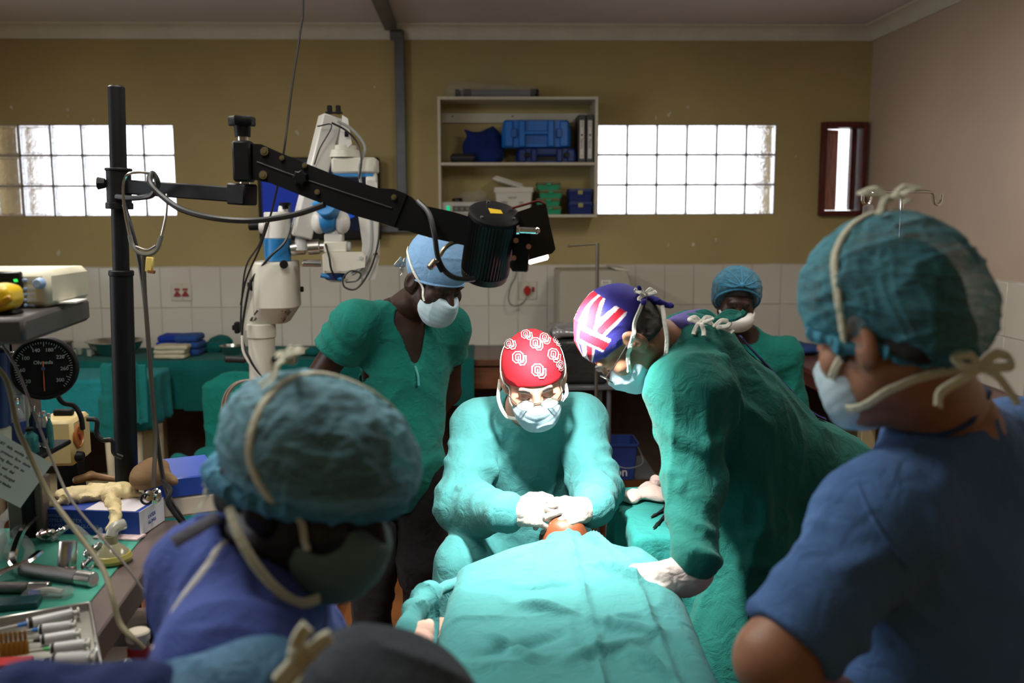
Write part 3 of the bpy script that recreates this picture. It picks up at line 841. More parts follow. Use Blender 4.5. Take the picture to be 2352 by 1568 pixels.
# ------------------------------------------------------------------ people
SKIN_D = mat('dark_brown_skin', (.035, .015, .009), .45, var=.08, vs=30, bump=.08, bs=200, sss=.08)
SKIN_K = mat('deep_brown_skin', (.010, .006, .005), .5, var=.08, vs=30, bump=.08, bs=200)
SKIN_P = mat('pale_pink_skin', (.52, .25, .17), .45, var=.08, vs=25, bump=.08, bs=200, sss=.12)
SKIN_T = mat('tanned_skin', (.32, .15, .085), .48, var=.08, vs=25, bump=.08, bs=200, sss=.1)
SKIN_O = mat('warm_brown_skin', (.24, .065, .024), .45, var=.1, vs=30, bump=.1, bs=160, sss=.1)
HAIR = mat('black_hair', (.008, .007, .006), .55, var=.3, vs=20, stretch=(40, 40, 6), bump=.5, bs=60)
HAIRB = mat('brown_hair', (.018, .012, .008), .5, var=.3, vs=20, stretch=(40, 40, 6), bump=.5, bs=60)
MASKM = cloth('mask_paper', (.46, .60, .68), .85, bump2=.05)
MASKSH = cloth('mask_paper_green', (.15, .23, .22), .85, bump2=.05)  # mask lying in shadow: the shade is put into its darker colour
MASKW = cloth('mask_white_shell', (.72, .70, .66), .8, bump2=.03)
TIEM = cloth('mask_tie_cloth', (.60, .60, .47), .9, bump2=.3, b2s=60)
TIEW = cloth('white_tie_cloth', (.75, .75, .68), .9, bump2=.3, b2s=60)
GLOVE = mat('white_latex_glove', (.46, .40, .365), .5, var=.03, bump2=.25, b2s=45, sss=.1)
TEAL_L = cloth('pale_teal_gown', (.062, .258, .256)); TEAL_D = cloth('dark_green_gown', (.013, .136, .112)); TEAL_S = cloth('green_scrub_cotton', (.009, .158, .125))  # one green cloth: lamp light put into the pale copy, shade into the dark
BLUE_S = cloth('blue_scrub_cotton', (.075, .165, .38)); BLUE_P = cloth('violet_blue_gown', (.065, .10, .35)); NAVY_S = cloth('navy_scrub_cotton', (.010, .025, .10))
BLACKT = cloth('black_trouser_cloth', (.010, .009, .010))
BOUF = veil('blue_bouffant_veil', (.16, .36, .45), .52, .5, 15, (1, 1, 4.5))
BOUF2 = veil('teal_bouffant_veil', (.07, .27, .34), .50, .5, 16, (1, 1, 4))
GLASSES = mat('spectacle_glass', (.9, .92, .92), .05, alpha=.28, spec=.9)
WIRE = mat('dark_wire', (.05, .045, .04), .3, metal=.8)
SHOE = mat('black_rubber_shoe', (.012, .012, .012), .6)

def seg_folds(L):
    """crease list (a, b, width, height) -> displacement"""
    L = [(np.asarray(a, float), np.asarray(b, float), w_, h_) for a, b, w_, h_ in L]
    def f(p):
        d = np.zeros(len(p))
        for a, b, w_, h_ in L:
            ab = b-a; t = np.clip((p-a)@ab/(ab@ab), 0, 1)
            r = np.linalg.norm(p-a-t[:, None]*ab, axis=1)/w_
            d += h_*np.exp(-r*r)*np.sin(np.pi*np.clip(t*.9+.08, 0, 1))
        return d
    return f
def creases(L, seed=0):
    """bunched sleeve folds round a limb: (a, b, centre 0-1, spread m, wavelength m, height m)"""
    def f(p):
        d = np.zeros(len(p))
        for a, b, c_, sp, wl, h_ in L:
            a, b = np.asarray(a, float), np.asarray(b, float); ax = unit(b-a); t_ = unit(np.cross(ax, (.2, 1, .1))); q_ = np.cross(ax, t_)
            r = p-a; s_ = r@ax; u, v = r@t_, r@q_; rad = np.hypot(u, v); th = np.arctan2(v, u)
            ph = s_/wl*2*math.pi+1.6*np.cos(th-1+seed)+1.1*np.sin(2*th+seed)+7*vnoise(p*8, seed)
            d += h_*((.5+.5*np.sin(ph))**2-.35)*np.exp(-((s_-c_*np.linalg.norm(b-a))/sp)**2)*(.55+.45*np.sin(th*1.5+seed*2))*np.exp(-(rad/.15)**4)
        return d
    return f
def plus(*fs): return lambda p: sum(f(p) for f in fs)
def cl(a1=.010, s1=(7, 7, 5), a2=.005, s2=(20, 20, 15), seed=0, extra=None):
    e = seg_folds(extra) if extra else None
    return lambda p: a1*folds(p, s1, seed, .8)+a2*folds(p, s2, seed+50, 1.0, 1.4)+(e(p) if e else 0)

class Person:
    def __init__(s, label, loc, head, f, up=(0, 0, 1), sc=1.0, skin=SKIN_D):
        s.T = Thing('person', label, 'person', loc); s.c = np.asarray(head, float); s.R = frame(f, up); s.k = sc; s.skin = skin
        s.H = Sdf(); s.body = MB()
    def h(s, x, y, z): return s.c+s.R@(V3(x, y, z)*s.k)
    def hd(s, x, y, z): return s.R@V3(x, y, z)
    def head(s, neck, nr=.058, vox=.0032):
        S, h, k, R = s.H, s.h, s.k, s.R
        S.ell(h(0, -.012, .035), V3(.076, .096, .088)*k, R, 0)
        S.ell(h(0, .030, -.035), V3(.063, .066, .085)*k, R, .03*k)
        S.ell(h(0, .058, -.092), V3(.036, .032, .028)*k, R, .03*k)
        for e in (-1, 1):
            S.cap(h(e*.054, .0, -.055), h(e*.026, .055, -.095), .018*k, .016*k, .03*k)
            S.ell(h(e*.045, .06, -.025), V3(.024, .022, .022)*k, R, .025*k)
        S.cap(h(-.034, .083, .022), h(.034, .083, .022), .012*k, k=.015*k)
        for e in (-1, 1): S.ell(h(e*.032, .100, .0), V3(.019, .016, .012)*k, R, .012*k, '-')
        for e in (-1, 1): S.ell(h(e*.031, .078, .001), V3(.014, .0125, .012)*k, R, .004*k)
        S.cap(h(0, .092, .008), h(0, .113, -.034), .008*k, .012*k, .014*k)
        for e in (-1, 1): S.ell(h(e*.013, .100, -.040), V3(.009, .012, .009)*k, R, .008*k)
        S.ell(h(0, .090, -.062), V3(.024, .013, .006)*k, R, .006*k); S.ell(h(0, .087, -.072), V3(.021, .013, .007)*k, R, .006*k)
        for e in (-1, 1):
            Re = R@rotz(e*.35)@rot((1, 0, 0), -.2)
            S.ell(h(e*.083, -.009, -.006), V3(.011, .023, .036)*k, Re, .006*k)
            S.ell(h(e*.0935, -.004, .002), V3(.006, .012, .021)*k, Re, .005*k, '-')
            S.ell(h(e*.080, -.002, -.034), V3(.007, .009, .010)*k, Re, .006*k)
            S.ell(h(e*.077, .006, -.008), V3(.005, .005, .008)*k, Re, .004*k)
        S.cap(h(0, -.022, -.055), neck, nr*k, nr*1.12*k, .035*k)
        poly(S, vox, mb=s.body)
    def limb(s, pts, rs, vox=.005):
        S = Sdf().chain(pts, rs, .02); poly(S, vox, mb=s.body)
    def finish(s): s.T.part('body', s.body, s.skin, ang=80)
    def part(s, n, mb, m, **k): return s.T.part(n, mb, m, **k)
    def hair(s, m=HAIR, off=.006, low=-.05, vox=.005):
        S = Sdf().ell(s.h(0, -.014, .035), V3(.078+off, .098+off, .091+off)*s.k, s.R, 0).cap(s.h(-.05, -.06, -.03), s.h(.05, -.06, -.03), .035*s.k, k=.04)
        S.plane(s.h(0, -.08, low), s.hd(0, .62, -1), .01).plane(s.h(0, .082, 0), s.hd(0, 1, -.35), .01)
        return s.part('hair', poly(S, vox, lambda p: .002*folds(p, (40, 40, 40), 4)), m)
    def lashes(s):
        for e in (-1, 1):
            s.part('eyelash', MB().tube([s.h(e*.031-.013, .0895, -.003), s.h(e*.031, .0925, -.0055), s.h(e*.031+.013, .0895, -.003)], .0013, n=5), HAIR)
            s.part('eyebrow', MB().tube([s.h(e*.018, .099, .022), s.h(e*.034, .0975, .028), s.h(e*.052, .086, .022)], [.003, .0036, .0015], n=6), HAIR)
    def mask(s, m=MASKM, n=5):
        S, h, k, R = Sdf(), s.h, s.k, s.R
        S.ell(h(0, .050, -.060), V3(.068, .062, .062)*k, R, 0).ell(h(0, .085, -.035), V3(.030, .040, .040)*k, R, .03*k).ell(h(0, .072, -.088), V3(.042, .040, .034)*k, R, .03*k)
        S.plane(h(0, .035, -.06), s.hd(0, -1, .05), .006).plane(h(0, .1, -.018), s.hd(0, .35, 1), .006)
        u = s.hd(0, .25, 1); o = h(0, .06, -.06)
        mb = poly(S, .003, lambda p: .0007*np.abs(np.sin((p-o)@u*math.pi/(.019*k)))+.004*folds(p, (13, 13, 13), 7))
        s.M = S
        return s.part('face_mask', mb, m)
    def ring(s, pts, sd, off): return sd.snap(np.array(pts), off, 6)
    def tie(s, pts, sd=None, wid=.011, m=TIEM, name='mask_tie', off=.003, k=6, nrm=None, th=.0022):
        p = spline([s.h(*q) for q in pts], k)
        if sd is not None:
            sd = Sdf().sdf(s.H).sdf(sd, k=.016)
            q = sd.snap(p, off, 6); far = np.abs(sd(p)) < .05
            p = np.where(far[:, None], q, p)
            nrm = lambda x: sd.grad(np.array([x]))[0]
        return s.part(name, MB().ribbon(p, wid, th, nrm, k=1), m)
    def bow(s, at, nrm, size=.03, m=TIEM, wid=.011, tails=((.5, -1), (-.4, -1.1)), name='tie_bow', th=.0022):
        """two loops, a knot and two tails at a point, spread in the plane across nrm"""
        n = unit(nrm); a = unit(np.cross(n, (0, .1, 1))); b = np.cross(a, n); at = np.asarray(at, float)
        mb = MB().ell(at+n*.004, V3(wid*.6, wid*.6, wid*.5), nu=10, nv=8)
        for e in (-1, 1):
            mb.ribbon([at+n*.004, at+a*e*size*.6+b*size*.45+n*.014, at+a*e*size*1.25+b*size*.35+n*.010, at+a*e*size*1.0-b*size*.1+n*.018, at+n*.005], wid, th, n, k=6)
        for tx, ty in tails:
            mb.ribbon([at+n*.004, at+a*tx*size*.5+b*ty*size*.5+n*.014, at+a*tx*size*1.1+b*ty*size*1.1+n*.008, at+a*tx*size*1.3+b*ty*size*1.8+n*.012], wid, th, n, k=6)
        return s.part(name, mb, m)

def cap_sdf(p, rx=.084, ry=.106, rz=.092, cy=-.010, cz=.040, front=(0, .09, .040), back=-.045, k=.006, puff=None):
    """cloth cap over the skull, cut along the brim from forehead to nape"""
    S = Sdf().ell(p.h(0, cy, cz), V3(rx, ry, rz)*p.k, p.R, 0)
    if puff: S.ell(p.h(*puff[0]), V3(*puff[1])*p.k, p.R, .05)
    f = V3(*front); b = V3(0, -.10, back); d = unit(b-f); n = np.cross(V3(1, 0, 0), d)
    if n[2] > 0: n = -n
    S.plane(p.h(*front), s_n := p.R@n, k)
    S.brim = (p.h(*front), -s_n)
    return S

def hand(S, wrist, f, n, thumb, curls, sc=1.0, spread=.17, tcurl=.5, k=.006):
    """palm, four fingers of unequal length and a thumb from the side of the palm near the wrist; returns fingertips"""
    f = unit(f); n = unit(n-f*(n@f)); s_ = np.cross(n, f)*thumb; W = np.asarray(wrist, float)
    A = lambda a, b, c: W+(f*a+s_*b+n*c)*sc
    S.cap(A(-.02, 0, 0), A(.03, 0, 0), .026*sc, .030*sc, .015)
    for b in (.031, .0105, -.0105, -.030): S.cap(A(.022, b*.7, 0), A(.084-abs(b-.0105)*.22, b, .002), .0135*sc, .0108*sc, .010)
    S.cap(A(.03, .022, .012), A(.065, .02, .010), .015*sc, .012*sc, .014); S.cap(A(.03, -.02, .010), A(.065, -.018, .008), .013*sc, .011*sc, .014)
    tips = []
    L = ((.043, .026, .021), (.048, .029, .022), (.044, .027, .021), (.034, .021, .019))
    for i, b in enumerate((.031, .0105, -.0105, -.030)):
        p = A(.086-abs(b-.0105)*.22, b, .002); d = unit(f+s_*spread*b/.031); a = 0
        r = (.0094, .0085, .0080, .0073) if i < 3 else (.0085, .0076, .0070, .0064)
        for j in range(3):
            a += curls[i][j]; v = d*math.cos(a)+n*math.sin(a); q = p+v*L[i][j]*sc
            S.cap(p, q, r[j]*sc, r[j+1]*sc, .0025); p = q
        tips.append(p)
    p = A(.022, .028, .012); d = unit(f*.62+s_*.66+n*.42); q = p+d*.040*sc; S.cap(p, q, .0135*sc, .0115*sc, .012)
    d2 = unit(d+f*tcurl*.9-s_*tcurl*.5+n*tcurl*.35); r_ = q+d2*.031*sc; S.cap(q, r_, .0110*sc, .0095*sc, .005)
    d3 = unit(d2+f*tcurl*.6-s_*tcurl*.7+n*.1); t = r_+d3*.026*sc; S.cap(r_, t, .0095*sc, .0078*sc, .004)
    tips.append(t)
    return tips

def torso(S, neck, sR, sL, pel, fat=1.0, k=.06, sh=.068):
    """trunk from neck to hips between the two shoulders; returns forward and right"""
    neck, sR, sL, pel = (np.asarray(x, float) for x in (neck, sR, sL, pel))
    r = unit(sR-sL); up = unit((sR+sL)/2-pel); f = unit(np.cross(up, r)); r = np.cross(f, up); R = np.column_stack([r, f, up])
    m = (sR+sL)/2; L = np.linalg.norm(m-pel); hw = np.linalg.norm(sR-sL)/2
    S.ell(pel+up*L*.74+f*.01, V3(hw*.93, .118*fat, L*.36), R, 0)
    S.ell(pel+up*L*.36+f*.015, V3(hw*.82*fat, .122*fat, L*.38), R, k)
    S.ell(pel, V3(hw*.88*fat, .128*fat, .15), R, k)
    S.cap(sR, sL, sh, k=k); S.cap(neck-up*.02, (neck+m)/2-up*.03, .075, .09, k)
    for q in (sR, sL): S.cap(neck-up*.025, q, .05, sh*.9, .05)
    return f, r, up

def legs(p, hips, knees, ankles, m, r=(.095, .07, .055), vox=.011):
    for a, b, c in zip(hips, knees, ankles):
        p.part('trouser_leg', poly(Sdf().chain([a, b, c], r, .04), vox, cl(.012, (6, 6, 9), .003, seed=5)), m)
    fwd = unit(V3(*(p.R[:, 1]*[1, 1, 0])))
    for c in ankles:
        g = V3(c[0], c[1], 0)
        p.part('shoe', poly(Sdf().cap(g+V3(0, 0, .045)-fwd*.04, g+fwd*.14+V3(0, 0, .035), .045, .038, .02).plane((0, 0, .002), (0, 0, -1), .004), .008), SHOE)

# ---- A  seated surgeon in the red cap, facing the camera over the patient's head
A_ = Person('person seated in pale teal gown, red patterned cap, glasses and white gloves, operating', (.14, 2.9, 0), P(1226, 868, 2.62), (.035, -.905, -.42), (-.10, 0, 1), 1.0, SKIN_P)
nk = V3(.135, 2.80, 1.165)
A_.head(nk, .064)
sR, sL = P(1098, 978, 2.84), P(1330, 968, 2.84)
eR, eL = P(1058, 1155, 2.70), P(1372, 1120, 2.70)
wR, wL = P(1160, 1176, 2.47), P(1366, 1163, 2.49)
pel = V3(.13, 2.98, .62)
B = Sdf(); torso(B, nk, sR*.9+sL*.1, sL*.9+sR*.1, pel, .9, sh=.05); B.chain([sR, eR, wR], (.05, .045, .03), .02); B.chain([sL, eL, wL], (.05, .045, .03), .02)
kn = [V3(-.10, 2.52, .58), V3(.36, 2.52, .58)]
for q, kx in zip((pel+V3(-.1, 0, 0), pel+V3(.1, 0, 0)), kn): B.chain([q, kx], (.08, .06), .03)
poly(B, .009, mb=A_.body)
A_.finish()
G = Sdf(); torso(G, nk, sR, sL, pel, 1.15, sh=.070)
G.chain([sR, eR, wR], (.074, .072, .050), .035); G.chain([sL, eL, wL], (.074, .070, .048), .035)
G.cap(eR+V3(-.01, 0, -.02), eR*.45+wR*.55+V3(0, 0, -.035), .055, .04, .04)
G.cap(pel+V3(-.12, -.05, .02), P(1072, 1340, 2.60), .12, .07, .06); G.cap(pel+V3(.12, -.05, .02), V3(.33, 2.62, .62), .14, .10, .06)
G.cap(P(1065, 1300, 2.6), P(1050, 1480, 2.58), .085, .08, .05); G.cap(V3(.33, 2.62, .64), V3(.33, 2.6, .35), .1, .09, .05)
G.cap(nk+V3(0, .02, .04), nk+V3(0, .03, .0), .075, .085, .03)
G.cap(A_.h(0, -.02, -.05), nk, .066, .072, .008, '-')
for a, b in ((eR, wR), (eL, wL)):
    d = unit(b-a); G.ops.append(('+', (lambda c, d: (lambda p: np.maximum(np.linalg.norm(np.cross(p-c, d), axis=1)-.05, np.abs((p-c)@d)-.012)))(b-d*.0, d), .012))
ex = [(sR+V3(.04, -.09, -.02), sR+V3(.07, -.12, -.25), .016, .016), (sL+V3(-.05, -.09, -.02), sL+V3(-.05, -.12, -.25), .014, .014), (sR+V3(.09, -.12, .02), V3(.04, 2.68, .78), .018, .010), (sL+V3(-.1, -.12, .02), V3(.24, 2.68, .8), .016, .010),
      (sR+V3(-.045, -.06, .01), sR+V3(.02, -.09, -.12), .008, .012), (eR+V3(-.02, -.08, .05), eR+V3(.09, -.08, -.03), .014, .013), (eR+V3(.0, -.08, .0), eR+V3(.12, -.05, -.05), .012, .011), (eR+V3(-.04, -.06, .10), eR+V3(.05, -.08, .03), .013, .012),
      (eL+V3(.02, -.07, .08), eL+V3(-.05, -.07, .02), .012, .012), (eL+V3(.0, -.08, .03), eL+V3(-.04, -.1, -.05), .012, .010), (sL+V3(.02, -.08, -.06), eL+V3(-.02, -.08, .07), .013, .009), (sR+V3(-.03, -.08, -.06), eR+V3(.02, -.08, .09), .013, .009),
      (V3(.0, 2.80, .78), V3(.02, 2.55, .55), .02, .016), (V3(-.06, 2.8, .74), V3(-.06, 2.5, .55), .02, .014), (V3(.13, 2.66, .9), V3(.13, 2.66, .6), .02, .008)]
A_.part('surgical_gown', poly(G, .0068, plus(cl(.010, (7, 7, 2.4), .003, (14, 14, 8), 21, ex), creases([(sR, eR, .9, .13, .080, .011), (eR, wR, .25, .14, .072, .010), (sL, eL, .85, .13, .078, .010), (eL, wL, .35, .12, .068, .009), (sR, eR, .3, .10, .08, .008)], 1))), TEAL_L, ang=60)
# collar binding
cb = [nk+V3(.083*math.cos(a), -.01+.088*math.sin(a), .045+.02*math.sin(a)) for a in np.linspace(0, 2*math.pi, 20)]
C = cap_sdf(A_, .0865, .109, .094, front=(0, .094, .036), back=-.045)
capR = mat('red_cap_cotton', (.48, .004, .014), .8, var=.04, bump=.2, bs=400)
cap_o = A_.part('surgical_cap', poly(C, .0038, lambda p: .0022*folds(p, (18, 18, 18), 3)), capR)
o_, n_ = C.brim
# white block-letter marks on the cap
def letters_on(S, p, x, z, size, ang=0, off=.0035):
    """interlocked outlined block O and U lying on the cap surface, seen from in front and above"""
    v = unit(EYE-p.c); a = unit(np.cross(v, (0, 0, 1)))*-1; b = np.cross(v, a)*1.0
    if b[2] < 0: b = -b
    if np.cross(a, b)@v < 0: a = -a
    ca, sa = math.cos(ang), math.sin(ang)
    def bar(poly2):
        q = np.array(poly2)*size; q = np.column_stack([q[:, 0]*ca-q[:, 1]*sa, q[:, 0]*sa+q[:, 1]*ca])+[x, z]
        pts = p.c+q[:, :1]*a+q[:, 1:]*b+v*.09
        for _ in range(14): pts = pts-v*(S(pts)-off)[:, None]*.8
        return pts
    mb = MB()
    def strip(path, w_=.085):
        path = np.array(path, float)
        for i in range(len(path)-1):
            d = path[i+1]-path[i]; d /= np.linalg.norm(d); nn = np.array([-d[1], d[0]])*w_/2; e = d*w_/2
            q = bar([path[i]-nn-e, path[i+1]-nn+e, path[i+1]+nn+e, path[i]+nn-e])
            mb.add(np.vstack([q, q-v*.0015]), [(0, 1, 2, 3), (7, 6, 5, 4), (0, 4, 5, 1), (1, 5, 6, 2), (2, 6, 7, 3), (3, 7, 4, 0)])
    O = [(-.55, .25), (-.3, .5), (.15, .5), (.4, .25), (.4, -.25), (.15, -.5), (-.3, -.5), (-.55, -.25), (-.55, .25)]
    strip(O); strip([(-.28, .2), (-.18, .28), (.05, .28), (.15, .2), (.15, -.2), (.05, -.28), (-.18, -.28), (-.28, -.2), (-.28, .2)])
    strip([(-.05, .05), (-.05, -.45), (.12, -.72), (.45, -.72), (.65, -.45), (.65, .08), (.45, .08), (.45, -.35), (.35, -.48), (.22, -.48), (.15, -.35), (.15, .0)])
    return mb
WHP = mat('white_cap_print', (.62, .52, .54), .8)
k_ = 1/812
for (px, py, sz, an) in ((1193, 822, .030, .05), (1236, 850, .031, 0), (1271, 815, .029, -.15), (1231, 790, .028, .0), (1209, 769, .024, .15), (1251, 777, .024, -.2), (1171, 790, .026, .25), (1281, 781, .022, -.4), (1286, 838, .02, -.5)):
    u_, v_ = (px-1226)*k_, -(py-868)*k_
    o = A_.part('printed_mark', letters_on(C, A_, u_, v_, sz, an), WHP, parent=cap_o)
# bare patches where the scalp shows / worn print
A_.tie([(-.088, .0, -.03), (-.087, .035, -.04), (-.07, .06, -.045)], None, .010, TIEW, nrm=(0, -1, .3))
A_.mask(cloth('mask_paper_soft', (.33, .43, .49), .9, bump2=.05))
A_.tie([(-.060, .065, -.035), (-.080, .02, .0), (-.088, -.01, .05), (-.07, -.06, .08)], C, .010, TIEW)
A_.tie([(.060, .065, -.035), (.080, .02, .0), (.088, -.01, .05), (.07, -.06, .08)], C, .010, TIEW)
A_.tie([(.052, .05, -.10), (.088, .03, -.10), (.105, .0, -.06), (.095, -.04, -.02)], None, .010, TIEW, nrm=(0, -1, .3))
A_.lashes()
gl = MB()
for e in (-1, 1):
    lens = [A_.h(e*.033+.024*math.cos(t)*(1-.1*abs(math.sin(t))), .112-.004*abs(math.cos(t)), -.012+.016*math.sin(t)) for t in np.linspace(0, 2*math.pi, 18)]
    gl.tube(lens, .0013, n=5, k=2); gl.tube([A_.h(e*.057, .106, -.004), A_.h(e*.076, .07, .0), A_.h(e*.084, .0, .004)], .0014, n=5, k=3)
gl.tube([A_.h(-.010, .111, -.008), A_.h(0, .115, -.004), A_.h(.010, .111, -.008)], .0013, n=5)
g_o = A_.part('glasses', gl, mat('steel_wire', (.5, .48, .45), .25, metal=1))
for e in (-1, 1):
    A_.part('lens', MB().rings([np.array([A_.h(e*.033+.023*math.cos(t), d-.004*abs(math.cos(t)), -.012+.0155*math.sin(t)) for t in np.linspace(0, 2*math.pi, 16)[:-1]]) for d in (.1115, .1125)]), GLASSES, parent=g_o)
# gloved hands
PT = V3(.222, 2.45, .93)        # where the operation is
S = Sdf(); cu = [(.35, .8, .4), (.60, .85, .45), (.8, .9, .5), (.95, .9, .5)]
tipsR = hand(S, wR+V3(.012, -.01, .004), V3(.97, -.20, .06), V3(.05, .72, -.62), -1, cu, 1.06, tcurl=.55)
S.chain([wR-unit(wR-eR)*.035, wR+V3(.012, -.01, .004)], (.040, .032), .012)
A_.part('glove', poly(S, .0026, lambda p: .0011*folds(p, (55, 55, 55), 2)), GLOVE, ang=80)
S = Sdf(); cu = [(.30, .55, .3), (.50, .65, .3), (.7, .7, .3), (.9, .75, .3)]
tipsL = hand(S, wL+V3(-.012, -.02, .004), V3(-.90, -.42, -.04), V3(.0, .66, -.70), 1, cu, 1.0, tcurl=.45)
S.chain([wL-unit(wL-eL)*.035, wL+V3(-.012, -.02, .004)], (.038, .031), .012)
A_.part('glove', poly(S, .0026, lambda p: .0011*folds(p, (55, 55, 55), 9)), GLOVE, ang=80)
inst = MB().cyl(tipsR[4]+V3(-.01, .0, .075), (tipsR[0]+tipsR[4])/2, .0035, .003, n=8).cyl((tipsR[0]+tipsR[4])/2, PT+V3(.015, -.005, .0), .003, .0012, n=8)

# ---- B  standing helper in green scrubs and blue cap, behind the surgeon
B_ = Person('person standing in green v-neck scrubs, blue cap and mask, looking over the surgeon', (-.3, 3.4, 0), P(998, 645, 3.14), (.55, -.70, -.42), (.04, 0, 1), 1.04, SKIN_D)
nk = P(917, 722, 3.26); pel = P(915, 1085, 3.42)
sR, sL = P(818, 742, 3.16), P(1030, 752, 3.36)
B_.head(nk, .056)
eR, hR = P(708, 905, 3.22), P(800, 1040, 3.5); eL, hL = P(1030, 900, 3.5), P(960, 1000, 3.6)
B = Sdf(); torso(B, nk, sR*.94+sL*.06, sL*.94+sR*.06, pel, .92, sh=.058); poly(B, .009, mb=B_.body)
S = Sdf().chain([sR, eR, hR], (.052, .045, .032), .02); hand(S, hR, V3(.8, .2, -.4), V3(0, -1, 0), 1, [(.3, .4, .2)]*4); poly(S, .006, mb=B_.body)
S = Sdf().chain([sL, eL, hL], (.052, .045, .032), .02); hand(S, hL, V3(-.8, .2, -.4), V3(0, -1, 0), -1, [(.3, .4, .2)]*4); poly(S, .006, mb=B_.body)
B_.finish()
G = Sdf(); f_, r_, u_ = torso(G, nk, sR, sL, pel, 1.05, sh=.070)
mR, mL = sR*.60+eR*.40, sL*.58+eL*.42
G.cap(sR, mR, .074, .078, .03); G.cap(sL, mL, .074, .074, .03); G.cap(pel, pel-u_*.10, .15, .155, .08)
G.plane(pel-u_*.075, -u_, .006)
dR = unit(mR-sR); G.func(lambda p: np.minimum(-((p-mR)@dR), 9)*-1 if False else np.where(np.linalg.norm(np.cross(p-sR, dR), axis=1) < .14, (p-mR)@dR, -9.), '&', .004)
dL = unit(mL-sL); G.func(lambda p: np.where(((p-sL)@r_ < -.0) & (np.linalg.norm(np.cross(p-sL, dL), axis=1) < .12), (p-mL)@dL, -9.), '&', .004)
vf = unit(f_); G.cap(nk+u_*.05, nk-u_*.01+vf*.03, .062, .060, .004, '-'); G.cap(nk-u_*.0+vf*.075, nk-u_*.135+vf*.150, .062, .012, .006, '-')
ex = [(sR+V3(.03, -.07, -.05), sR+V3(-.02, -.09, -.19), .016, .014), (sR+V3(.07, -.08, -.02), sR+V3(.06, -.1, -.22), .014, -.012), (sR+V3(.11, -.08, .0), sR+V3(.15, -.12, -.4), .018, .010), (sR+V3(-.03, -.05, .02), mR+V3(.02, -.06, .0), .016, .010), (sR+V3(.05, -.1, -.18), sR+V3(.17, -.14, -.34), .016, .010), (sR+V3(.1, -.12, -.3), sR+V3(.3, -.12, -.5), .02, .009)]
top = B_.part('scrub_top', poly(G, .0072, plus(cl(.010, (6, 6, 2.8), .003, (13, 13, 9), 33, ex), creases([(sR, mR, .7, .10, .055, .011), (sL, mL, .7, .08, .05, .009), (nk, pel, .75, .16, .11, .010)], 2))), TEAL_S, ang=60)
vv = nk-u_*.135+vf*.135
B_.part('neck_tie', MB().tube([vv+V3(0, -.02, .0), vv+V3(.01, -.03, -.03), vv+V3(.012, -.03, -.065)], .004, n=6), TEAL_L, parent=top)
C = cap_sdf(B_, .090, .112, .096, cz=.052, front=(0, .094, .032), back=-.035, puff=((0, -.01, .085), (.074, .09, .072)))
B_.part('surgical_cap', poly(C, .0045, lambda p: .003*folds(p, (14, 14, 20), 6)), cloth('sky_blue_cap', (.20, .37, .60), bump2=.3))
S = Sdf().ell(B_.h(0, -.012, .128), V3(.066, .075, .032), B_.R, 0)
B_.part('cap_crown', poly(S, .005, lambda p: .004*folds(p, (20, 20, 20), 5)), veil('white_cap_crown', (.62, .66, .66), .75, .3))
S = Sdf().cap(B_.h(0, .094, .022), B_.h(0, .094, .022), .001)
br = [B_.h(.092*math.sin(a), .0985*math.cos(a)+.004, .032+(.067*.5)*(math.cos(a)-1)*.9) for a in np.linspace(-2.2, 2.2, 16)]
B_.part('cap_band', MB().tube(C.snap(np.array(br), .001, 6), .0045, n=6, k=2), cloth('pale_blue_band', (.22, .42, .68)))
B_.mask(MASKM); B_.lashes()
B_.tie([(-.062, .062, -.032), (-.085, .02, .02), (-.09, -.04, .06), (-.06, -.09, .07)], C, .011, TIEW)
B_.tie([(.062, .062, -.032), (.085, .02, .02), (.09, -.04, .06), (.06, -.09, .07)], C, .011, TIEW)
B_.tie([(-.055, .055, -.09), (-.085, .0, -.075), (-.088, -.05, -.03), (-.05, -.10, .0)], B_.H, .011, TIEW, off=.004)
B_.bow(B_.h(.055, -.105, .0), B_.hd(.7, -1, .1), .040, TIEW, .016, tails=((1.6, .2), (1.4, -.5)))
legs(B_, [pel+V3(-.09, 0, -.03), pel+V3(.09, 0, -.03)], [V3(pel[0]-.10, 3.40, .48), V3(pel[0]+.09, 3.36, .48)], [V3(pel[0]-.12, 3.45, .09), V3(pel[0]+.10, 3.40, .09)], BLACKT, (.11, .085, .07))

# ---- C  surgeon bending from the right in the flag cap
C_ = Person('person bending over the drape in dark green gown and red, white and blue cap', (.75, 2.5, 0), P(1433, 772, 2.34), (-.50, .04, -.86), (-.86, -.06, .5), 1.0, SKIN_T)
nk = P(1590, 800, 2.40); pel = P(1880, 1120, 2.60)
sL, sR = P(1585, 905, 2.24), P(1580, 870, 2.58)
C_.head(P(1560, 800, 2.39), .060, .003)
eL, wL = P(1592, 1110, 2.16), P(1600, 1306, 1.99); eR, wR = P(1630, 1060, 2.72), P(1650, 1250, 2.62)
B = Sdf(); torso(B, nk, sR, sL, pel, .9, sh=.055); B.chain([sL, eL, wL], (.05, .045, .034), .02); B.chain([sR, eR, wR+V3(.05, .1, 0)], (.05, .045, .034), .02); poly(B, .009, mb=C_.body)
C_.finish()
G = Sdf(); f_, r_, u_ = torso(G, nk, sR, sL, pel, 1.18, sh=.085); G.cap(P(1585, 835, 2.42), P(1858, 1155, 2.54), .125, .165, .06)
back = -f_
G.chain([sL, eL, wL+V3(0, 0, .02)], (.095, .068, .045), .04); G.chain([sR, eR, wR+V3(.05, .1, .1)], (.085, .07, .05), .04)
fl = lambda q, z: V3(q[0], q[1], z)
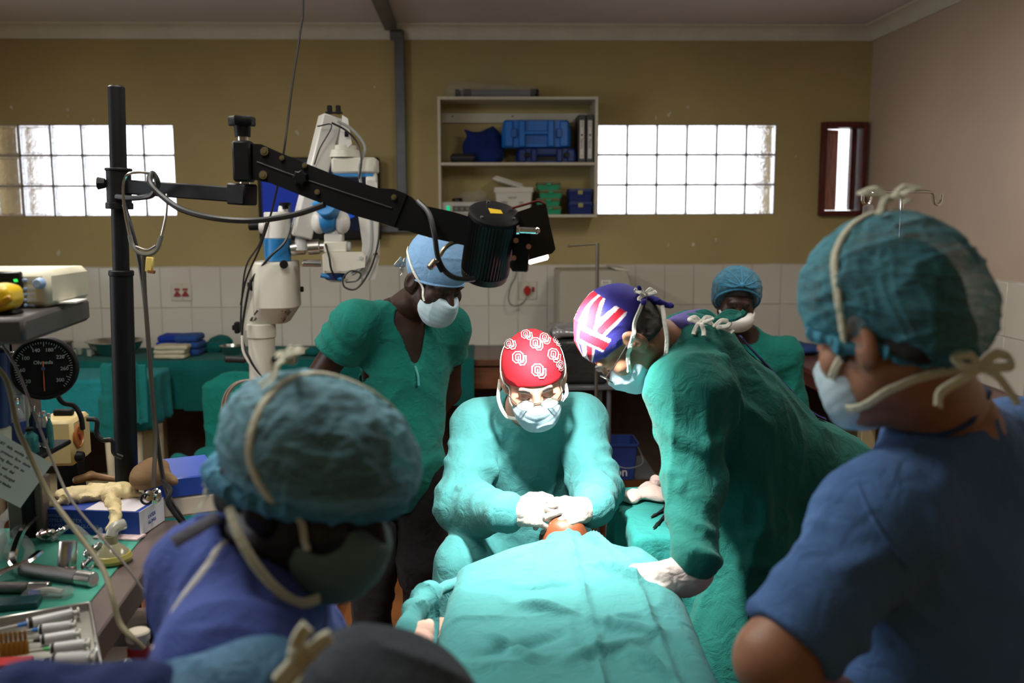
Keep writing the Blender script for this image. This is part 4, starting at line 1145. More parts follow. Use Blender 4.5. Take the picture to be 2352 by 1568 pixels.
G.cap(pel, fl(pel+V3(-.04, -.05, 0), .55), .17, .19, .08); G.cap(fl(pel+V3(-.04, -.05, 0), .55), fl(pel+V3(-.06, -.06, 0), .25), .19, .20, .05)
ch = P(1660, 1000, 2.38); G.cap(ch, P(1730, 1250, 2.36), .13, .10, .10); G.cap(P(1730, 1250, 2.36), V3(.58, 2.30, .42), .10, .13, .06); G.cap(V3(.58, 2.30, .42), V3(.6, 2.32, .22), .13, .14, .06)
G.cap(pel+V3(-.08, -.14, -.08), V3(.72, 2.35, .4), .11, .14, .08)
G.cap(P(1555, 800, 2.39), nk+u_*.01, .064, .070, .006, '-')
G.plane(V3(0, 0, .2), (0, 0, -1), .01)
mid = (nk+pel)/2
ex = [(P(1680, 870, 2.2), P(1670, 1010, 2.2), .016, .022), (P(1680, 1000, 2.2), P(1690, 1350, 2.2), .022, -.028), (P(1720, 940, 2.3), P(1770, 1300, 2.25), .02, .020), (P(1640, 760, 2.3), P(1665, 900, 2.2), .014, .014), (P(1700, 800, 2.35), P(1900, 1020, 2.45), .014, .010), (P(1660, 880, 2.2), P(1850, 1080, 2.4), .018, .014),
      (P(1720, 1010, 2.3), P(1900, 1150, 2.4), .018, .012), (P(1620, 900, 2.15), P(1630, 1080, 2.1), .014, .010), (P(1520, 960, 2.1), P(1570, 1150, 2.08), .014, .012), (P(1545, 1170, 2.1), P(1640, 1200, 2.1), .012, .012), (P(1560, 1240, 2.06), P(1620, 1260, 2.06), .012, .012), (P(1640, 1280, 2.2), P(1690, 1420, 2.2), .02, .02), (P(1720, 1330, 2.2), P(1700, 1560, 2.1), .022, .022), (P(1700, 1230, 2.25), P(1850, 1190, 2.3), .016, .014), (P(1690, 1290, 2.25), P(1800, 1300, 2.25), .018, .016)]
gown = C_.part('surgical_gown', poly(G, .0068, plus(cl(.014, (5.5, 5.5, 2.2), .0035, (12, 12, 7), 61, ex), creases([(sL, eL, .8, .16, .12, .008), (eL, wL, .75, .10, .07, .008), (sL, eL, .25, .12, .13, .010)], 3))), TEAL_D, ang=60)
# back opening with the violet scrub showing, and the ties at the nape
op = G.snap(spline([P(1715, 762, 2.42), P(1765, 800, 2.45), P(1815, 865, 2.5), P(1850, 940, 2.55), P(1880, 1000, 2.57)], 6), .012, 4)
C_.part('back_opening', MB().ribbon(op, .022, .004, lambda x: G.grad(np.array([x]))[0], k=1), cloth('violet_scrub', (.035, .03, .17)), parent=gown)
S = Sdf().ell(P(1590, 742, 2.40), (.07, .06, .022), None, 0).cap(P(1560, 752, 2.36), P(1610, 735, 2.42), .020, .022, .03)
C_.part('scrub_collar', poly(S, .006, lambda p: .006*folds(p, (18, 18, 18), 5)), cloth('lilac_scrub', (.12, .10, .32)))
C_.bow(P(1645, 738, 2.36), (-.3, -.6, .7), .045, TEAL_D, .020, ((-1.2, .3), (1.4, -.2)), 'gown_tie', .004)
C_.bow(P(1640, 752, 2.34), (-.2, -.8, .4), .03, TIEW, .012, ((-1.2, -.3), (1.0, -.5)), 'collar_tie')
C = cap_sdf(C_, .086, .107, .094, front=(0, .095, .036), back=-.015)
mbc = poly(C, .0026, lambda p: .003*folds(p, (16, 16, 16), 13))
q = (mbc.arr()-C_.c)@C_.R/C_.k     # pattern in the cap's own axes
u = q[:, 1]*.9+q[:, 2]*.35+.010*np.sin(q[:, 0]*30); v = q[:, 0]
a, b = q[:, 1]+.03, q[:, 0]+.018
blue, red, white = lin('#34308f'), lin('#c8102e'), lin('#f2e6ea')
cc = np.tile(np.array(blue), (len(q), 1))
th = np.degrees(np.arctan2(-q[:, 0], q[:, 2]-.035)); y_ = q[:, 1]
def put(d, w_, r_):
    cc[np.abs(d) < w_] = white
    cc[np.abs(d-w_*.12) < r_] = red
put(th+y_*180-62, 13, 6.5)
put(th-y_*240-38, 15, 8)
put(y_-.048+th*.00016, .019, .0115)
put(th-4, 21, 12)
cc[(th > 84) | (y_ < -.060) | (q[:, 2] < .030)] = blue
flag = mat('flag_cap_cotton', (.9, .9, .9), .8, var=.03, attr='pattern', bump=.2, bs=400)
cap_o = C_.part('surgical_cap', mbc, flag, cols=cc, ang=60)
C_.part('cap_knot', poly(Sdf().ell(C_.h(-.0, -.105, .010), (.022, .020, .018), None, 0).cap(C_.h(-.01, -.11, .01), C_.h(-.055, -.125, .045), .012, .005, .01).cap(C_.h(-.01, -.112, .0), C_.h(-.03, -.125, -.055), .010, .006, .01).cap(C_.h(-.01, -.108, .01), C_.h(-.07, -.10, .02), .010, .006, .01), .004, lambda p: .003*folds(p, (40, 40, 40), 4)), cloth('navy_cap_cloth', (.03, .025, .20)), parent=cap_o)
S = Sdf().ell(C_.h(0, -.03, .0), V3(.0775, .084, .080), C_.R, 0).cap(C_.h(-.045, -.05, -.05), C_.h(.045, -.05, -.05), .030, k=.03).plane(C_.h(0, -.10, -.062), C_.hd(0, .25, -1), .008).plane(C_.h(0, -.004, -.02), C_.hd(0, 1, .2), .006)
C_.part('hair', poly(S, .0035, lambda p: .002*folds(p, (60, 60, 60), 4)), HAIRB)
C_.mask(MASKM); C_.lashes()
C_.tie([(-.060, .062, -.035), (-.080, .02, -.01), (-.093, -.02, .005), (-.088, -.06, .015), (-.05, -.105, .015), (-.02, -.115, .012)], C, .011, TIEW)
C_.tie([(-.045, .052, -.105), (-.075, .0, -.10), (-.085, -.05, -.075), (-.07, -.085, -.05), (-.03, -.115, -.035)], None, .011, TIEW, nrm=(-.2, -1, .1))
C_.bow(C_.h(-.04, -.115, .020), C_.hd(-.8, -.7, .0), .020, TIEW, tails=((1.2, .3), (1.0, -.6)))
C_.bow(P(1610, 742, 2.32), (-.3, -.7, .6), .022, TIEW)
g = MB().tube([C_.h(-.055, .104, -.0), C_.h(-.078, .07, .002), C_.h(-.085, .0, .004)], .0015, n=5, k=3)
for e in (-1, 1): g.tube([C_.h(e*.033+.024*math.cos(t), .113-.004*abs(math.cos(t)), -.010+.017*math.sin(t)) for t in np.linspace(0, 2*math.pi, 16)], .0014, n=5, k=2)
g_o = C_.part('glasses', g, WIRE)
for e in (-1, 1): C_.part('lens', MB().rings([np.array([C_.h(e*.033+.023*math.cos(t), d-.004*abs(math.cos(t)), -.010+.0165*math.sin(t)) for t in np.linspace(0, 2*math.pi, 16)[:-1]]) for d in (.1125, .1135)]), GLASSES, parent=g_o)
S = Sdf(); hand(S, wL+V3(-.024, 0, -.014), V3(-.93, -.05, -.12), V3(-.10, .35, -.92), 1, [(.70, 1.3, .7), (.75, 1.35, .7), (.8, 1.35, .7), (.85, 1.3, .7)], 1.32, tcurl=.8)
S.chain([wL+unit(eL-wL)*.03, wL+V3(-.022, 0, -.022)], (.043, .040), .02)
C_.part('glove', poly(S, .003, lambda p: .0014*folds(p, (50, 50, 50), 2)), GLOVE, ang=80)
legs(C_, [pel+V3(-.03, -.1, -.05), pel+V3(-.03, .08, -.05)], [V3(.72, 2.42, .48), V3(.74, 2.62, .48)], [V3(.78, 2.45, .09), V3(.8, 2.65, .09)], TEAL_D, (.10, .08, .065))

# ---- D  nurse at the back
D_ = Person('person at the back in blue hair net, white shell mask and green gown', (1.13, 4.2, 0), P(1690, 690, 4.08), (-.10, -.94, -.32), (.06, 0, 1), 1.0, SKIN_D)
nk = P(1705, 770, 4.16); pel = V3(nk[0]+.03, 4.22, .86); sR, sL = nk+V3(-.185, -.01, -.085), nk+V3(.185, -.01, -.085)
D_.head(nk, .055, .0045)
eR, eL = sR+V3(-.04, -.02, -.27), sL+V3(.05, -.02, -.27); wR_, wL_ = eR+V3(.06, -.2, -.05), eL+V3(-.06, -.2, -.05)
B = Sdf(); torso(B, nk, sR*.95+sL*.05, sL*.95+sR*.05, pel, .85, sh=.05); poly(B, .011, mb=D_.body)
for e_, w__, th, sg in ((eR, wR_, -1, .5), (eL, wL_, 1, -.5)):
    S = Sdf().chain([e_, w__], (.042, .03), .02); hand(S, w__, V3(sg, -.8, -.1), V3(0, 0, -1), -th, [(.4, .5, .3)]*4); poly(S, .006, mb=D_.body)
D_.finish(); D_.lashes()
G = Sdf(); f_, r_, u_ = torso(G, nk, sR, sL, pel, 1.05, sh=.066)
G.chain([sR, eR, wR_*.8+eR*.2], (.075, .065, .05), .03); G.chain([sL, eL, wL_*.8+eL*.2], (.075, .065, .05), .03); G.cap(pel, V3(pel[0], pel[1], .45), .16, .17, .06)
G.cap(nk+V3(0, 0, .09), nk+V3(0, -.03, .0), .055, .062, .006, '-')
D_.part('surgical_gown', poly(G, .010, cl(.010, (7, 7, 5), .004, seed=71)), TEAL_S, ang=60)
D_.hair(vox=.007)
C = cap_sdf(D_, .108, .118, .105, cy=-.012, cz=.045, front=(0, .094, .02), back=-.15, k=.02)
C.ell(D_.h(0, -.07, -.02), V3(.095, .07, .075), D_.R, .03)
C.plane(D_.h(0, .085, .098), D_.hd(0, 1, -.55), .012)
hn = D_.part('hair_net', poly(C, .0055, lambda p: .003*folds(p, (14, 14, 40), 6)), veil('blue_hair_net', (.07, .24, .36), .42, .45, 30))
kn_ = D_.h(0, .075, .105); mb = MB()
for a in np.linspace(-2.6, 2.6, 13):
    d = D_.h(.10*math.sin(a), .02-.08*math.cos(a)*.4, .13-.06*abs(math.sin(a)))
    mb.tube(C.snap(spline([kn_, kn_*.55+d*.45, d], 5), .002, 4), [.0035, .002, .001], n=5, k=1)
mb.ell(C.snap(np.array([kn_]), .003)[0], (.012, .012, .012), nu=8, nv=6)
D_.part('gathers', mb, cloth('net_gathers', (.05, .22, .36)), parent=hn)
rim = [D_.h(.100*math.sin(a), .032+.55*(.088*math.cos(a)), .088*math.cos(a)) for a in np.linspace(-2.2, 2.2, 18)]
D_.part('net_hem', MB().tube(C.snap(np.array(rim), .002, 4), .005, n=6, k=2), cloth('net_gathers'), parent=hn)
S = Sdf().ell(D_.h(0, .070, -.055), V3(.076, .070, .058), D_.R, 0).plane(D_.h(0, .04, 0), D_.hd(0, -1, 0), .006).plane(D_.h(0, .1, -.022), D_.hd(0, .3, 1), .008)
D_.part('face_mask', poly(S, .004), MASKW)
D_.part('mask_hem', MB().tube([D_.h(.076*math.sin(a), .04+.095*math.cos(a)*.95-.0, -.022-.022*math.cos(a)) for a in np.linspace(-1.35, 1.35, 12)], .005, n=6, k=2), MASKW)
legs(D_, [pel+V3(-.08, 0, -.05), pel+V3(.08, 0, -.05)], [pel*[1, 1, 0]+V3(-.09, 0, .45), pel*[1, 1, 0]+V3(.09, 0, .45)], [pel*[1, 1, 0]+V3(-.09, 0, .09), pel*[1, 1, 0]+V3(.09, 0, .09)], TEAL_S, (.1, .075, .06))

# ---- E  man in blue scrubs, right foreground, seen from behind
E_ = Person('person in blue scrubs seen from behind at the right edge, teal bouffant cap', (.8, 1.4, 0), P(2036, 762, 1.30), (-.58, .74, -.35), (-.06, .05, 1), 1.0, SKIN_T)
nk = P(2165, 955, 1.36); E_.head(nk, .062, .0035)
sL, sR = P(2032, 1205, 1.23), nk+V3(.22, .16, -.10)
pel = V3(.78, 1.38, .86)
eL, wL = P(1782, 1515, 1.16), P(1990, 1720, 1.32)
eR, wR = sR+V3(.08, .08, -.28), sR+V3(-.05, .22, -.42)
B = Sdf(); torso(B, nk, sR, sL, pel, .92, sh=.06); poly(B, .009, mb=E_.body)
S = Sdf().chain([sL, eL, wL], (.058, .050, .033), .025); S.ell(eL*.45+wL*.55, (.045, .045, .05), None, .04); hand(S, wL, V3(.6, .5, -.5), V3(.5, -.2, 0), -1, [(.4, .5, .3)]*4); poly(S, .005, mb=E_.body)
S = Sdf().chain([sR, eR, wR], (.058, .050, .033), .025); hand(S, wR, V3(-.6, .5, -.3), V3(0, -.2, -1), 1, [(.4, .5, .3)]*4); poly(S, .007, mb=E_.body)
E_.finish()
G = Sdf(); f_, r_, u_ = torso(G, nk, sR, sL, pel, 1.08, sh=.078)
mL = sL*.12+eL*.88
dL = unit(mL-sL); G.cap(sL, mL+dL*.02, .076, .064, .04); G.cap(sR, sR*.4+eR*.6, .08, .085, .04); G.cap(pel, pel+V3(0, 0, -.1), .17, .17, .06)
G.func(lambda p: np.where(np.linalg.norm(np.cross(p-sL, dL), axis=1) < .098, (p-mL)@dL, -9.), '&', .004)
G.plane(pel-V3(0, 0, .12), (0, 0, -1), .005)
G.cap(P(2135, 1330, 1.30), P(2150, 1750, 1.30), .12, .15, .05); G.cap(E_.h(0, -.02, -.05), nk, .064, .072, .006, '-')
ex = [(sL+V3(.03, -.08, .04), sL+V3(.05, -.1, -.12), .010, .012), (sL+V3(.05, -.1, -.1), sL+V3(.11, -.12, -.2), .010, .010), (sL+V3(-.02, -.08, .0), sL+V3(-.10, -.08, -.04), .014, .012), (sL+V3(-.03, -.08, -.06), sL+V3(-.13, -.06, -.10), .014, .012), (sL+V3(.0, -.1, -.1), sL+V3(-.10, -.08, -.16), .014, .012),
      (sL+V3(.08, -.1, -.05), sL+V3(.02, -.12, -.22), .018, .016), (sL+V3(.16, -.1, -.12), sL+V3(.10, -.15, -.3), .018, .012), (sL+V3(.22, -.06, -.15), sL+V3(.16, -.12, -.35), .018, .012), (nk+V3(-.05, -.1, -.04), sL+V3(.05, -.08, .06), .02, .008), (nk+V3(.1, -.1, -.25), nk+V3(.14, -.15, -.5), .02, .016)]
seam_ = [P(1958, 1088, 1.2), P(1985, 1150, 1.17), P(2030, 1235, 1.15), P(2085, 1300, 1.14)]
top = E_.part('scrub_top', poly(G, .0058, plus(cl(.009, (6, 6, 3.2), .002, (16, 16, 10), 83, ex), creases([(sL, mL, .30, .10, .045, .009), (sL, mL, .85, .10, .06, .007), (nk, pel, .7, .2, .12, .008)], 4))), BLUE_S, ang=60)
col_ = [nk+V3(.068*math.cos(a)*1.1, .085*math.sin(a), .030+.035*math.cos(a+.6)) for a in np.linspace(0, 2*math.pi, 24)]
E_.part('neckband', MB().tube(G.snap(np.array(col_), .002, 3), .0065, n=6, k=2), cloth('blue_neckband', (.03, .06, .17)), parent=top)
E_.part('shoulder_seam', MB().tube(G.snap(spline(seam_, 8), .0015, 5), .0035, n=6, k=1), BLUE_S, parent=top)
E_.hair(HAIR, .004, -.065)
E_.part('sideburn', poly(Sdf().ell(E_.h(-.0745, .028, .0), V3(.004, .010, .03), E_.R, 0), .003), HAIR)
C = cap_sdf(E_, .102, .120, .106, cy=-.014, cz=.058, front=(0, .10, .036), back=-.085, k=.03, puff=((0, -.085, .005), (.090, .062, .078)))
def crimp(p_, fr, am):
    return lambda p: am*folds((p-p_.c)@p_.R, (fr[0], fr[1], fr[2]), 6, .5, 1.2)+.6*am*folds((p-p_.c)@p_.R, (60, 60, 30), 16)
E_.part('bouffant_cap', poly(C, .004, crimp(E_, (10, 10, 44), .0045)), BOUF2, ang=80)
rim = [E_.h(.080*math.sin(a), .098*math.cos(a)-.006, .034+.058*(math.cos(a)-1)*.85) for a in np.linspace(0, 2*math.pi, 28)]
S = Sdf().chain(list(E_.H.snap(np.array(rim), .008, 4)), [.010]*28, .004)
E_.part('cap_hem', poly(S, .0035, lambda p: .006*folds(p, (60, 60, 20), 8)), veil('teal_cap_hem', (.05, .25, .36), .75, .3))
E_.mask(MASKM)
E_.tie([(-.060, .060, -.040), (-.088, .015, .0), (-.105, -.005, .06), (-.092, -.01, .125), (-.05, -.03, .165), (.0, -.055, .170)], C, .0125, TIEM)
E_.tie([(.0, -.06, .168), (.045, -.085, .135), (.06, -.11, .09), (.07, -.12, .06)], C, .0125, TIEM)
E_.bow(E_.h(-.0, -.06, .172), E_.hd(-.6, -.5, .8), .030, TIEM, .0105, ((.2, -.9), (-.7, -.4)))
E_.tie([(-.055, .052, -.088), (-.078, .02, -.095), (-.088, -.03, -.085), (-.06, -.085, -.078), (.0, -.11, -.078)], E_.H, .0125, TIEM, off=.005)
E_.bow(E_.h(-.015, -.115, -.078), E_.hd(-.45, -1, .1), .032, TIEM, .013, ((-.9, -.9), (1.9, -.9)))
legs(E_, [pel+V3(-.08, -.04, -.08), pel+V3(.08, .04, -.08)], [V3(.70, 1.33, .46), V3(.86, 1.43, .46)], [V3(.70, 1.30, .09), V3(.88, 1.42, .09)], BLUE_S, (.105, .08, .065), .014)

# ---- F  man in violet-blue gown, left foreground
F_ = Person('person bowing at left foreground in violet-blue gown, wide pale blue bouffant cap', (-.3, 1.2, 0), P(716, 1112, 1.20), (.86, -.36, -.36), (.1, -.05, 1), 1.04, SKIN_K)
nk = P(590, 1330, 1.20); F_.head(nk, .062, .0035)
sR, sL = P(540, 1560, 1.06), P(660, 1500, 1.42); pel = V3(nk[0]-.16, 1.26, .82)
eR, wR = sR+V3(.02, -.03, -.27), sR+V3(.14, .10, -.38); eL, wL = sL+V3(.03, .06, -.28), sL+V3(.16, .05, -.42)
B = Sdf(); torso(B, nk, sR, sL, pel, .9, sh=.055); poly(B, .010, mb=F_.body)
for a_, b_, c_, th in ((sR, eR, wR, 1), (sL, eL, wL, -1)):
    S = Sdf().chain([a_, b_, c_], (.055, .046, .032), .025); hand(S, c_, V3(.8, .2, -.3), V3(0, 0, -1), th, [(.4, .5, .3)]*4); poly(S, .008, mb=F_.body)
F_.finish(); F_.lashes()
G = Sdf(); f_, r_, u_ = torso(G, nk, sR, sL, pel, 1.15, sh=.08)
G.chain([sR, eR, eR*.4+wR*.6], (.088, .075, .055), .04); G.chain([sL, eL, eL*.4+wL*.6], (.085, .075, .055), .04); G.cap(pel, pel*[1, 1, 0]+V3(0, 0, .4), .17, .19, .06)
G.cap(nk-u_*.02, P(470, 1330, 1.22), .08, .07, .08)
G.cap(F_.h(0, -.02, -.05), nk+V3(.0, 0, .0), .066, .074, .006, '-')
ex = [(P(640, 1330, 1.1), P(820, 1440, 1.1), .014, .014), (P(620, 1360, 1.1), P(720, 1530, 1.05), .016, .014), (P(600, 1400, 1.05), P(620, 1560, 1.0), .016, .010), (P(470, 1260, 1.2), P(420, 1500, 1.15), .018, .008)]
gown = F_.part('surgical_gown', poly(G, .0062, cl(.012, (6, 6, 3.2), .003, (16, 16, 10), 93, ex)), BLUE_P, ang=60)
F_.hair(HAIR, .006, -.06)
C = cap_sdf(F_, .110, .132, .090, cy=-.002, cz=.046, front=(0, .115, .022), back=-.050, k=.035)
F_.part('bouffant_cap', poly(C, .0042, crimp(F_, (14, 12, 42), .0045)), BOUF, ang=80)
rim = [F_.h(.095*math.sin(a), .122*math.cos(a)-.004, .034+.036*(math.cos(a)-1)*.85) for a in np.linspace(0, 2*math.pi, 30)]
S = Sdf().chain(rim, [.012]*30, .004)
F_.part('cap_hem', poly(S, .004, lambda p: .007*folds(p, (55, 55, 20), 8)), veil('blue_cap_hem', (.07, .26, .40), .75, .3))
F_.mask(MASKSH)
# ties: over the cap and round the neck
F_.tie([(.062, .055, -.035), (.088, .02, .01), (.112, -.03, .05), (.090, -.055, .105), (.03, -.06, .139), (-.02, -.04, .146)], C, .0125, TIEM)
F_.tie([(-.02, -.04, .146), (-.055, .02, .140), (-.085, .06, .10)], C, .0125, TIEM)
F_.tie([(-.062, .065, -.035), (-.088, .045, .0), (-.1, .03, .04)], C, .011, TIEM)
F_.bow(F_.h(.02, -.062, .144), F_.hd(.5, -.8, .5), .026, TIEM)
F_.part('mask_tie', MB().ribbon([P(735, 1375, 1.10), P(690, 1385, 1.085), P(645, 1362, 1.075), P(592, 1305, 1.075), P(550, 1235, 1.09), P(525, 1165, 1.12)], .0125, .0025, (0, -1, .2)), TIEM)
F_.bow(F_.h(.02, -.112, -.05), F_.hd(.4, -1, .2), .024, TIEM)
tb = G.snap(spline([P(497, 1205, 1.14), P(470, 1290, 1.12), P(420, 1390, 1.10), P(365, 1470, 1.08), P(345, 1500, 1.05)], 6), .004, 4)
F_.part('back_tie', MB().ribbon(tb, .016, .0025, lambda x: G.grad(np.array([x]))[0], k=1), cloth('gown_tie_tape', (.52, .52, .50)), parent=gown)
F_.part('loose_tie', MB().ribbon([P(500, 1185, 1.14), P(455, 1212, 1.12), P(398, 1245, 1.10)], .016, .0015, (0, -1, .5)), cloth('grey_tape', (.20, .21, .27)), parent=gown)
legs(F_, [pel+V3(0, -.08, -.08), pel+V3(0, .08, -.08)], [pel*[1, 1, 0]+V3(.02, -.09, .45), pel*[1, 1, 0]+V3(.02, .09, .45)], [pel*[1, 1, 0]+V3(0, -.09, .09), pel*[1, 1, 0]+V3(0, .09, .09)], NAVY_S, (.1, .08, .065), .014)

# ---- G  crouching figure at the bottom edge
G_ = Person('person at the bottom edge in slate grey cap tied at the back, navy scrubs', (-.3, .95, 0), P(868, 1775, .95), (.96, -.05, -.25), (.0, 0, 1), 1.03, SKIN_D)
nk = P(690, 1930, .97); G_.head(nk, .06, .0045)
sR, sL = nk+V3(-.08, -.19, -.09), nk+V3(-.03, .17, -.10); pel = nk+V3(-.26, .0, -.46)
eR, wR = sR+V3(.05, -.03, -.26), sR+V3(.24, .05, -.30); eL, wL = sL+V3(.05, .04, -.26), sL+V3(.24, .0, -.32)
B = Sdf(); torso(B, nk, sR, sL, pel, .9, sh=.055); poly(B, .012, mb=G_.body)
for a_, b_, c_, th in ((sR, eR, wR, 1), (sL, eL, wL, -1)):
    S = Sdf().chain([a_, b_, c_], (.055, .046, .032), .025); hand(S, c_, V3(.8, .1, -.1), V3(0, 0, -1), th, [(.4, .5, .3)]*4); poly(S, .009, mb=G_.body)
G_.finish()
G = Sdf(); torso(G, nk, sR, sL, pel, 1.1, sh=.075); G.chain([sR, eR], (.08, .07), .04); G.chain([sL, eL], (.08, .07), .04)
G.cap(P(60, 1660, .95), P(330, 1680, .95), .06, .055, .05)
G.cap(nk+V3(-.05, 0, -.03), P(330, 1700, .95), .08, .06, .06)
G_.part('scrub_top', poly(G, .008, cl(.008, seed=15)), NAVY_S, ang=60)
S = Sdf().ell(P(470, 1650, .98), (.085, .09, .070), None, 0).ell(P(590, 1575, 1.0), (.05, .06, .055), None, .04).ell(P(640, 1640, 1.0), (.05, .07, .06), None, .04)
G_.part('hood', poly(S, .005, lambda p: .005*folds(p, (12, 12, 16), 3)), veil('pale_blue_hood', (.08, .20, .34), .85, .3))
C = cap_sdf(G_, .098, .112, .108, cz=.045, front=(0, .098, .025), back=-.05, k=.01)
G_.part('surgical_cap', poly(C, .0045, lambda p: .006*folds((p-G_.c)@G_.R, (9, 9, 14), 4)), cloth('slate_cap_cloth', (.055, .068, .085)))
at = P(700, 1500, .90)
G_.tie([(.03, -.095, .10), (.05, -.108, .04), (.05, -.112, -.02)], C, .016, TIEM)
mb = MB().ribbon([P(640, 1570, .90), P(668, 1540, .895), P(692, 1510, .89), P(712, 1492, .885)], .022, .006, (0, -1, .3)).ribbon([P(672, 1520, .9), P(680, 1480, .888), P(692, 1455, .885), P(706, 1438, .885)], .015, .006, (0, -1, .3)).ribbon([P(695, 1512, .89), P(722, 1488, .882), P(742, 1470, .88), P(760, 1462, .88)], .015, .006, (0, -1, .3))
mb.ell(P(690, 1500, .888), (.012, .009, .011), nu=10, nv=8)
G_.part('tie_bow', mb, TIEM)
legs(G_, [pel+V3(0, -.09, 0), pel+V3(0, .09, 0)], [pel+V3(.3, -.11, .0), pel+V3(.3, .11, .0)], [V3(pel[0]+.2, pel[1]-.11, .09), V3(pel[0]+.2, pel[1]+.11, .09)], NAVY_S, (.1, .08, .065), .014)
# ------------------------------------------------------------------ operating table, patient, drapes
def onz(x, y, z):
    """where the line of sight through a pixel meets height z"""
    d = _fw + _rt*((x-1176)/FPX) - _up*((y-784)/FPX)
    return EYE+d*((z-EYE[2])/d[2])
def sm(a, b, x):
    t = np.clip((x-a)/(b-a), 0, 1); return t*t*(3-2*t)
STEELB = mat('brushed_steel', (.55, .53, .5), .28, metal=1, var=.05, vs=20)
CHROME = mat('chrome', (.7, .69, .68), .12, metal=1, var=.02)
BLKM = mat('black_powder_coat', (.006, .006, .007), .5, var=.1, vs=12, bump=.05, bs=300, spec=.18)
BLKR = mat('black_rubber', (.012, .012, .012), .6)
t = Thing('operating_table', 'narrow operating table under the patient, hidden by the pale teal drape', 'table', (.19, 1.75, 0))
t.part('table_top', MB().box((.19, 1.72, .70), (.46, 1.75, .06), b=.015), BLKR)
t.part('pedestal', MB().box((.19, 1.75, .36), (.28, .4, .62), b=.02), STEELB)
t.part('base', MB().box((.19, 1.75, .04), (.42, .9, .08), b=.02), BLKM)
H_ = Person('person lying on their back under the pale teal drape, only the chin showing', (.2, 2.0, .73), V3(.222, 2.466, .820), (0, .68, .73), (0, .73, -.68), .98, SKIN_O)
H_.head(V3(.215, 2.34, .82), .055, .003)
B = Sdf(); torso(B, V3(.215, 2.36, .81), V3(.03, 2.22, .80), V3(.38, 2.22, .80), V3(.2, 1.72, .81), .62, .05, .05)
for e in (-1, 1):
    B.chain([V3(.2+e*.17, 2.2, .79), V3(.19+e*.20, 1.95, .78), V3(.19+e*.18, 1.72, .78)], (.042, .036, .03), .02)
    B.chain([V3(.2+e*.08, 1.70, .80), V3(.2+e*.09, 1.30, .79), V3(.2+e*.08, .95, .78)], (.075, .055, .04), .03)
poly(B, .010, mb=H_.body); H_.finish()
ZD = .935
def drape(u, v):
    Y = 1.02+v*(2.398-1.02)
    k = sm(2.19, 2.37, Y)
    hw = .265*(1-k)+.052*k
    xc = .158+.062*sm(1.6, 2.4, Y)+.012*np.sin(Y*5)
    s = (u-.5)*1.30
    top = ZD+.018*np.exp(-((Y-1.85)/.22)**2)-.006*sm(1.95, 2.2, Y)*(1-k)-.010*k - .05*sm(1.5, 1.1, Y)
    a = np.abs(s); r = .055*(1-k)+.035*k
    fl = np.minimum(a, hw-r); rest = np.clip(a-(hw-r), 0, None)
    th = np.clip(rest/r, 0, math.pi/2); dn = np.clip(rest-r*math.pi/2, 0, None)
    x = xc+np.sign(s)*(fl+r*np.sin(th)+dn*(.10+.25*k))
    z = top-.016*(a/.3)**2*(1-k)-r*(1-np.cos(th))-dn*.97
    z = np.maximum(z, np.where(k > .25, .765, .3)+.0*z)
    p = np.column_stack([x, Y, z])
    # body under the cloth, crossing creases and loose folds
    q = np.column_stack([x, Y, np.zeros_like(x)])
    cr = lambda d, w_, h_: h_*np.exp(-(d/w_)**2)
    dz = .022*folds(q, (4.5, 3.2, 1), 3, .8, 1.0)*(1-.6*k)+.007*folds(q, (9, 6, 1), 8, .9, 1.8)
    dz += cr(x-.215-.02*(Y-1.9), .007, .010)+cr(x-.335, .0065, .012)*(Y < 2.0)+cr(Y-2.075, .006, .003)+cr(Y-1.80, .006, .0035)
    for (x0, y0, x1, y1, w_, h_) in ((.24, 2.12, .36, 1.94, .012, .016), (.27, 2.12, .40, 1.95, .010, -.010), (.06, 1.86, .18, 1.80, .014, .012), (.19, 1.79, .36, 1.71, .020, .010), (-.02, 1.66, .16, 1.73, .018, -.010), (.28, 1.66, .33, 1.55, .012, .014), (.02, 2.1, .19, 2.3, .02, .010), (.36, 2.12, .25, 2.34, .014, .012), (.30, 2.2, .26, 2.36, .010, .008), (.05, 1.95, .20, 1.97, .016, -.010), (.14, 1.62, .30, 1.70, .016, .010), (.0, 1.75, .1, 1.62, .015, .01)):
        ax, ay = x1-x0, y1-y0; tt = np.clip(((x-x0)*ax+(Y-y0)*ay)/(ax*ax+ay*ay), 0, 1)
        dz += 1.8*h_*np.exp(-(((x-x0-tt*ax)**2+(Y-y0-tt*ay)**2))/(w_*w_*.8))*np.sin(np.pi*np.clip(tt*.9+.05, 0, 1))
    hang = sm(.0, .10, dn)
    p[:, 2] += dz*(1-hang)
    p[:, 0] += np.sign(s)*hang*(.018*np.sin(Y*26+np.sign(s))+.010*np.sin(Y*61+2)+dz*.5)*(1-k)
    return p
single('surgical_drape', MB().sheet(drape, 190, 230, .004), TEAL_L, 'pale teal surgical drape spread over the lying patient in the lamp light', 'drape', ang=70)
S = Sdf().chain([P(1048, 1338, 2.16), P(990, 1362, 2.04), P(948, 1400, 1.93), P(940, 1452, 1.84), P(935, 1530, 1.76)], (.012, .018, .022, .022, .03), .02).cap(P(985, 1360, 2.03), P(950, 1440, 1.90)-V3(0, 0, .12), .02, .04, .04)
single('folded_sheet', poly(S, .005, lambda p: .012*folds(p, (22, 9, 14), 4)), TEAL_L, 'bunched teal sheet tucked along the left side of the drape', 'sheet')
S = Sdf().chain([P(985, 1412, 1.88)-V3(0, 0, .02), P(972, 1440, 1.84)-V3(0, 0, .01), P(962, 1490, 1.80), P(955, 1560, 1.72)-V3(0, 0, .03)], (.012, .016, .022, .03), .03)
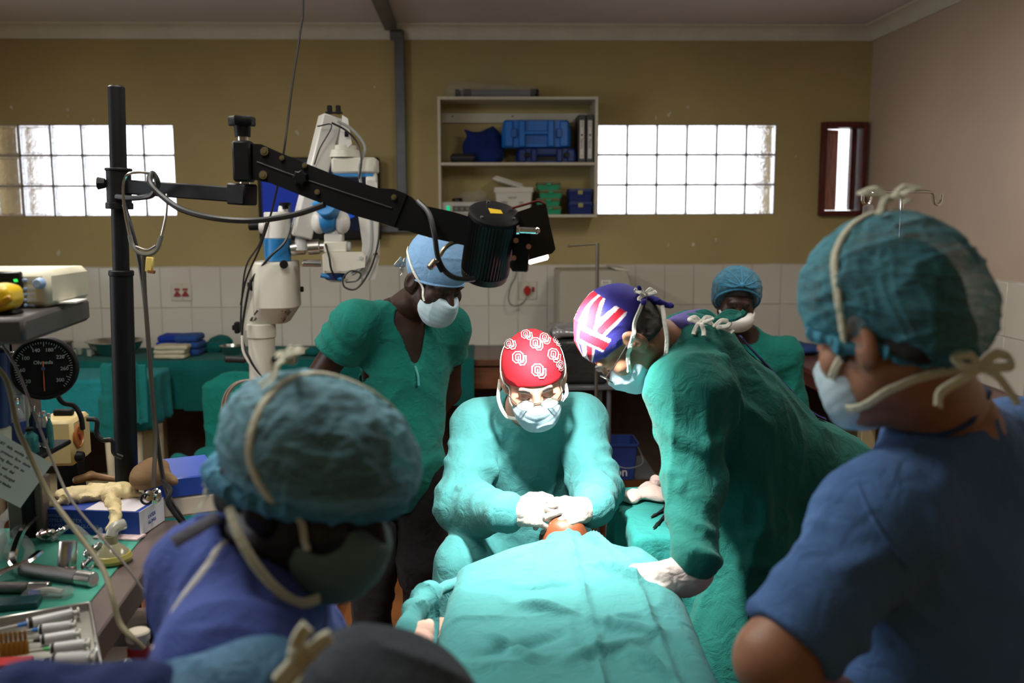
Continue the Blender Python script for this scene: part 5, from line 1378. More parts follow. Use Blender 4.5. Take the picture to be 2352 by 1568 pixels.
single('pillow_roll', poly(S, .006, lambda p: .003*folds(p, (14, 14, 14), 4)), cloth('pale_pink_cotton', (.62, .40, .32)), 'pale pink padded roll peeping out at the left edge of the drape', 'cushion')

def drapebox(name, label, cat, lo, hi, m, amp=.012, seed=0, vox=.009, rd=.02, flare=.0, fr=(11, 11, 2.5), low=None, tag_='single'):
    lo = V3(*lo); hi = V3(*hi); c = (lo+hi)/2; h = (hi-lo)/2
    S = Sdf().box(c, h, rd=rd)
    if flare:
        S0 = S; S2 = Sdf(); S2.lo, S2.hi = S.lo-flare, S.hi+flare
        S2.func(lambda p: S0(np.column_stack([c[0]+(p[:, 0]-c[0])*(1-flare*(hi[2]-p[:, 2])/max(h[0], .1)), c[1]+(p[:, 1]-c[1])*(1-flare*(hi[2]-p[:, 2])/max(h[1], .1)), p[:, 2]]))*.9); S = S2
    def d(p):
        side = sm(0, .06, hi[2]-p[:, 2]); dn = np.clip((hi[2]-p[:, 2])/(hi[2]-lo[2]), 0, 1)
        f = amp*(.35+1.1*dn)*side*folds(p, fr, seed, .5, .8)+.003*folds(p, (16, 16, 16), seed+9, 1, 1)
        return f
    mb = poly(S, vox, d)
    return mb
# instrument stand right of the surgeon
a = onz(1408, 1112, .885); b = onz(1452, 1232, .885)
lo = (b[0]+.005, b[1], .52); hi = (b[0]+.36, a[1]-.02, .885)
t = Thing('instrument_stand', 'steel instrument stand beneath the teal cloth between the two surgeons', 'stand', ((lo[0]+hi[0])/2, (lo[1]+hi[1])/2, 0))
t.part('tray', MB().box(((lo[0]+hi[0])/2, (lo[1]+hi[1])/2, .862), (.30, hi[1]-lo[1]-.05, .012), b=.004), STEELB)
t.part('post', MB().cyl(((lo[0]+hi[0])/2, hi[1]-.1, .05), ((lo[0]+hi[0])/2, hi[1]-.1, .86), .016), STEELB)
t.part('base', MB().box(((lo[0]+hi[0])/2, hi[1]-.15, .03), (.4, .3, .05), b=.015), STEELB)
single('stand_cloth', drapebox('', '', '', lo, hi, None, .022, 4, .0065, .018, .05, (13, 13, 2)), cloth('teal_stand_cloth', (.025, .24, .215)), 'teal cloth draped over the instrument stand beside the seated surgeon', 'cloth', ang=60)
def forceps(name, label, p0, p1, w_, mtip, mg):
    """scissor-like instrument lying along p0-p1: shanks, rings, tips"""
    p0, p1 = V3(*p0), V3(*p1); d = unit(p1-p0); s = np.cross(V3(0, 0, 1), d); L = np.linalg.norm(p1-p0)
    t = Thing(name, label, 'instrument', (p0+p1)/2)
    for e in (-1, 1):
        t.part('shank', MB().tube([p0+s*e*w_, p0+d*L*.35+s*e*w_*.5, p0+d*L*.62, p0+d*L*.8-s*e*.002], .0038, n=6), mg)
        t.part('tip', MB().tube([p0+d*L*.78-s*e*.002, p1-s*e*.001], [.0036, .0015], n=6, k=2), mtip)
        t.part('ring', MB().tube([p0-d*.012+s*e*w_+.011*(d*math.cos(q)+s*math.sin(q)) for q in np.linspace(0, 2*math.pi, 13)], .0026, n=6, k=2), mtip)
    return t
ZS = .890
forceps('needle_holder', 'black-handled instrument with a bright tip lying on the teal stand cloth', onz(1540, 1172, ZS), onz(1500, 1213, ZS), .006, CHROME, BLKM)
forceps('scissors', 'black-handled scissors lying behind another instrument on the teal stand cloth', onz(1533, 1166, ZS), onz(1495, 1188, ZS), .007, CHROME, BLKM)
S = Sdf().ell(onz(1450, 1148, ZS)+V3(0, 0, .012), (.030, .04, .018), None, 0).ell(onz(1492, 1140, ZS)+V3(0, 0, .016), (.032, .06, .024), None, .03).ell(onz(1505, 1122, ZS)+V3(0, 0, .02), (.02, .03, .022), None, .03).ell(onz(1520, 1150, ZS)+V3(0, 0, .012), (.02, .03, .015), None, .03).plane((0, 0, ZS), (0, 0, -1), .004)
single('gauze_swab', poly(S, .004, lambda p: .006*folds(p, (25, 25, 25), 4)), cloth('pink_gauze', (.62, .48, .43), b2s=50), 'crumpled pale pink gauze on the teal stand cloth behind the instruments', 'gauze')
# stool of the seated surgeon
t = Thing('surgeon_stool', 'round stool under the seated surgeon, hidden by the gown', 'stool', (.13, 3.02, 0))
t.part('seat', MB().lathe([(.15, 0), (.17, .01), (.17, .05), (.15, .06)], (.13, 3.02, .44)), BLKR)
t.part('post', MB().cyl((.13, 3.02, .06), (.13, 3.02, .44), .025), STEELB)
for i in range(5): t.part('leg', MB().tube([(.13, 3.02, .08), (.13+.25*math.cos(i*1.257), 3.02+.25*math.sin(i*1.257), .03)], .018, n=8), STEELB)

# ------------------------------------------------------------------ draped counter and chair
TEAL_C = cloth('dark_teal_sheet', (.004, .105, .095)); TEAL_M = cloth('mid_teal_sheet', (.010, .16, .15)); TEAL_T = cloth('blue_teal_sheet', (.014, .23, .25))
def overhang(x0, x1, y0, y1, z, hem, seed, wob=.02):
    L = y1-y0
    def F(u, v):
        x = x0+(x1-x0)*u; tot = L+(z-hem)+.03; s = v*tot
        y = np.where(s < L, y1-s, y0-.012*sm(L, L+.05, s)); zz = np.where(s < L, z, z-np.clip(s-L, 0, None))
        dn = np.clip((s-L)/(tot-L), 0, 1)
        p = np.column_stack([x, y, zz]); q = np.column_stack([x, s, 0*x])
        zz2 = .0022*(folds(q, (7, 7, 1), seed, 1, .6)+.4)*(s < L)
        y2 = -dn*wob*(.6+.6*np.sin(x*13+seed)+.6*folds(q, (5, 1.5, 1), seed+3))
        p[:, 2] += zz2+.012*dn*np.sin(x*2.3+seed); p[:, 1] += y2-.004
        return p
    return MB().sheet(F, 130, 60, .003)
xs = P(432, 850, 5.57)[0]; xe = P(1088, 800, 5.57)[0]
single('counter_cloth', overhang(-3.4, xs, 5.585, 6.17, .905, .665, 3), TEAL_C, 'dark teal cloth over the left half of the back counter', 'cloth', ang=60)
single('counter_cloth', overhang(xs-.03, xe, 5.575, 6.175, .909, .655, 9), TEAL_C, 'dark teal cloth over the back counter behind the microscope column', 'cloth', ang=60)
# low draped stand in front of the counter at the left
a, b = onz(40, 832, .885), onz(330, 872, .885)
lo = (-2.9, b[1], .60); hi = (b[0], 5.50, .885)
t = Thing('dressing_trolley', 'cream-legged dressing trolley under teal cloths at left, before the counter', 'trolley', ((lo[0]+hi[0])/2, 5.2, 0))
t.part('top', MB().box(((lo[0]+hi[0])/2, (lo[1]+hi[1])/2, .855), (hi[0]-lo[0]-.08, hi[1]-lo[1]-.05, .03), b=.004), CREAM)
for x in (lo[0]+.1, hi[0]-.06):
    for y in (lo[1]+.04, hi[1]-.06): t.part('leg', MB().cyl((x, y, 0), (x, y, .85), .022, n=12), mat('pale_cream_paint'))
lg = P(243, 960, 4.92)
t.part('leg', MB().cyl((lg[0], 4.99, 0), (lg[0]-.02, 4.99, .8), .024, n=12), mat('pale_cream_paint'))
t.part('lower_shelf', MB().box(((lo[0]+hi[0])/2, (lo[1]+hi[1])/2, .25), (hi[0]-lo[0]-.15, .4, .02)), CREAM)
single('trolley_cloth', drapebox('', '', '', lo, hi, None, .014, 14, .011, .015, .0, (9, 9, 2)), TEAL_T, 'blue-teal cloth over the dressing trolley at left, catching the light', 'cloth', ang=60)
S = Sdf().box(P(290, 905, 4.98), (.115, .012, .16), rd=.01, k=0).box(P(265, 960, 4.98), (.07, .012, .11), rd=.01, k=.03)
single('hanging_towel', poly(S, .007, lambda p: .022*folds(p, (16, 16, 3), 7)), TEAL_M, 'small dull teal towel hanging at the corner of the dressing trolley', 'towel', ang=60)

# chair under teal cloths
cx, cy = P(510, 900, 4.8)[0], 4.72
t = Thing('draped_chair', 'round-backed chair shrouded in green cloth behind the microscope stand', 'chair', (cx, cy, 0))
Rb = rotz(-.25)
pts = lambda x, y, z: V3(cx, cy, 0)+Rb@V3(x, y, z)
for e in (-1, 1):
    for yy in (-.2, .2): t.part('leg', MB().cyl(pts(e*.2, yy, 0), pts(e*.19, yy, .43), .016), mat('black_gloss_plastic'))
S = Sdf()
prof = lambda w_, z0, z1, y: [S.cap(pts(-w_, y, z), pts(w_, y, z), .028, k=.05) for z in np.linspace(z0, z1, 5)]
S.box(pts(0, .22, .66), (.205, .03, .22), Rb, .028, 0).ell(pts(0, .225, .80), (.20, .035, .15), Rb, .04)
t.part('back_cover', poly(S, .009, cl(.006, (7, 7, 7), .004, (16, 16, 16), seed=3)), cloth('chair_green_cloth', (.006, .17, .135)), ang=60)
S = Sdf().box(pts(0, -.02, .455), (.24, .24, .035), Rb, .03, 0).cap(pts(-.20, .18, .49), pts(.22, .18, .49), .045, k=.05).cap(pts(-.25, -.2, .44), pts(-.30, -.25, .18), .05, .07, .08).cap(pts(-.05, -.25, .45), pts(-.05, -.27, .15), .04, .06, .08).cap(pts(-.27, .05, .48), pts(-.32, .05, .2), .05, .05, .06).cap(pts(.2, -.25, .44), pts(.22, -.26, .15), .05, .06, .08).cap(pts(.0, -.26, .3), pts(.2, -.26, .3), .04, k=.1).cap(pts(-.25, -.22, .3), pts(.0, -.27, .3), .04, k=.1)
t.part('seat_cover', poly(S, .009, cl(.014, (7, 7, 5), .006, (14, 14, 12), seed=13)), TEAL_M, ang=60)

# things lying on the back counter
ZC = .914
def bowl(name, label, c, r, h_, m=STEELB, n=28, grp=None):
    return single(name, MB().lathe([(r*.6, 0), (r*.85, h_*.45), (r, h_), (r*1.06, h_*1.0), (r*1.06, h_*.97), (r*.97, h_*.93), (r*.8, h_*.45), (r*.55, h_*.06), (.001, h_*.05)], c, n=n), m, label, 'basin', grp)
c = onz(300, 800, ZC); c[1] = 5.86
bowl('wash_basin', 'wide steel wash basin on the teal counter cloth behind the black pole', c, .165, .085)
c = onz(545, 806, ZC); c[1] = 5.80
S_ = bowl('kidney_bowl', 'small steel bowl on the counter cloth left of the microscope column', c, .066, .055)
c = onz(1030, 808, ZC); bowl('gallipot', 'little steel bowl at the right end of the counter cloth', c, .040, .028)
def stack(name, label, x0, x1, ytop, ybot, Y, m, n, dep=.16, sd=0):
    a = P(x0, ybot, Y); b = P(x1, ytop, Y); w_ = b[0]-a[0]; H = b[2]-ZC; t = Thing(name, label, 'cloth', ((a[0]+b[0])/2, Y+dep/2, ZC))
    rg = random.Random(sd); h_ = H/n
    for i in range(n):
        S = Sdf().box(((a[0]+b[0])/2+rg.uniform(-.006, .006), Y+dep/2, ZC+h_*(i+.5)), (w_/2*rg.uniform(.93, 1), dep/2, h_*.5), rotz(rg.uniform(-.05, .05)), h_*.45)
        t.part('folded_towel', poly(S, .005, lambda p: .003*folds(p, (18, 18, 30), 4+i)), m)
    return t
stack('towel_stack', 'bright blue folded towels in a stack on the counter cloth beside the steel basin', 358, 413, 771, 796, 5.80, cloth('royal_blue_towel', (.012, .04, .32)), 3, sd=2)
stack('towel_stack', 'paler blue folded towels on the counter cloth right of the bright blue stack', 402, 456, 770, 799, 5.72, cloth('denim_blue_towel', (.02, .07, .25)), 3, sd=3)
stack('cloth_stack', 'flat cream folded cloths lying before the blue towels on the counter', 350, 427, 794, 812, 5.62, cloth('cream_cloth', (.50, .46, .32)), 3, .13, 4)
S = Sdf().ell(V3(*P(490, 786, 5.95)[:2], ZC+.03), (.10, .07, .035), None, 0).ell(V3(*P(510, 780, 6.02)[:2], ZC+.05), (.06, .05, .035), None, .04).plane((0, 0, ZC), (0, 0, -1), .004)
single('crumpled_cloth', poly(S, .007, lambda p: .016*folds(p, (12, 12, 12), 4)), TEAL_C, 'crumpled dark teal cloth at the back of the counter right of the blue towels', 'cloth')
S = Sdf().ell(V3(*P(722, 794, 5.72)[:2], ZC+.025), (.055, .05, .03), None, 0).plane((0, 0, ZC), (0, 0, -1), .004)
single('crumpled_cloth', poly(S, .006, lambda p: .012*folds(p, (14, 14, 14), 5)), TEAL_C, 'balled dark teal cloth on the counter behind the standing helper', 'cloth')
for k, (x0, x1, y0, y1, dz) in enumerate(((676, 722, 776, 786, 0), (668, 716, 786, 796, 0), (630, 642, 782, 792, 0))):
    c = P((x0+x1)/2, (y0+y1)/2, 5.78); w_ = (x1-x0)/375
    S = Sdf().ell((c[0], 5.80-.05*k, ZC+.02), (w_/2, .05, .02), None, 0).plane((0, 0, ZC), (0, 0, -1), .003)
    single('gauze_pad', poly(S, .006, lambda p: .006*folds(p, (14, 14, 40), 4+k)), cloth('cream_gauze', (.52, .48, .38)), ['white gauze bundle on the counter left of the helper in green', 'cream gauze bundle lying before the white one on the counter', 'small white swab beside the microscope column on the counter'][k], 'gauze')
PAPB = mat('waxy_paper_cup', (.42, .46, .38), .5, trans=.2)
for k, (x, y) in enumerate(((171, 818), (184, 814), (206, 818), (218, 814))):
    c = onz(x, y, ZC); c[1] -= 0
    single('medicine_cup', MB().lathe([(.014, 0), (.018, .038), (.0165, .038), (.013, .003), (.001, .003)], c+V3(0, 0, .002), n=16), PAPB, ['first small upturned medicine cup from the left on the counter cloth', 'second medicine cup from the left on the counter cloth', 'third medicine cup from the left on the counter cloth', 'last medicine cup of the row, nearest the steel basin'][k], 'cup', 'medicine cups on the counter')
c, s = pxbox(1022, 772, 1044, 806, 5.72, .08); c[2] = ZC+.048; s[2] = .096
t = Thing('carton', 'slim cream carton standing at the right end of the counter cloth', 'carton', (c[0], c[1], ZC))
t.part('box', MB().box(c, s, b=.002), mat('cream_card', (.50, .46, .33), .7))
t.part('flap', MB().box(c+V3(0, -.004, s[2]/2+.006), (s[0]*.9, .002, .012), R=rot((1, 0, 0), .4)), mat('cream_card'))
c = P(100, 778, 5.95); mb = MB()
single('instrument_tin', MB().box((c[0], 5.98, ZC+.025), (.26, .16, .05), b=.006).box((c[0], 5.98, ZC+.054), (.27, .17, .012), b=.004), mat('dark_steel', (.12, .11, .10), .4, metal=.8), 'flat dark steel instrument tin at the back of the counter, far left', 'tin')
S = Sdf().ell(V3(2.10, 5.85, CZ+.03), (.20, .09, .035), None, 0).ell(V3(2.02, 5.88, CZ+.05), (.10, .07, .03), None, .05).plane((0, 0, CZ+.001), (0, 0, -1), .004)
c = P(1836, 790, 5.6)
S = Sdf().ell(V3(c[0], 5.72, CZ+.03), (.19, .10, .035), None, 0).ell(V3(c[0]-.05, 5.75, CZ+.055), (.10, .07, .03), None, .05).plane((0, 0, CZ+.001), (0, 0, -1), .004)
single('folded_scrubs', poly(S, .007, lambda p: .010*folds(p, (10, 10, 26), 4)), cloth('denim_scrub', (.035, .085, .26)), 'crumpled blue scrubs lying on the side counter behind the nurse', 'cloth')

# beige steriliser on the counter, its stickers
c, s = pxbox(1284, 622, 1440, 800, 5.66, .42); z1 = c[2]+s[2]/2; z0 = CZ+.012
BEI = mat('beige_enamel', (.42, .40, .32), .4, var=.02)
t = Thing('steriliser', 'beige bench steriliser on the back counter behind the flag cap', 'appliance', (c[0], c[1], CZ))
R = []
hx = s[0]/2
for y, k in ((5.66, .97), (5.675, 1), (6.07, 1), (6.08, .97)):
    R.append(np.array([(c[0]+x*k, y, z0+(z-z0)*1) for x, z in ((-hx, z0), (hx+.04, z0), (hx+.04, z1-.13), (hx+.005, z1-.01), (hx-.01, z1), (-hx+.01, z1), (-hx, z1-.012))]))
t.part('housing', MB().rings(R), BEI)
t.part('lid_edge', MB().box((c[0]+hx-.03, 5.86, z1+.006), (.09, .40, .012), R=rot((0, 1, 0), .12), b=.003), mat('pale_enamel', (.6, .58, .52), .35))
st = P(1392, 655, 5.655)
lb = t.part('sticker', MB().box((st[0], 5.658, st[2]), (.062, .003, .062)), mat('white_paper'))
t.part('lettering', MB().text('Rescue', .013, (st[0], 5.656, st[2]+.018), (1, 0, 0), (0, 0, 1)).text('Servicing Support', .007, (st[0], 5.656, st[2]+.004), (1, 0, 0), (0, 0, 1)).text('0861 227 000', .010, (st[0], 5.656, st[2]-.009), (1, 0, 0), (0, 0, 1)).text('info@support', .007, (st[0], 5.656, st[2]-.021), (1, 0, 0), (0, 0, 1)), mat('black_print'), lb)
for x in (-.8, .9):
    t.part('foot', MB().cyl((c[0]+x*hx, 5.75, CZ), (c[0]+x*hx, 5.75, z0), .015, n=10), BLKR)
# covered suction trolley in front of the counter
ty = 4.7
c, s = pxbox(1270, 778, 1402, 884, ty, .36); z0 = c[2]-s[2]/2; z1 = c[2]+s[2]/2
t = Thing('suction_trolley', 'dark trolley with a black-covered unit on top, between the two surgeons', 'trolley', (c[0], c[1], 0))
t.part('top_shelf', MB().box((c[0], c[1], z0-.012), (s[0]+.04, .42, .022), b=.004), STEEL)
for ex_ in (-1, 1):
    for ey in (-1, 1): t.part('leg', MB().cyl((c[0]+ex_*s[0]*.48, c[1]+ey*.18, 0), (c[0]+ex_*s[0]*.48, c[1]+ey*.18, z0-.02), .012, n=10), STEEL)
t.part('lower_shelf', MB().box((c[0]+.12, c[1], .42), (s[0]+.25, .42, .02), b=.004), STEEL)
S = Sdf().box(c, s/2-.004, rd=.03)
single('covered_machine', poly(S, .008, lambda p: .006*folds(p, (9, 9, 9), 5)), mat('black_vinyl_cover', (.03, .03, .03), .3, bump2=.3), 'machine under a black vinyl cover on the dark trolley behind the red cap', 'machine')
S = Sdf().box((c[0], c[1], z1+.022), (s[0]/2, .17, .018), rd=.015, k=0)
single('silver_bag', poly(S, .006, lambda p: .012*folds(p, (14, 14, 20), 5)), mat('silver_plastic', (.38, .38, .40), .22, metal=.4, bump2=.5), 'crinkled silver plastic bag lying on the black-covered machine', 'bag')
c, s = pxbox(1378, 990, 1466, 1074, 4.60, .2); z0 = .431; h_ = s[2]; cz = z0
t = Thing('bucket', 'dark blue plastic bucket with wire handle in the shadows behind the seated surgeon', 'bucket', (c[0], c[1], z0))
BB = mat('dark_blue_bucket', (.012, .03, .14), .4)
def bq(k, z, w_=1): return np.array([(c[0]+x*s[0]/2*k, c[1]+y*.1*k, z) for x, y in ((-1, -.9), (-.92, -1), (.92, -1), (1, -.9), (1, .9), (.92, 1), (-.92, 1), (-1, .9))])
t.part('tub', MB().rings([bq(.85, z0), bq(1, z0+h_), bq(1.06, z0+h_), bq(1.06, z0+h_-.012), bq(1.0, z0+h_-.014), bq(.96, z0+h_-.004), bq(.82, z0+.008)]), BB)
t.part('handle', MB().tube([(c[0]-s[0]*.45, c[1]-.1, z0+h_*.9), (c[0]+.0, c[1]-.16, z0+h_*.45), (c[0]+s[0]*.6, c[1]-.12, z0+h_*.5), (c[0]+s[0]*.5, c[1]-.02, z0+h_*.95)], .003, n=6), STEEL)
t.part('lettering', MB().text('on', .062, (c[0]-.02, c[1]-.098, z0+h_*.22), (1, 0, 0), (0, .12, 1), align='LEFT'), mat('pale_print', (.45, .45, .42), .6))

# drip stands
c = P(2072, 450, 3.75)
t = Thing('drip_stand', 'chrome drip stand with two hooks against the right wall, behind the right-hand man', 'stand', (c[0], c[1], 0))
zt = P(2072, 440, 3.75)[2]
t.part('pole', MB().cyl((c[0], c[1], .05), (c[0], c[1], zt), .0085, n=12), CHROME)
xl, xr = P(1998, 440, 3.75)[0], P(2148, 440, 3.75)[0]
for e, x in ((-1, xl), (1, xr)):
    t.part('hook', MB().tube([(c[0], c[1], zt), (x-e*.04, c[1], zt), (x-e*.012, c[1], zt-.005), (x-e*.006, c[1], zt-.022), (x, c[1], zt-.045), (x+e*.014, c[1], zt-.05), (x+e*.026, c[1], zt-.04), (x+e*.027, c[1], zt-.008)], .0062, n=8, k=5), CHROME)
for i in range(5): t.part('foot', MB().tube([(c[0], c[1], .09), (c[0]+.26*math.cos(i*1.257), c[1]+.26*math.sin(i*1.257), .03)], .012, n=8), CHROME)
b_ = P(1984, 490, 3.75)
S = Sdf().box((xl-.005, c[1], zt-.13), (.022, .008, .08), rd=.006)
single('drip_bag', poly(S, .004, lambda p: .006*folds(p, (30, 30, 20), 5)), film('clear_wrap'), 'clear empty drip bag hanging from the chrome stand, by the wooden window', 'bag')
c = P(1372, 600, 4.35); zt = P(1372, 558, 4.35)[2]; xl = P(1306, 566, 4.35)[0]
t = Thing('screen_pole', 'thin upright rod with a bent arm in front of the beige steriliser', 'rod', (c[0], c[1], 0))
t.part('rod', MB().cyl((c[0], c[1], 0), (c[0], c[1], zt), .0085, n=10), mat('dull_steel', (.20, .17, .14), .4, metal=.8))
t.part('arm', MB().tube([(c[0], c[1], zt-.004), (xl+.02, c[1], zt-.012), (xl, c[1], zt-.016), (xl+.002, c[1], zt-.004)], .004, n=8, k=4), mat('dull_steel'))
t.part('base', MB().lathe([(.16, 0), (.16, .015), (.02, .03)], (c[0], c[1], 0)), mat('dull_steel'))
# ------------------------------------------------------------------ surgical microscope behind the helper
MW = mat('microscope_white', (.58, .57, .53), .35, var=.03, vs=5); MG = mat('microscope_grey', (.40, .41, .40), .4); MBL = mat('microscope_blue', (.015, .16, .40), .4); MCR = mat('microscope_cream', (.56, .54, .46), .4, var=.03)
YM = 4.1
m_ = lambda x, y, d=0: P(x, y, YM+d)
px_ = 1/530
t = Thing('surgical_microscope', 'white and blue floor-standing surgical microscope behind the standing helper', 'microscope', (m_(603, 900)[0], YM, 0))
def vcyl(x, y0, y1, r0, r1=None, d=0, n=28, bev=.004):
    a, b = m_(x, y1, d), m_(x, y0, d); b[0] = a[0] = (a[0]+b[0])/2
    return MB().cyl(a, b, r0, r1, n, bev)
t.part('base', MB().box((m_(603, 900)[0], YM, .06), (.62, .62, .10), b=.03), MG)
t.part('column', MB().cyl((m_(600, 900)[0], YM, .1), m_(600, 752), 30*px_, None, 28), MCR)
t.part('column_sleeve', vcyl(600, 742, 775, 33*px_), MCR)
xh = m_(640, 680)[0]
# cream housing with slotted underside
z1, z0 = m_(640, 600)[2], m_(640, 742)[2]; zf = m_(640, 703)[2]; R = []
hx = 49*px_
def ringz(z, k, fy=0):
    an = np.linspace(0, 2*math.pi, 28, endpoint=False); c_, s_ = np.cos(an), np.sin(an); e = .55
    return np.column_stack([xh-.01+hx*k*np.sign(c_)*np.abs(c_)**e, YM+.02+.12*k*np.sign(s_)*np.abs(s_)**e, np.full(28, z)])
hs = [ringz(z1, .93), ringz(z1-.008, .98), ringz(z1-.03, 1.0), ringz(zf, 1.0), ringz(z0, .78)]
for r in hs[3:4]: r[:, 2] += 0
hs[4][:, 0] -= .035; hs[4][:, 1] += .04
hous = t.part('motor_housing', MB().rings(hs[::-1]), MCR, ang=30)
hous2 = t.part('side_housing', MB().rings([np.array([m_(x, y, d) for x, y in ((592, 640), (606, 604), (622, 604), (622, 744), (566, 760), (557, 752))]) for d in (-.03, .1)]), MCR)
for j in range(2):
    for i in range(9):
        a = m_(592+i*9.5-j*12, 712+j*17, -.085+.035*j); b = m_(585+i*9.5-j*12, 722+j*17, -.05+.035*j)
        t.part('vent_slot', MB().cyl(a, b, .0045, n=6), mat('dark_slot', (.08, .08, .07), .8), parent=hous)
t.part('blue_collar', vcyl(638, 548, 599, 29*px_, 31*px_, bev=.001), MBL)
t.part('upper_column', vcyl(637, 487, 548, 30*px_, 29*px_), MW)
t.part('top_knob', MB().lathe([(.012, 0), (.012, .012), (.024, .014), (.026, .026), (.008, .028)], m_(656, 480, -.03), n=10), BLKM)
t.part('top_boss', vcyl(650, 472, 488, .022, .018), MW)
t.part('side_knob', MB().cyl(m_(572, 520), m_(597, 518), .017, .02, 14, .002), BLKM).parent = t.o
t.part('side_boss', MB().cyl(m_(597, 520), m_(610, 520), .03, .03, 14, .003), MW)
t.part('round_knob', MB().cyl(m_(652, 607, -.13), m_(652, 607, -.10), .018, .018, 16, .002), BLKM)
t.part('round_knob', MB().cyl(m_(690, 664, 0), m_(697, 664, 0), .012, .012, 14, .002), BLKM)
for (x, y) in ((580, 654), (545, 752)): t.part('clamp_knob', MB().box(m_(x, y, -.03), (.022, .03, .05), b=.005).box(m_(x-8, y, -.03), (.012, .02, .022), b=.003), BLKM)
for (x0, x1) in ((516, 566), (626, 682)): t.part('push_handle', MB().cyl(m_(x0, 824, -.03), m_(x1, 826, -.03), .0155, .0155, 14, .006), BLKR)
ey = t.part('cable_hook', MB().prism([(.028*math.cos(a), .028*math.sin(a)*1.0) for a in np.linspace(0, math.pi, 10)]+[(-.024, -.05), (0, -.075), (.024, -.05)], m_(578, 893, -.09), (1, 0, 0), (0, 0, 1), .03, .004), MW)
t.part('hook_hole', MB().cyl(m_(578, 897, -.107), m_(578, 897, -.104), .010, n=14), BLKR, parent=ey)
# long slanted arm and its top
a, b = m_(759, 268, .05), m_(690, 545, .0)
d = unit(b-a); n_ = unit(V3(.45, -1, .12)-d*(V3(.45, -1, .12)@d)); s_ = np.cross(d, n_)
arm = t.part('slanted_arm', MB().box((a+b)/2, (.082, np.linalg.norm(b-a), .10), R=np.column_stack([s_, d, n_]), b=.006), MW)
for x in (757, 777): t.part('arm_peg', MB().box(m_(x, 252, .05), (.020, .02, .036), b=.003), BLKM)
t.part('peg_plate', MB().box(m_(767, 259, .05), (.07, .03, .006)), BLKM)
t.part('side_cheek', MB().rings([np.array([m_(x, y, dd) for x, y in ((786, 264), (799, 272), (808, 330), (800, 338), (776, 340))]) for dd in (.0, .08)]), MW)
t.part('red_lever', MB().box(m_(771, 365, .03), (.02, .02, .03), R=rot((0, 1, 0), .5), b=.003), REDP)
t.part('pivot_cone', MB().lathe([(.075, 0), (.07, .02), (.068, .03), (.055, .034), (.054, .05), (.036, .054), (.030, .11), (.02, .115)], m_(790, 362, .05), n=24), MCR)
t.part('cross_head', MB().box((m_(764, 380)[0]+.09, YM+.05, m_(810, 380)[2]), (.19, .13, .068), b=.01), MCR)
t.part('head_stripe', MB().box((m_(764, 400)[0]+.085, YM+.05, m_(810, 402)[2]), (.175, .12, .012)), MBL)
t.part('pivot_knob', MB().cyl(m_(792, 308, -.02), m_(800, 308, -.02), .012, n=12), BLKM)
# right-hand hanging arm
pl = lambda L, d0, d1: MB().rings([np.array([m_(x, y, dd) for x, y in L]) for dd in (d0, d1)])
t.part('drop_arm', pl(((848, 412), (866, 420), (872, 500), (872, 590), (862, 640), (838, 646), (826, 640), (832, 560), (822, 490), (836, 470)), -.02, .07), MW, ang=30)
t.part('drop_joint', MB().cyl(m_(842, 416, .02), m_(866, 416, .02), .035, .035, 18, .006), MW)
t.part('arm_bolt', MB().cyl(m_(860, 584, -.03), m_(870, 582, -.05), .007, n=10), CHROME)
# optics
bl = t.part('eye_joint', MB().ell(m_(750, 508, -.03), (.055, .055, .05)), MBL)
for x, y in ((733, 510), (786, 510)): t.part('joint_cheek', MB().ell(m_(x, y, -.03), (.034, .05, .050), rotz(.2)), MW)
t.part('eye_tube', MB().cyl(m_(758, 488, -.05), m_(748, 472, -.10), .040, .045, 18, .004), MBL)
t.part('eye_hood', MB().box(m_(735, 466, -.09), (.06, .05, .03), R=rot((0, 1, 0), -.5), b=.006), mat('sky_blue_plastic', (.03, .25, .62), .4))
t.part('neck_block', vcyl(768, 520, 540, .040, .036), MW)
t.part('beam_block', MB().box(m_(768, 546, -.01), (.075, .08, .034), b=.004), MW)
t.part('beam_block', MB().box(m_(773, 566, -.01), (.095, .09, .045), b=.004), MCR)
t.part('side_dial', MB().cyl(m_(797, 567, -.01), m_(806, 567, -.01), .022, .022, 16, .003), MG)
J = t.part('coupling', MB().cyl(m_(668, 572), m_(700, 568), .028, .030, 20, .003).cyl(m_(708, 568), m_(735, 566), .032, .032, 20, .002).cyl(m_(735, 566), m_(750, 566), .024, .024, 20, .002), STEELB)
t.part('coupling_neck', MB().cyl(m_(692, 535), m_(692, 575), .022, .034, 18, .002), MG)
hb = t.part('lens_body', pl(((741, 584), (752, 578), (832, 578), (840, 588), (838, 614), (800, 622), (744, 622)), -.07, .06), MCR, ang=30)
t.part('body_bolt', MB().cyl(m_(829, 592, -.075), m_(829, 592, -.068), .008, n=12), MG, parent=hb)
t.part('lower_body', pl(((740, 584), (746, 582), (750, 640), (836, 640), (836, 648), (760, 648), (742, 636)), -.04, .07), MCR)
t.part('grip_handle', MB().cyl(m_(694, 604, -.05), m_(738, 605, -.03), .0145, .0145, 16, .003), STEELB)
t.part('objective', MB().cyl(m_(770, 642, -.02), m_(770, 628, -.02), .042, .046, 22, .003), mat('navy_ring', (.008, .03, .12), .4))
t.part('blue_lever', MB().cyl(m_(737, 632, -.05), m_(785, 641, -.05), .010, n=10), MBL)
BLKC = mat('black_cable', (.010, .010, .010), .45); GRYC = mat('grey_cable', (.26, .28, .27), .5); TAN_C = mat('taupe_cable', (.20, .15, .12), .5)
t.part('cable', MB().tube([m_(776, 278, -.03), m_(810, 298, -.03), m_(838, 338, -.04), m_(826, 380, -.05), m_(828, 420, -.05)], .0062, n=7), GRYC)
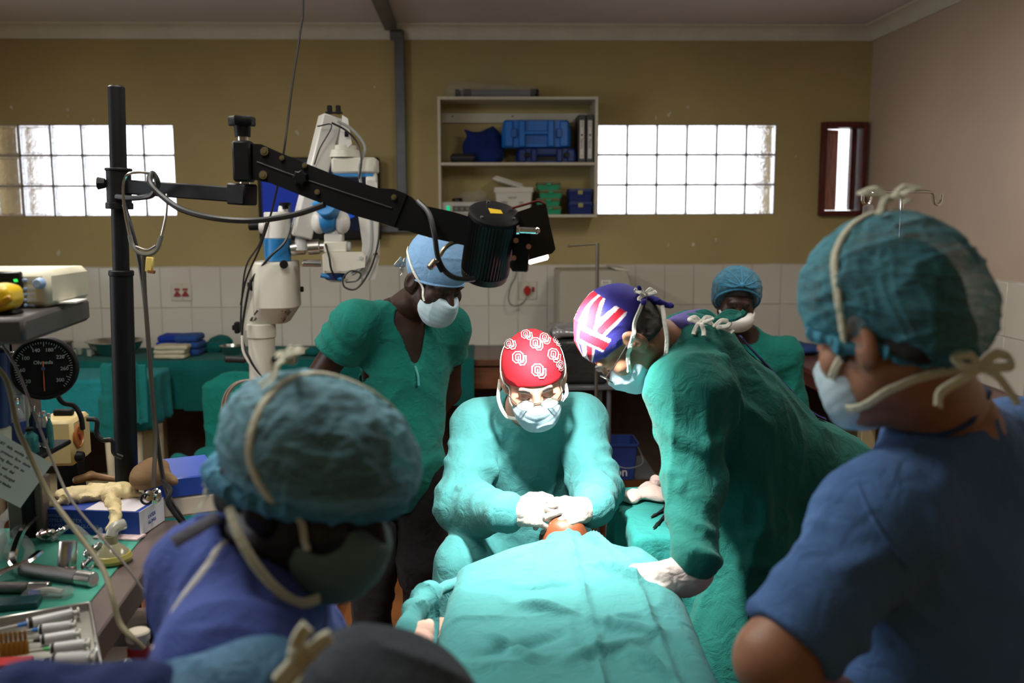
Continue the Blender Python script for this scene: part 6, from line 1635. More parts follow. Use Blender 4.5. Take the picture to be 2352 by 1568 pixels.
t.part('cable', MB().tube([m_(729, 290, -.05), m_(762, 288, -.06), m_(735, 340, -.06), m_(722, 378, -.05)], .003, n=6), BLKC)
t.part('cable', MB().tube([m_(762, 282, -.05), m_(795, 300, -.05), m_(822, 330, -.05), m_(830, 370, -.06), m_(824, 410, -.06)], .0045, n=6), BLKC)
t.part('cable', MB().tube([m_(872, 510, -.04), m_(868, 560, -.05), m_(850, 620, -.05), m_(820, 662, -.06), m_(793, 660, -.07), m_(788, 640, -.07), m_(805, 622, -.07), m_(828, 628, -.07), m_(820, 644, -.07), m_(795, 648, -.06)], .0042, n=6), BLKC)
t.part('cable', MB().tube([m_(852, 490, -.04), m_(853, 560, -.04), m_(845, 590, -.05), m_(830, 615, -.06), m_(808, 630, -.06)], .0075, n=7), GRYC)
t.part('cable', MB().tube([m_(748, 560, -.06), m_(756, 590, -.08), m_(760, 615, -.08), m_(768, 635, -.07)], .0045, n=6), BLKC)
t.part('cable', MB().tube([m_(664, 470, -.04), m_(668, 510, -.05), m_(655, 555, -.09), m_(620, 590, -.10), m_(580, 640, -.08), m_(566, 690, -.08), m_(556, 770, -.08), m_(572, 820, -.1), m_(596, 860, -.1), m_(625, 890, -.1)], .0055, n=6), BLKC)
t.part('cable', MB().tube([m_(612, 510, -.06), m_(596, 560, -.06), m_(566, 610, -.07), m_(556, 680, -.07), m_(552, 760, -.07)], .004, n=6), BLKC)
t.part('cable', MB().tube([m_(556, 770, -.09), m_(560, 810, -.1), m_(585, 850, -.1), m_(608, 880, -.1), m_(612, 930, -.1)], .006, n=6), mat('white_cable', (.55, .53, .46), .5))
coil = [m_(572+s*62*math.sin(a), 940-s*70*math.cos(a)+10*math.sin(a*.35), -.12-.012*math.sin(a*.5)) for a, s in zip(np.linspace(-.3, 2*math.pi*4.1, 70), .78+.22*np.sin(np.linspace(0, 19, 70)))]
t.part('coiled_cable', MB().tube(coil, .0065, n=6, k=3), TAN_C)

# hanging wire from the ceiling
single('hanging_wire', MB().tube([V3(*P(696, 0, 3.7)[:2], 2.945), P(696, 0, 3.7), P(690, 70, 3.7), P(672, 190, 3.7), P(662, 270, 3.7), P(650, 360, 3.7), P(628, 470, 3.8), P(600, 560, 3.9), P(566, 640, 3.95), P(553, 700, 3.97)], .0042, n=6), BLKC, 'thin black wire hanging from the ceiling past the microscope', 'cable')

# ------------------------------------------------------------------ black lamp stand with its jointed arm
YP = 2.45
top, bot = P(267, 197, YP), P(291, 1095, YP)
ax = unit(top-bot)
foot = bot-ax*(bot[2]-.03)/ax[2]
t = Thing('lamp_stand', 'tall black pole stand with jointed arm and glowing operating lamp, left of centre', 'lamp', (foot[0], foot[1], 0))
along = lambda y: top+(bot-top)*(y-197)/(1095-197)
t.part('base', MB().box((foot[0], foot[1], .05), (.36, .36, .08), b=.03), BLKM)
t.part('upper_pole', MB().cyl(along(640), top, .0205, .0205, 24, .004), BLKM)
t.part('lower_sleeve', MB().cyl(foot, along(614), .0285, .0285, 24, .004), BLKM)
t.part('sleeve_ring', MB().cyl(along(622), along(608), .031, .031, 24, .003), BLKM)
cl_ = t.part('clamp', MB().cyl(along(462), along(380), .030, .030, 24, .004).cyl(along(385), along(378), .033, .033, 24, .002).cyl(along(470), along(455), .0335, .0335, 24, .002), BLKM)
t.part('clamp_screw', MB().cyl(along(412)+V3(-.03, -.01, 0), along(412)+V3(-.048, -.012, 0), .012, .016, 8), BLKM)
A0, A1 = along(420)+V3(.02, 0, 0), P(560, 448, 2.28)
d = unit(A1-A0); R_ = frame(d)
t.part('horizontal_arm', MB().box((A0+A1)/2, (.030, np.linalg.norm(A1-A0), .036), R=R_, b=.003), BLKM)
t.part('arm_end_block', MB().box(P(556, 446, 2.28), (.05, .055, .050), R=R_, b=.004), BLKM)
zk0, zk1 = P(562, 424, 2.27), P(562, 318, 2.27); zk1[:2] = zk0[:2]
t.part('hinge_spindle', MB().cyl(zk0-V3(0, 0, .03), P(562, 300, 2.27)*[0, 0, 1]+zk0*[1, 1, 0], .012, n=16), STEELB)
t.part('hinge_block', MB().box((zk0+zk1)/2-V3(0, 0, .0), (.042, .05, np.linalg.norm(zk1-zk0)-.012), b=.005), BLKM)
kn = P(563, 278, 2.27); kn[:2] = zk0[:2]
star = [( (.033 if i % 2 else .022)*math.cos(i*math.pi/5), (.033 if i % 2 else .022)*math.sin(i*math.pi/5)) for i in range(10)]
t.part('star_knob', MB().prism(star, kn, (1, 0, 0), (0, 1, 0), .022, .003).cyl(kn-V3(0, 0, .036), kn-V3(0, 0, .008), .018, .020, 16), BLKM)
# sprung boom: two parallel plates with bolts, then a slimmer fore-arm
def beam(L, d0, d1, Ys):
    return MB().rings([np.array([P(x, y, Yy+dd) for (x, y), Yy in zip(L, Ys)]) for dd in (d0, d1)])
Yb = lambda x: 2.28-(x-580)*.07/(1120-580)
L1 = ((580, 330), (600, 331), (642, 350), (700, 374), (760, 398), (868, 432), (905, 434), (935, 446), (905, 520), (810, 494), (700, 452), (620, 420), (580, 412))
bm_ = t.part('rear_boom', beam(L1, -.022, .022, [Yb(x) for x, y in L1]), BLKM, ang=25)
L2 = ((868, 436), (910, 436), (945, 452), (965, 470), (1040, 486), (1120, 510), (1118, 572), (1060, 562), (985, 545), (900, 520), (810, 490))
t.part('fore_boom', beam(L2, -.018, .020, [Yb(x) for x, y in L2]), BLKM, ang=25)
for (x, y, r) in ((608, 348, .0105), (605, 402, .0105), (648, 363, .0065), (700, 380, .0065), (729, 441, .0068), (905, 453, .0068)):
    c_ = P(x, y, Yb(x)-.0225)
    t.part('bolt', MB().cyl(c_, c_+V3(0, -.005, 0), r, r*.9, 14).cyl(c_+V3(0, -.005, 0), c_+V3(0, -.008, 0), r*.55, r*.5, 6), mat('brass_bolt', (.30, .25, .15), .35, metal=.9), parent=bm_)
t.part('groove', MB().tube([P(590, 372, Yb(590)-.0225), P(700, 412, Yb(700)-.0225), P(900, 478, Yb(900)-.0225)], .0022, n=6), BLKR, parent=bm_)
kc = P(690, 408, Yb(690)-.028); t.part('tension_knob', MB().prism([(.016*(1.15 if i % 2 else .9)*math.cos(i*.449), .016*(1.15 if i % 2 else .9)*math.sin(i*.449)) for i in range(14)], kc, (1, 0, 0), (0, 0, 1), .016, .003), BLKM)
# ribbed lamp housing
YL = 2.20; KL = 1.10
ht, hb_ = P(1137, 490, YL-.01), P(1112, 632, YL+.068)
ax_ = unit(hb_-ht); HL = np.linalg.norm(hb_-ht); n_ = 48
tt = unit(np.cross(ax_, (0, 1, 0))); qq = np.cross(ax_, tt); an = np.arange(96)*2*math.pi/96
rr_ = lambda r, rib: (r-(rib*(np.arange(96) % 2)))[:, None]*(np.outer(np.cos(an), tt)+np.outer(np.sin(an), qq))
rings = [ht+ax_*z+rr_(r*KL, rb*KL) for r, z, rb in ((.048, -.004, 0), (.055, 0, 0), (.0555, .008, 0), (.0555, .011, .0025), (.053, HL-.02, .0025), (.053, HL-.018, 0), (.050, HL, 0), (.043, HL+.004, 0))]
lh = t.part('lamp_housing', MB().rings(rings), BLKM, ang=30)
for a in (.4, 2.2, 4.3): t.part('screw', MB().cyl(ht-ax_*.0035+.048*(math.cos(a)*tt+math.sin(a)*qq), ht-ax_*.007+.048*(math.cos(a)*tt+math.sin(a)*qq), .004, n=8), mat('steel_wire'), parent=lh)
lb = ht-ax_*.0045; t.part('warning_sticker', MB().prism([(-.017, -.011), (.012, -.012), (.018, .004), (-.010, .012)], lb, tt, qq, .0012), mat('yellow_sticker', (.60, .40, .01), .6), parent=lh)
pilot = mat('pilot_glow', (.4, .05, .1), .4, emit=(1, .12, .22), es=3)
for i in range(5):
    a = hb_+ax_*.004+V3(-.020+.010*i, -.050, .002); t.part('vent_glow', MB().ell(a, (.0028, .003, .0026), nu=8, nv=6), pilot, parent=lh)
# yoke with its screws, chrome grip, and the shuttered mouth
yk = P(1196, 580, YL-.01)
t.part('yoke', MB().box(yk, (.039, .03, .087), R=rot((0, 1, 0), .06), b=.003).box(P(1190, 608, YL-.01), (.038, .028, .018), b=.003), BLKM)
for (x, y) in ((1185, 552), (1180, 592), (1214, 566)):
    c_ = P(x, y, YL-.026); t.part('yoke_screw', MB().cyl(c_, c_+V3(0, -.006, 0), .0065, .006, 12), mat('copper_screw', (.5, .28, .24), .3, metal=.9))
t.part('grip', MB().cyl(P(1186, 528, YL-.03), P(1236, 530, YL-.03), .0085, .0085, 14, .002).cyl(P(1184, 528, YL-.03), P(1194, 528, YL-.03), .012, .012, 12, .002).cyl(P(1230, 530, YL-.03), P(1240, 530, YL-.03), .010, .007, 12, .002), CHROME)
MUZ = ((1190, 486), (1238, 470), (1254, 468), (1276, 572), (1268, 582), (1212, 598), (1204, 590))
mz = t.part('shutter_box', MB().rings([np.array([P(x, y, YL+dd) for x, y in MUZ]) for dd in (-.012, .075)]), mat('bare_black_steel', (.010, .008, .008), .3, metal=.2), ang=25)
t.part('shutter_lip', MB().tube([P(1176, 478, YL+.01), P(1212, 468, YL+.02), P(1236, 462, YL+.03), P(1252, 468, YL+.03)], .003, n=6), mat('red_brown_enamel', (.16, .03, .03), .3))
g0, g1 = P(1216, 597, YL+.0), P(1254, 587, YL+.0)
gl_ax = unit(g1-g0); dn_ = unit(np.cross(gl_ax, (0, 1, 0))); dn_ = dn_ if dn_[2] < 0 else -dn_
R_ = np.column_stack([gl_ax, V3(0, 1, 0), -dn_])
t.part('lamp_glass', MB().box((g0+g1)/2+V3(0, .03, 0)+dn_*.002, (.050, .07, .016), R=R_, b=.004), mat('lamp_glow', (1, .8, .85), .5, emit=(1, .72, .82), es=14))
# bent steel hook below the boom and the rubber lead
t.part('bent_hook', MB().tube([P(1075, 558, YL+.02), P(1045, 556, YL+.01), P(1022, 570, YL-.01), P(1005, 596, YL-.02), P(990, 612, YL-.03)], .0052, n=8), mat('brushed_brass', (.35, .30, .2), .3, metal=.9))
t.part('hook_tip', MB().cyl(P(1000, 598, YL-.02), P(986, 616, YL-.03), .0085, .0085, 12, .002), mat('dull_steel'))
t.part('lead', MB().tube([P(960, 462, 2.20), P(985, 490, 2.17), P(998, 540, 2.15), P(1006, 590, 2.15), P(1022, 622, 2.15), P(1045, 638, 2.15), P(1070, 642, 2.16), P(1090, 640, 2.17)], .0062, n=8), BLKC)
t.part('lead_ferrule', MB().cyl(P(1006, 600, 2.15), P(1018, 624, 2.15), .0085, .0075, 10, .002), BLKM)
single('rubber_lead', MB().tube([P(285, 470, 2.40), P(300, 520, 2.38), P(318, 590, 2.38), P(332, 680, 2.38), P(342, 800, 2.38), P(350, 900, 2.37), P(360, 1000, 2.36), P(372, 1085, 2.34), P(384, 1130, 2.32), P(400, 1160, 2.30), P(415, 1185, 2.30), P(432, 1215, 2.33), P(440, 1260, 2.36)], .0058, n=8), BLKC, 'long black rubber lead hanging beside the lamp pole down to the boxes', 'cable')
single('arm_cable', MB().tube([P(268, 452, 2.42), P(300, 455, 2.40), P(335, 452, 2.38), P(352, 445, 2.36), P(362, 420, 2.34), P(350, 398, 2.34), P(345, 420, 2.31), P(372, 450, 2.30), P(420, 482, 2.28), P(500, 502, 2.25), P(590, 506, 2.24), P(680, 492, 2.22), P(745, 470, 2.20)], .0072, n=8), BLKC, 'black cable looped round the horizontal arm and swagged to the boom', 'cable')
# stethoscope hung over the arm
YS = 2.33
t = Thing('stethoscope', 'stethoscope hung over the lamp arm with a yellow tag, chestpiece at the glove box', 'stethoscope', P(340, 1140, YS))
t.part('binaural', MB().tube([P(345, 398, YS-.0), P(318, 396, YS-.01), P(292, 402, YS-.01), P(283, 430, YS-.01), P(286, 480, YS-.01), P(295, 530, YS-.01), P(300, 552, YS-.01)], .0034, n=7), mat('steel_wire'))
t.part('binaural', MB().tube([P(384, 445, YS-.01), P(382, 490, YS-.01), P(374, 530, YS-.01), P(370, 545, YS-.01)], .0032, n=7), mat('steel_wire'))
t.part('ear_tube', MB().tube([P(298, 540, YS-.01), P(304, 562, YS-.01), P(320, 580, YS-.015), P(342, 584, YS-.02), P(360, 572, YS-.015), P(371, 542, YS-.01)], .0056, n=8), mat('grey_rubber', (.12, .12, .10), .5))
t.part('spring', MB().tube([P(312, 566, YS-.015), P(338, 574, YS-.02), P(358, 564, YS-.015)], .0028, n=6), mat('steel_wire'))
t.part('yellow_tag', MB().box(P(344, 607, YS-.02), (.017, .014, .036), R=rot((0, 1, 0), .15), b=.002), mat('yellow_foam', (.60, .46, .12), .8))
t.part('tag_end', MB().box(P(348, 624, YS-.021), (.014, .015, .007), R=rot((0, 1, 0), .15)), mat('rust_foam', (.20, .07, .02), .8))
t.part('tubing', MB().tube([P(330, 584, YS-.02), P(332, 660, YS-.01), P(340, 780, YS-.02), P(350, 900, YS-.03), P(357, 1000, YS-.05), P(354, 1080, YS-.10), P(353, 1120, YS-.12)], .0052, n=8), mat('taupe_rubber', (.055, .045, .035), .5))
c_ = P(352, 1142, 2.17)
t.part('chestpiece', MB().lathe([(.005, 0), (.016, .001), (.018, .005), (.014, .009), (.006, .012), (.006, .018), (.012, .021), (.013, .026), (.001, .027)], c_+V3(.005, .01, 0), axis=(-.4, -.9, .3), n=18), CHROME)
t.part('chest_ring', MB().tube([c_+V3(-.012, -.012, 0)+.012*(V3(math.cos(a), 0, math.sin(a))) for a in np.linspace(0, 6.3, 13)], .003, n=6, k=2), BLKR)

# ------------------------------------------------------------------ anaesthetic trolley at the left
ZA = .98
E0, E1 = onz(405, 1200, ZA), onz(196, 1485, ZA)          # its right-hand edge
dirE = unit(E1-E0); E2 = E0+dirE*1.25
nrmE = unit(np.cross(dirE, (0, 0, 1)))                   # towards the right
if nrmE[0] < 0: nrmE = -nrmE
TGREY = mat('taupe_enamel', (.13, .095, .085), .35, var=.06, vs=6); GMAT = mat('green_rubber_mat', (.05, .30, .22), .6, var=.05, bump=.1)
AW = .95
def slab(z0, z1, m0, m1, w0, w1):
    c_ = E0+dirE*(m0+m1)/2-nrmE*(w0+w1)/2; c_[2] = (z0+z1)/2
    return MB().box(c_, (w1-w0, m1-m0, z1-z0), R=np.column_stack([nrmE, dirE, np.cross(nrmE, dirE)]), b=.004)
t = Thing('anaesthetic_trolley', 'taupe metal anaesthetic trolley with green mat and raised shelf, left foreground', 'trolley', (E0[0]-.4, E0[1]-.4, 0))
t.part('worktop', slab(ZA-.05, ZA-.004, -.02, 1.2, 0, AW), TGREY)
t.part('front_rail', slab(ZA-.065, ZA-.002, -.03, 1.2, -.006, .055), TGREY)
t.part('mat', slab(ZA-.004, ZA, -.01, 1.2, .058, AW-.02), GMAT)
for m0 in (.02, 1.15):
    for w0 in (.02, AW-.04): t.part('post', slab(.06, ZA-.05, m0, m0+.035, w0, w0+.035), TGREY)
t.part('lower_shelf', slab(.42, .44, 0, 1.18, .02, AW-.02), TGREY)
t.part('back_panel', slab(.1, ZA-.06, .1, 1.15, AW-.03, AW-.02), mat('dark_cupboard_board'))
t.part('side_shelf', slab(.74, .752, -.02, .5, .02, .5), mat('worn_shelf', (.22, .17, .13), .5))
for (x, y, w_) in ((60, 800, .05), (35, 820, .03)):
    c_ = P(x, 900, 2.32); t.part('mast', MB().box((c_[0], c_[1], 1.27), (w_, .045, .60), b=.004), TGREY if w_ > .04 else STEEL)
c_ = P(70, 1180, 2.28); t.part('mast_foot', MB().box((c_[0], c_[1], ZA+.07), (.085, .05, .15), b=.003), TGREY)
sh0 = onz(176, 700, 1.555); sh1 = onz(0, 735, 1.555)
hz_ = P(150, 700, 1.9)[2]
UC = V3(-1.22, 2.12, 1.545)
sc_ = P(176, 700, 2.02)
UR = rotz(.12)
t.part('upper_shelf', MB().box((sc_[0]-.40, sc_[1]-.12, sc_[2]-.022), (.80, .42, .05), R=UR, b=.008), mat('dark_shelf_enamel', (.055, .05, .048), .35))
ZU = sc_[2]+.004
# monitor with light blue knob on the shelf
mc = P(55, 690, 1.98)
t = Thing('patient_monitor', 'off-white monitor with a pale blue knob and keys on the upper shelf, far left', 'monitor', (mc[0], mc[1], ZU))
z1 = P(80, 621, 1.92)[2]; mx1 = P(113, 660, 1.92)[0]
t.part('casing', MB().box((mx1-.17, 2.02, (ZU+z1)/2), (.34, .2, z1-ZU), b=.012), mat('off_white_plastic', (.58, .55, .42), .4))
yf = 1.919
kb = P(94, 650, yf); kbm = mat('pale_blue_plastic', (.22, .33, .52), .4)
t.part('knob', MB().cyl(kb, kb+V3(0, -.018, 0), .0115, .0095, 18, .002), kbm)
for i, y in enumerate((644, 664, 677, 689, 701)):
    k0 = P(55, y, yf); t.part('key', MB().box(k0, (.013, .006, .007), b=.0015), kbm)
    t.part('key_legend', MB().text(['ECG', 'SPO2', 'NIBP', 'TEMP', 'MENU'][i], .006, P(72, y, yf-.0006), (1, 0, 0), (0, 0, 1), .0004), kbm)
sc0 = P(20, 672, yf)
scr_ = t.part('screen', MB().box((sc0[0]-.045, yf-.003, sc0[2]-.0), (.150, .012, .085), b=.003), mat('black_gloss_plastic'))
t.part('trace', MB().tube([P(32+i*1.6, 645+(2 if i % 2 else -4), yf-.0105) for i in range(6)], .0012, n=5, k=2), mat('green_trace', (.0, .2, .02), .5, emit=(.05, .8, .1), es=1.2), parent=scr_)
t.part('lettering', MB().text('invivo', .008, P(92, 703, yf-.0006), (1, 0, 0), (0, 0, 1), .0004), mat('black_print'))
yc = P(12, 690, 1.80)
t = Thing('yellow_handset', 'bright yellow moulded handset at the far left edge before the monitor', 'handset', (yc[0], yc[1], yc[2]-.03))
S = Sdf().box(P(-8, 676, 1.80), (.036, .03, .015), rot((0, 1, 0), .05), .010, 0).box(P(-10, 695, 1.80), (.030, .028, .020), rot((0, 1, 0), -.5), .012, .03)
t.part('body', poly(S, .003), mat('yellow_plastic', (.62, .40, .01), .35))
t.part('grip_pad', MB().box(P(4, 694, 1.768), (.04, .006, .014), R=rot((0, 1, 0), -.42), b=.003), mat('amber_plastic', (.42, .22, .01), .4))
t.part('rest', MB().box(V3(yc[0], yc[1]+.0, (ZU+yc[2]-.02)/2), (.05, .04, max(.01, yc[2]-.02-ZU)), b=.004), BLKM)
ps = onz(150, 698, ZU)
single('paper_slip', MB().box((ps[0]-.01, ps[1], ZU+.006), (.085, .08, .003), R=rotz(.12)), mat('white_paper'), 'white paper slip lying at the front corner of the upper shelf', 'paper')

# round pressure gauge
gc = P(100, 846, 2.22)
t = Thing('pressure_gauge', 'large round black pressure gauge with white dial figures, left of the pole', 'gauge', gc-V3(0, 0, .085))
gx = unit(V3(.25, -1, .08))
t.part('rim', MB().lathe([(.001, 0), (.070, 0), (.074, .006), (.074, .03), (.071, .034), (.067, .034), (.066, .028), (.001, .028)], gc-gx*-.0-gx*.03, axis=gx, n=40), BLKM)
ga = unit(np.cross((0, 0, 1), gx))*1; gb = np.cross(gx, ga)
dial = gc+gx*.0
mb = MB()
for i in range(50):
    a = math.radians(225-270*i/49); r0 = .058 if i % 5 else .052
    mb.box(dial+(ga*math.cos(a)+gb*math.sin(a))*(.063+r0)/2, (.0012, .063-r0, .0012), R=np.column_stack([ga*-math.sin(a)+gb*math.cos(a), ga*math.cos(a)+gb*math.sin(a), gx]))
t.part('graduations', mb, mat('dial_print', (.26, .30, .30), .6), kind='stuff')
fm = mat('dial_print')
for i, s in enumerate(('20', '60', '100', '140', '180', '220', '260', '300')):
    a = math.radians(220-260*i/7); t.part('figure', MB().text(s, .012, dial+(ga*math.cos(a)+gb*math.sin(a))*.045+gx*.0008, ga, gb, .0004), fm)
t.part('lettering', MB().text('Ohmeda', .012, dial+gb*.014+gx*.0008, ga, gb, .0004), fm)
t.part('pointer', MB().box(dial-gb*.018+gx*.002, (.002, .07, .001), R=np.column_stack([ga, gb, gx])), mat('orange_pointer', (.6, .12, .03), .5))
t.part('hub', MB().cyl(dial, dial+gx*.006, .006, .005, 12), CHROME)
t.part('bracket', MB().box(gc-gx*.05-V3(.05, 0, .02), (.10, .03, .03), b=.004), BLKM)
t.part('hose', MB().tube([P(130, 905, 2.26), P(145, 925, 2.26), P(170, 932, 2.27), P(185, 955, 2.27), P(190, 985, 2.28)], .006, n=8), BLKC)
single('breathing_hose', MB().tube([P(200, 962, 2.36), P(222, 966, 2.36), P(222, 995, 2.36), P(236, 1010, 2.36), P(258, 1012, 2.36), P(262, 1040, 2.37), P(280, 1050, 2.38)], .0062, n=8), BLKC, 'short black rubber hose bent from the beige box to the lamp pole', 'hose')

# beige box with orange dial
c_ = P(152, 1015, 2.52); bw = 98/980/2
Rv = rotz(.05)
hz0, hz1 = P(150, 1066, 2.48)[2], P(150, 962, 2.48)[2]
t = Thing('vaporiser', 'beige anaesthetic box with a round orange dial and black knob, beside the glove box', 'device', (c_[0], c_[1], hz0))
VB = mat('beige_plastic', (.52, .40, .18), .4, var=.03)
cc_ = V3(c_[0]-.006, c_[1], (hz0+hz1)/2)
t.part('housing', MB().box(cc_, (.098, .13, hz1-hz0), R=Rv, b=.009), VB)
fx = Rv@V3(1, 0, 0)
dd_ = cc_+Rv@V3(.051, -.030, .012)
t.part('dial', MB().lathe([(.0315, -.004), (.0315, .002), (.027, .004), (.026, .001), (.001, .001)], dd_, axis=fx, n=24), mat('amber_dial', (.30, .10, .02), .4))
t.part('dial_mark', MB().box(dd_+fx*.003, (.002, .006, .022), R=Rv@rot((1, 0, 0), .5)), mat('red_plastic'))
t.part('black_knob', MB().cyl(cc_+Rv@V3(.046, -.045, -.040), cc_+Rv@V3(.066, -.045, -.040), .015, .013, 16, .002), BLKM)
t.part('mount', MB().box((cc_[0], cc_[1]+.03, (ZA+hz0)/2), (.06, .05, hz0-ZA), b=.004), BLKM)
t.part('top_bracket', MB().box((cc_[0]+.0, cc_[1]+.01, hz1+.008), (.05, .02, .016), b=.003), BLKM)

# glove box, with gloves on top
a0, a1, a2 = onz(92, 1224, ZA), onz(322, 1232, ZA), onz(384, 1196, ZA)
ux = unit((a1-a0)*[1, 1, 0]); uy = np.cross(V3(0, 0, 1), ux)
W_ = np.linalg.norm(a1-a0); D_b = .125; Hb = .062
R_ = np.column_stack([ux, uy, V3(0, 0, 1)])
gb0 = a0+ux*W_/2+uy*D_b/2+V3(0, 0, Hb/2)
t = Thing('glove_box', 'blue and white card box of latex examination gloves on the green mat', 'box', a0+ux*W_/2+uy*D_b/2)
BXB = mat('blue_card', (.010, .045, .30), .45, var=.02); BXW = mat('white_card', (.66, .62, .66), .5)
body = t.part('carton', MB().box(gb0, (W_, D_b, Hb), R=R_, b=.0015), BXB)
t.part('end_panel', MB().box(gb0+ux*(W_/2+.0006), (.0012, D_b-.001, Hb-.001), R=R_), BXW, parent=body)
t.part('top_panel', MB().box(gb0+V3(0, 0, Hb/2+.0005)+ux*.055, (W_*.5, D_b-.004, .0012), R=R_), BXW, parent=body)
fo = a0-uy*.0012
PB = mat('pale_blue_print', (.16, .24, .46), .6)
t.part('lettering', MB().text('DISPOSABLE', .0105, fo+ux*.045+V3(0, 0, .046), ux, (0, 0, 1), .0004), PB, parent=body)
t.part('lettering', MB().text('PREMIUM LATEX', .0135, fo+ux*.062+V3(0, 0, .034), ux, (0, 0, 1), .0004), PB, parent=body)
t.part('lettering', MB().text('EXAMINATION GLOVES', .0130, fo+ux*.085+V3(0, 0, .021), ux, (0, 0, 1), .0004), PB, parent=body)
t.part('lettering', MB().text('100 pieces   powdered', .006, fo+ux*.165+V3(0, 0, .020), ux, (0, 0, 1), .0004), PB, parent=body)
t.part('lettering', MB().text('CE', .012, fo+ux*.205+V3(0, 0, .010), ux, (0, 0, 1), .0004), PB, parent=body)
t.part('lettering', MB().text('medium', .008, fo+ux*.205+V3(0, 0, .044), ux, (0, 0, 1), .0004), PB, parent=body)
fe = a0+ux*(W_+.0016)+uy*.06
t.part('lettering', MB().text('LATEX', .013, fe+V3(0, 0, .036), uy, (0, 0, 1), .0004), mat('blue_card'), parent=body)
t.part('lettering', MB().text('GLOVES', .011, fe+V3(0, 0, .021), uy, (0, 0, 1), .0004), mat('blue_card'), parent=body)
zt = ZA+Hb+.001
LTX = mat('cream_latex', (.72, .58, .30), .5, var=.04, bump2=.3, b2s=60)
gq = lambda x, y: onz(x, y, zt)
S = Sdf().ell(gq(185, 1145)+V3(0, 0, .010), (.055, .040, .016), None, 0).ell(gq(262, 1138)+V3(0, 0, .012), (.052, .036, .018), None, .03)
S.cap(gq(255, 1150)+V3(0, 0, .012), gq(270, 1168)-uy*.010+V3(0, 0, .004), .014, .013, .02).cap(gq(270, 1168)-uy*.012+V3(0, 0, .004), gq(264, 1190)-uy*.012-V3(0, 0, .022), .012, .010, .01)
for x0, y0, x1, y1 in ((180, 1150, 126, 1162), (190, 1142, 140, 1146), (220, 1135, 210, 1120), (250, 1140, 320, 1142), (240, 1134, 300, 1126)): S.cap(gq(x0, y0)+V3(0, 0, .010), gq(x1, y1)+V3(0, 0, .006), .010, .0075, .015)
single('latex_gloves', poly(S, .0028, lambda p: .010*folds(p, (26, 26, 26), 4)), LTX, 'crumpled cream latex gloves spilling over the front of the glove box', 'gloves')
S = Sdf().chain([gq(176, 1112)+V3(0, 0, .012), gq(210, 1104)+V3(0, 0, .014), gq(290, 1112)+V3(0, 0, .010)], (.010, .011, .006), .01)
single('leather_strap', poly(S, .003), mat('tan_leather', (.22, .12, .04), .5), 'tan leather strap lying at the back of the glove box', 'strap')
# blue and cream cased unit behind
a0, a1, a2 = onz(404, 1205, ZA), onz(500, 1172, ZA), onz(318, 1180, ZA)
c_ = P(440, 1150, 2.46)
zc0, zc1, zc2 = P(450, 1195, 2.4)[2]-.02, P(450, 1140, 2.4)[2], P(450, 1095, 2.4)[2]
Rc = rotz(.42)
t = Thing('cased_unit', 'cased unit with blue upper half and cream lower half behind the glove box', 'device', (c_[0], c_[1], ZA))
bx_ = V3(c_[0]-.045, c_[1]+.04, 0)
t.part('lower_case', MB().box(bx_+V3(0, 0, (ZA+zc1)/2), (.175, .22, zc1-ZA), R=Rc, b=.006), mat('pale_cream_plastic', (.62, .52, .42), .4))
t.part('upper_case', MB().box(bx_+V3(0, 0, (zc1+zc2)/2), (.178, .224, zc2-zc1), R=Rc, b=.004), mat('royal_blue_plastic', (.03, .075, .40), .35))
for z in ((zc1+ZA)/2, (zc1+zc2)/2): t.part('rivet', MB().cyl(bx_+Rc@V3(.0885, -.07, 0)+V3(0, 0, z), bx_+Rc@V3(.092, -.07, 0)+V3(0, 0, z), .004, n=10), BLKM)
S = Sdf().ell(P(352, 1085, 2.40), (.040, .045, .040), None, 0).ell(P(330, 1095, 2.38), (.03, .05, .028), None, .02).cap(P(370, 1090, 2.38), P(400, 1106, 2.36), .018, .010, .02)
S.ell(P(368, 1098, 2.325), (.016, .03, .012), None, .006, '-')
single('leather_pouch', poly(S, .0035, lambda p: .004*folds(p, (16, 16, 16), 4)), mat('tan_suede', (.22, .13, .06), .8, bump=.3), 'rounded tan leather pouch sitting on the blue-lidded unit by the lamp pole', 'pouch')

# mess on the mat
o = onz(265, 1300, ZA)
MASKR = mat('amber_rubber', (.55, .47, .12), .3, trans=.35)
t = Thing('breathing_mask', 'yellowish see-through rubber breathing mask lying on the green mat', 'mask', o)
c_ = onz(258, 1290, ZA)
t.part('cushion', MB().lathe([(.030, .0), (.041, .004), (.044, .012), (.040, .021), (.034, .023), (.028, .014)], c_, n=28), MASKR)
t.part('dome', MB().lathe([(.038, .020), (.030, .032), (.020, .040), (.016, .044), (.014, .044), (.026, .030), (.034, .02)], c_, n=28), mat('clear_amber', (.62, .58, .36), .15, trans=.6))
t.part('collar', MB().lathe([(.0145, .040), (.0145, .062), (.0115, .062), (.0115, .040)], c_, n=20), mat('clear_amber'))
t.part('elbow', MB().tube([c_+V3(0, 0, .058), c_+V3(.004, .012, .075), c_+V3(.02, .03, .078)], .0125, n=12), mat('clear_plastic', (.6, .6, .52), .15, trans=.5))
a, b = onz(214, 1228, ZA), onz(335, 1240, ZA)
mid_ = (a+b)/2
single('paper_packet', MB().box(mid_+V3(0, 0, .003), (.115, .042, .004), R=rotz(-.18)), mat('pink_white_paper', (.66, .50, .50), .7, var=.1, vs=30), 'pink and white paper packet on the mat in front of the glove box', 'packet')
c_ = onz(152, 1316, ZA)
t = Thing('metal_cup', 'polished metal cylinder standing on the green mat left of the breathing mask', 'cup', c_)
t.part('cup', MB().lathe([(.017, 0), (.0195, .004), (.0195, .066), (.0185, .069), (.001, .069)], c_, axis=(.02, .25, .95), n=24), STEELB)
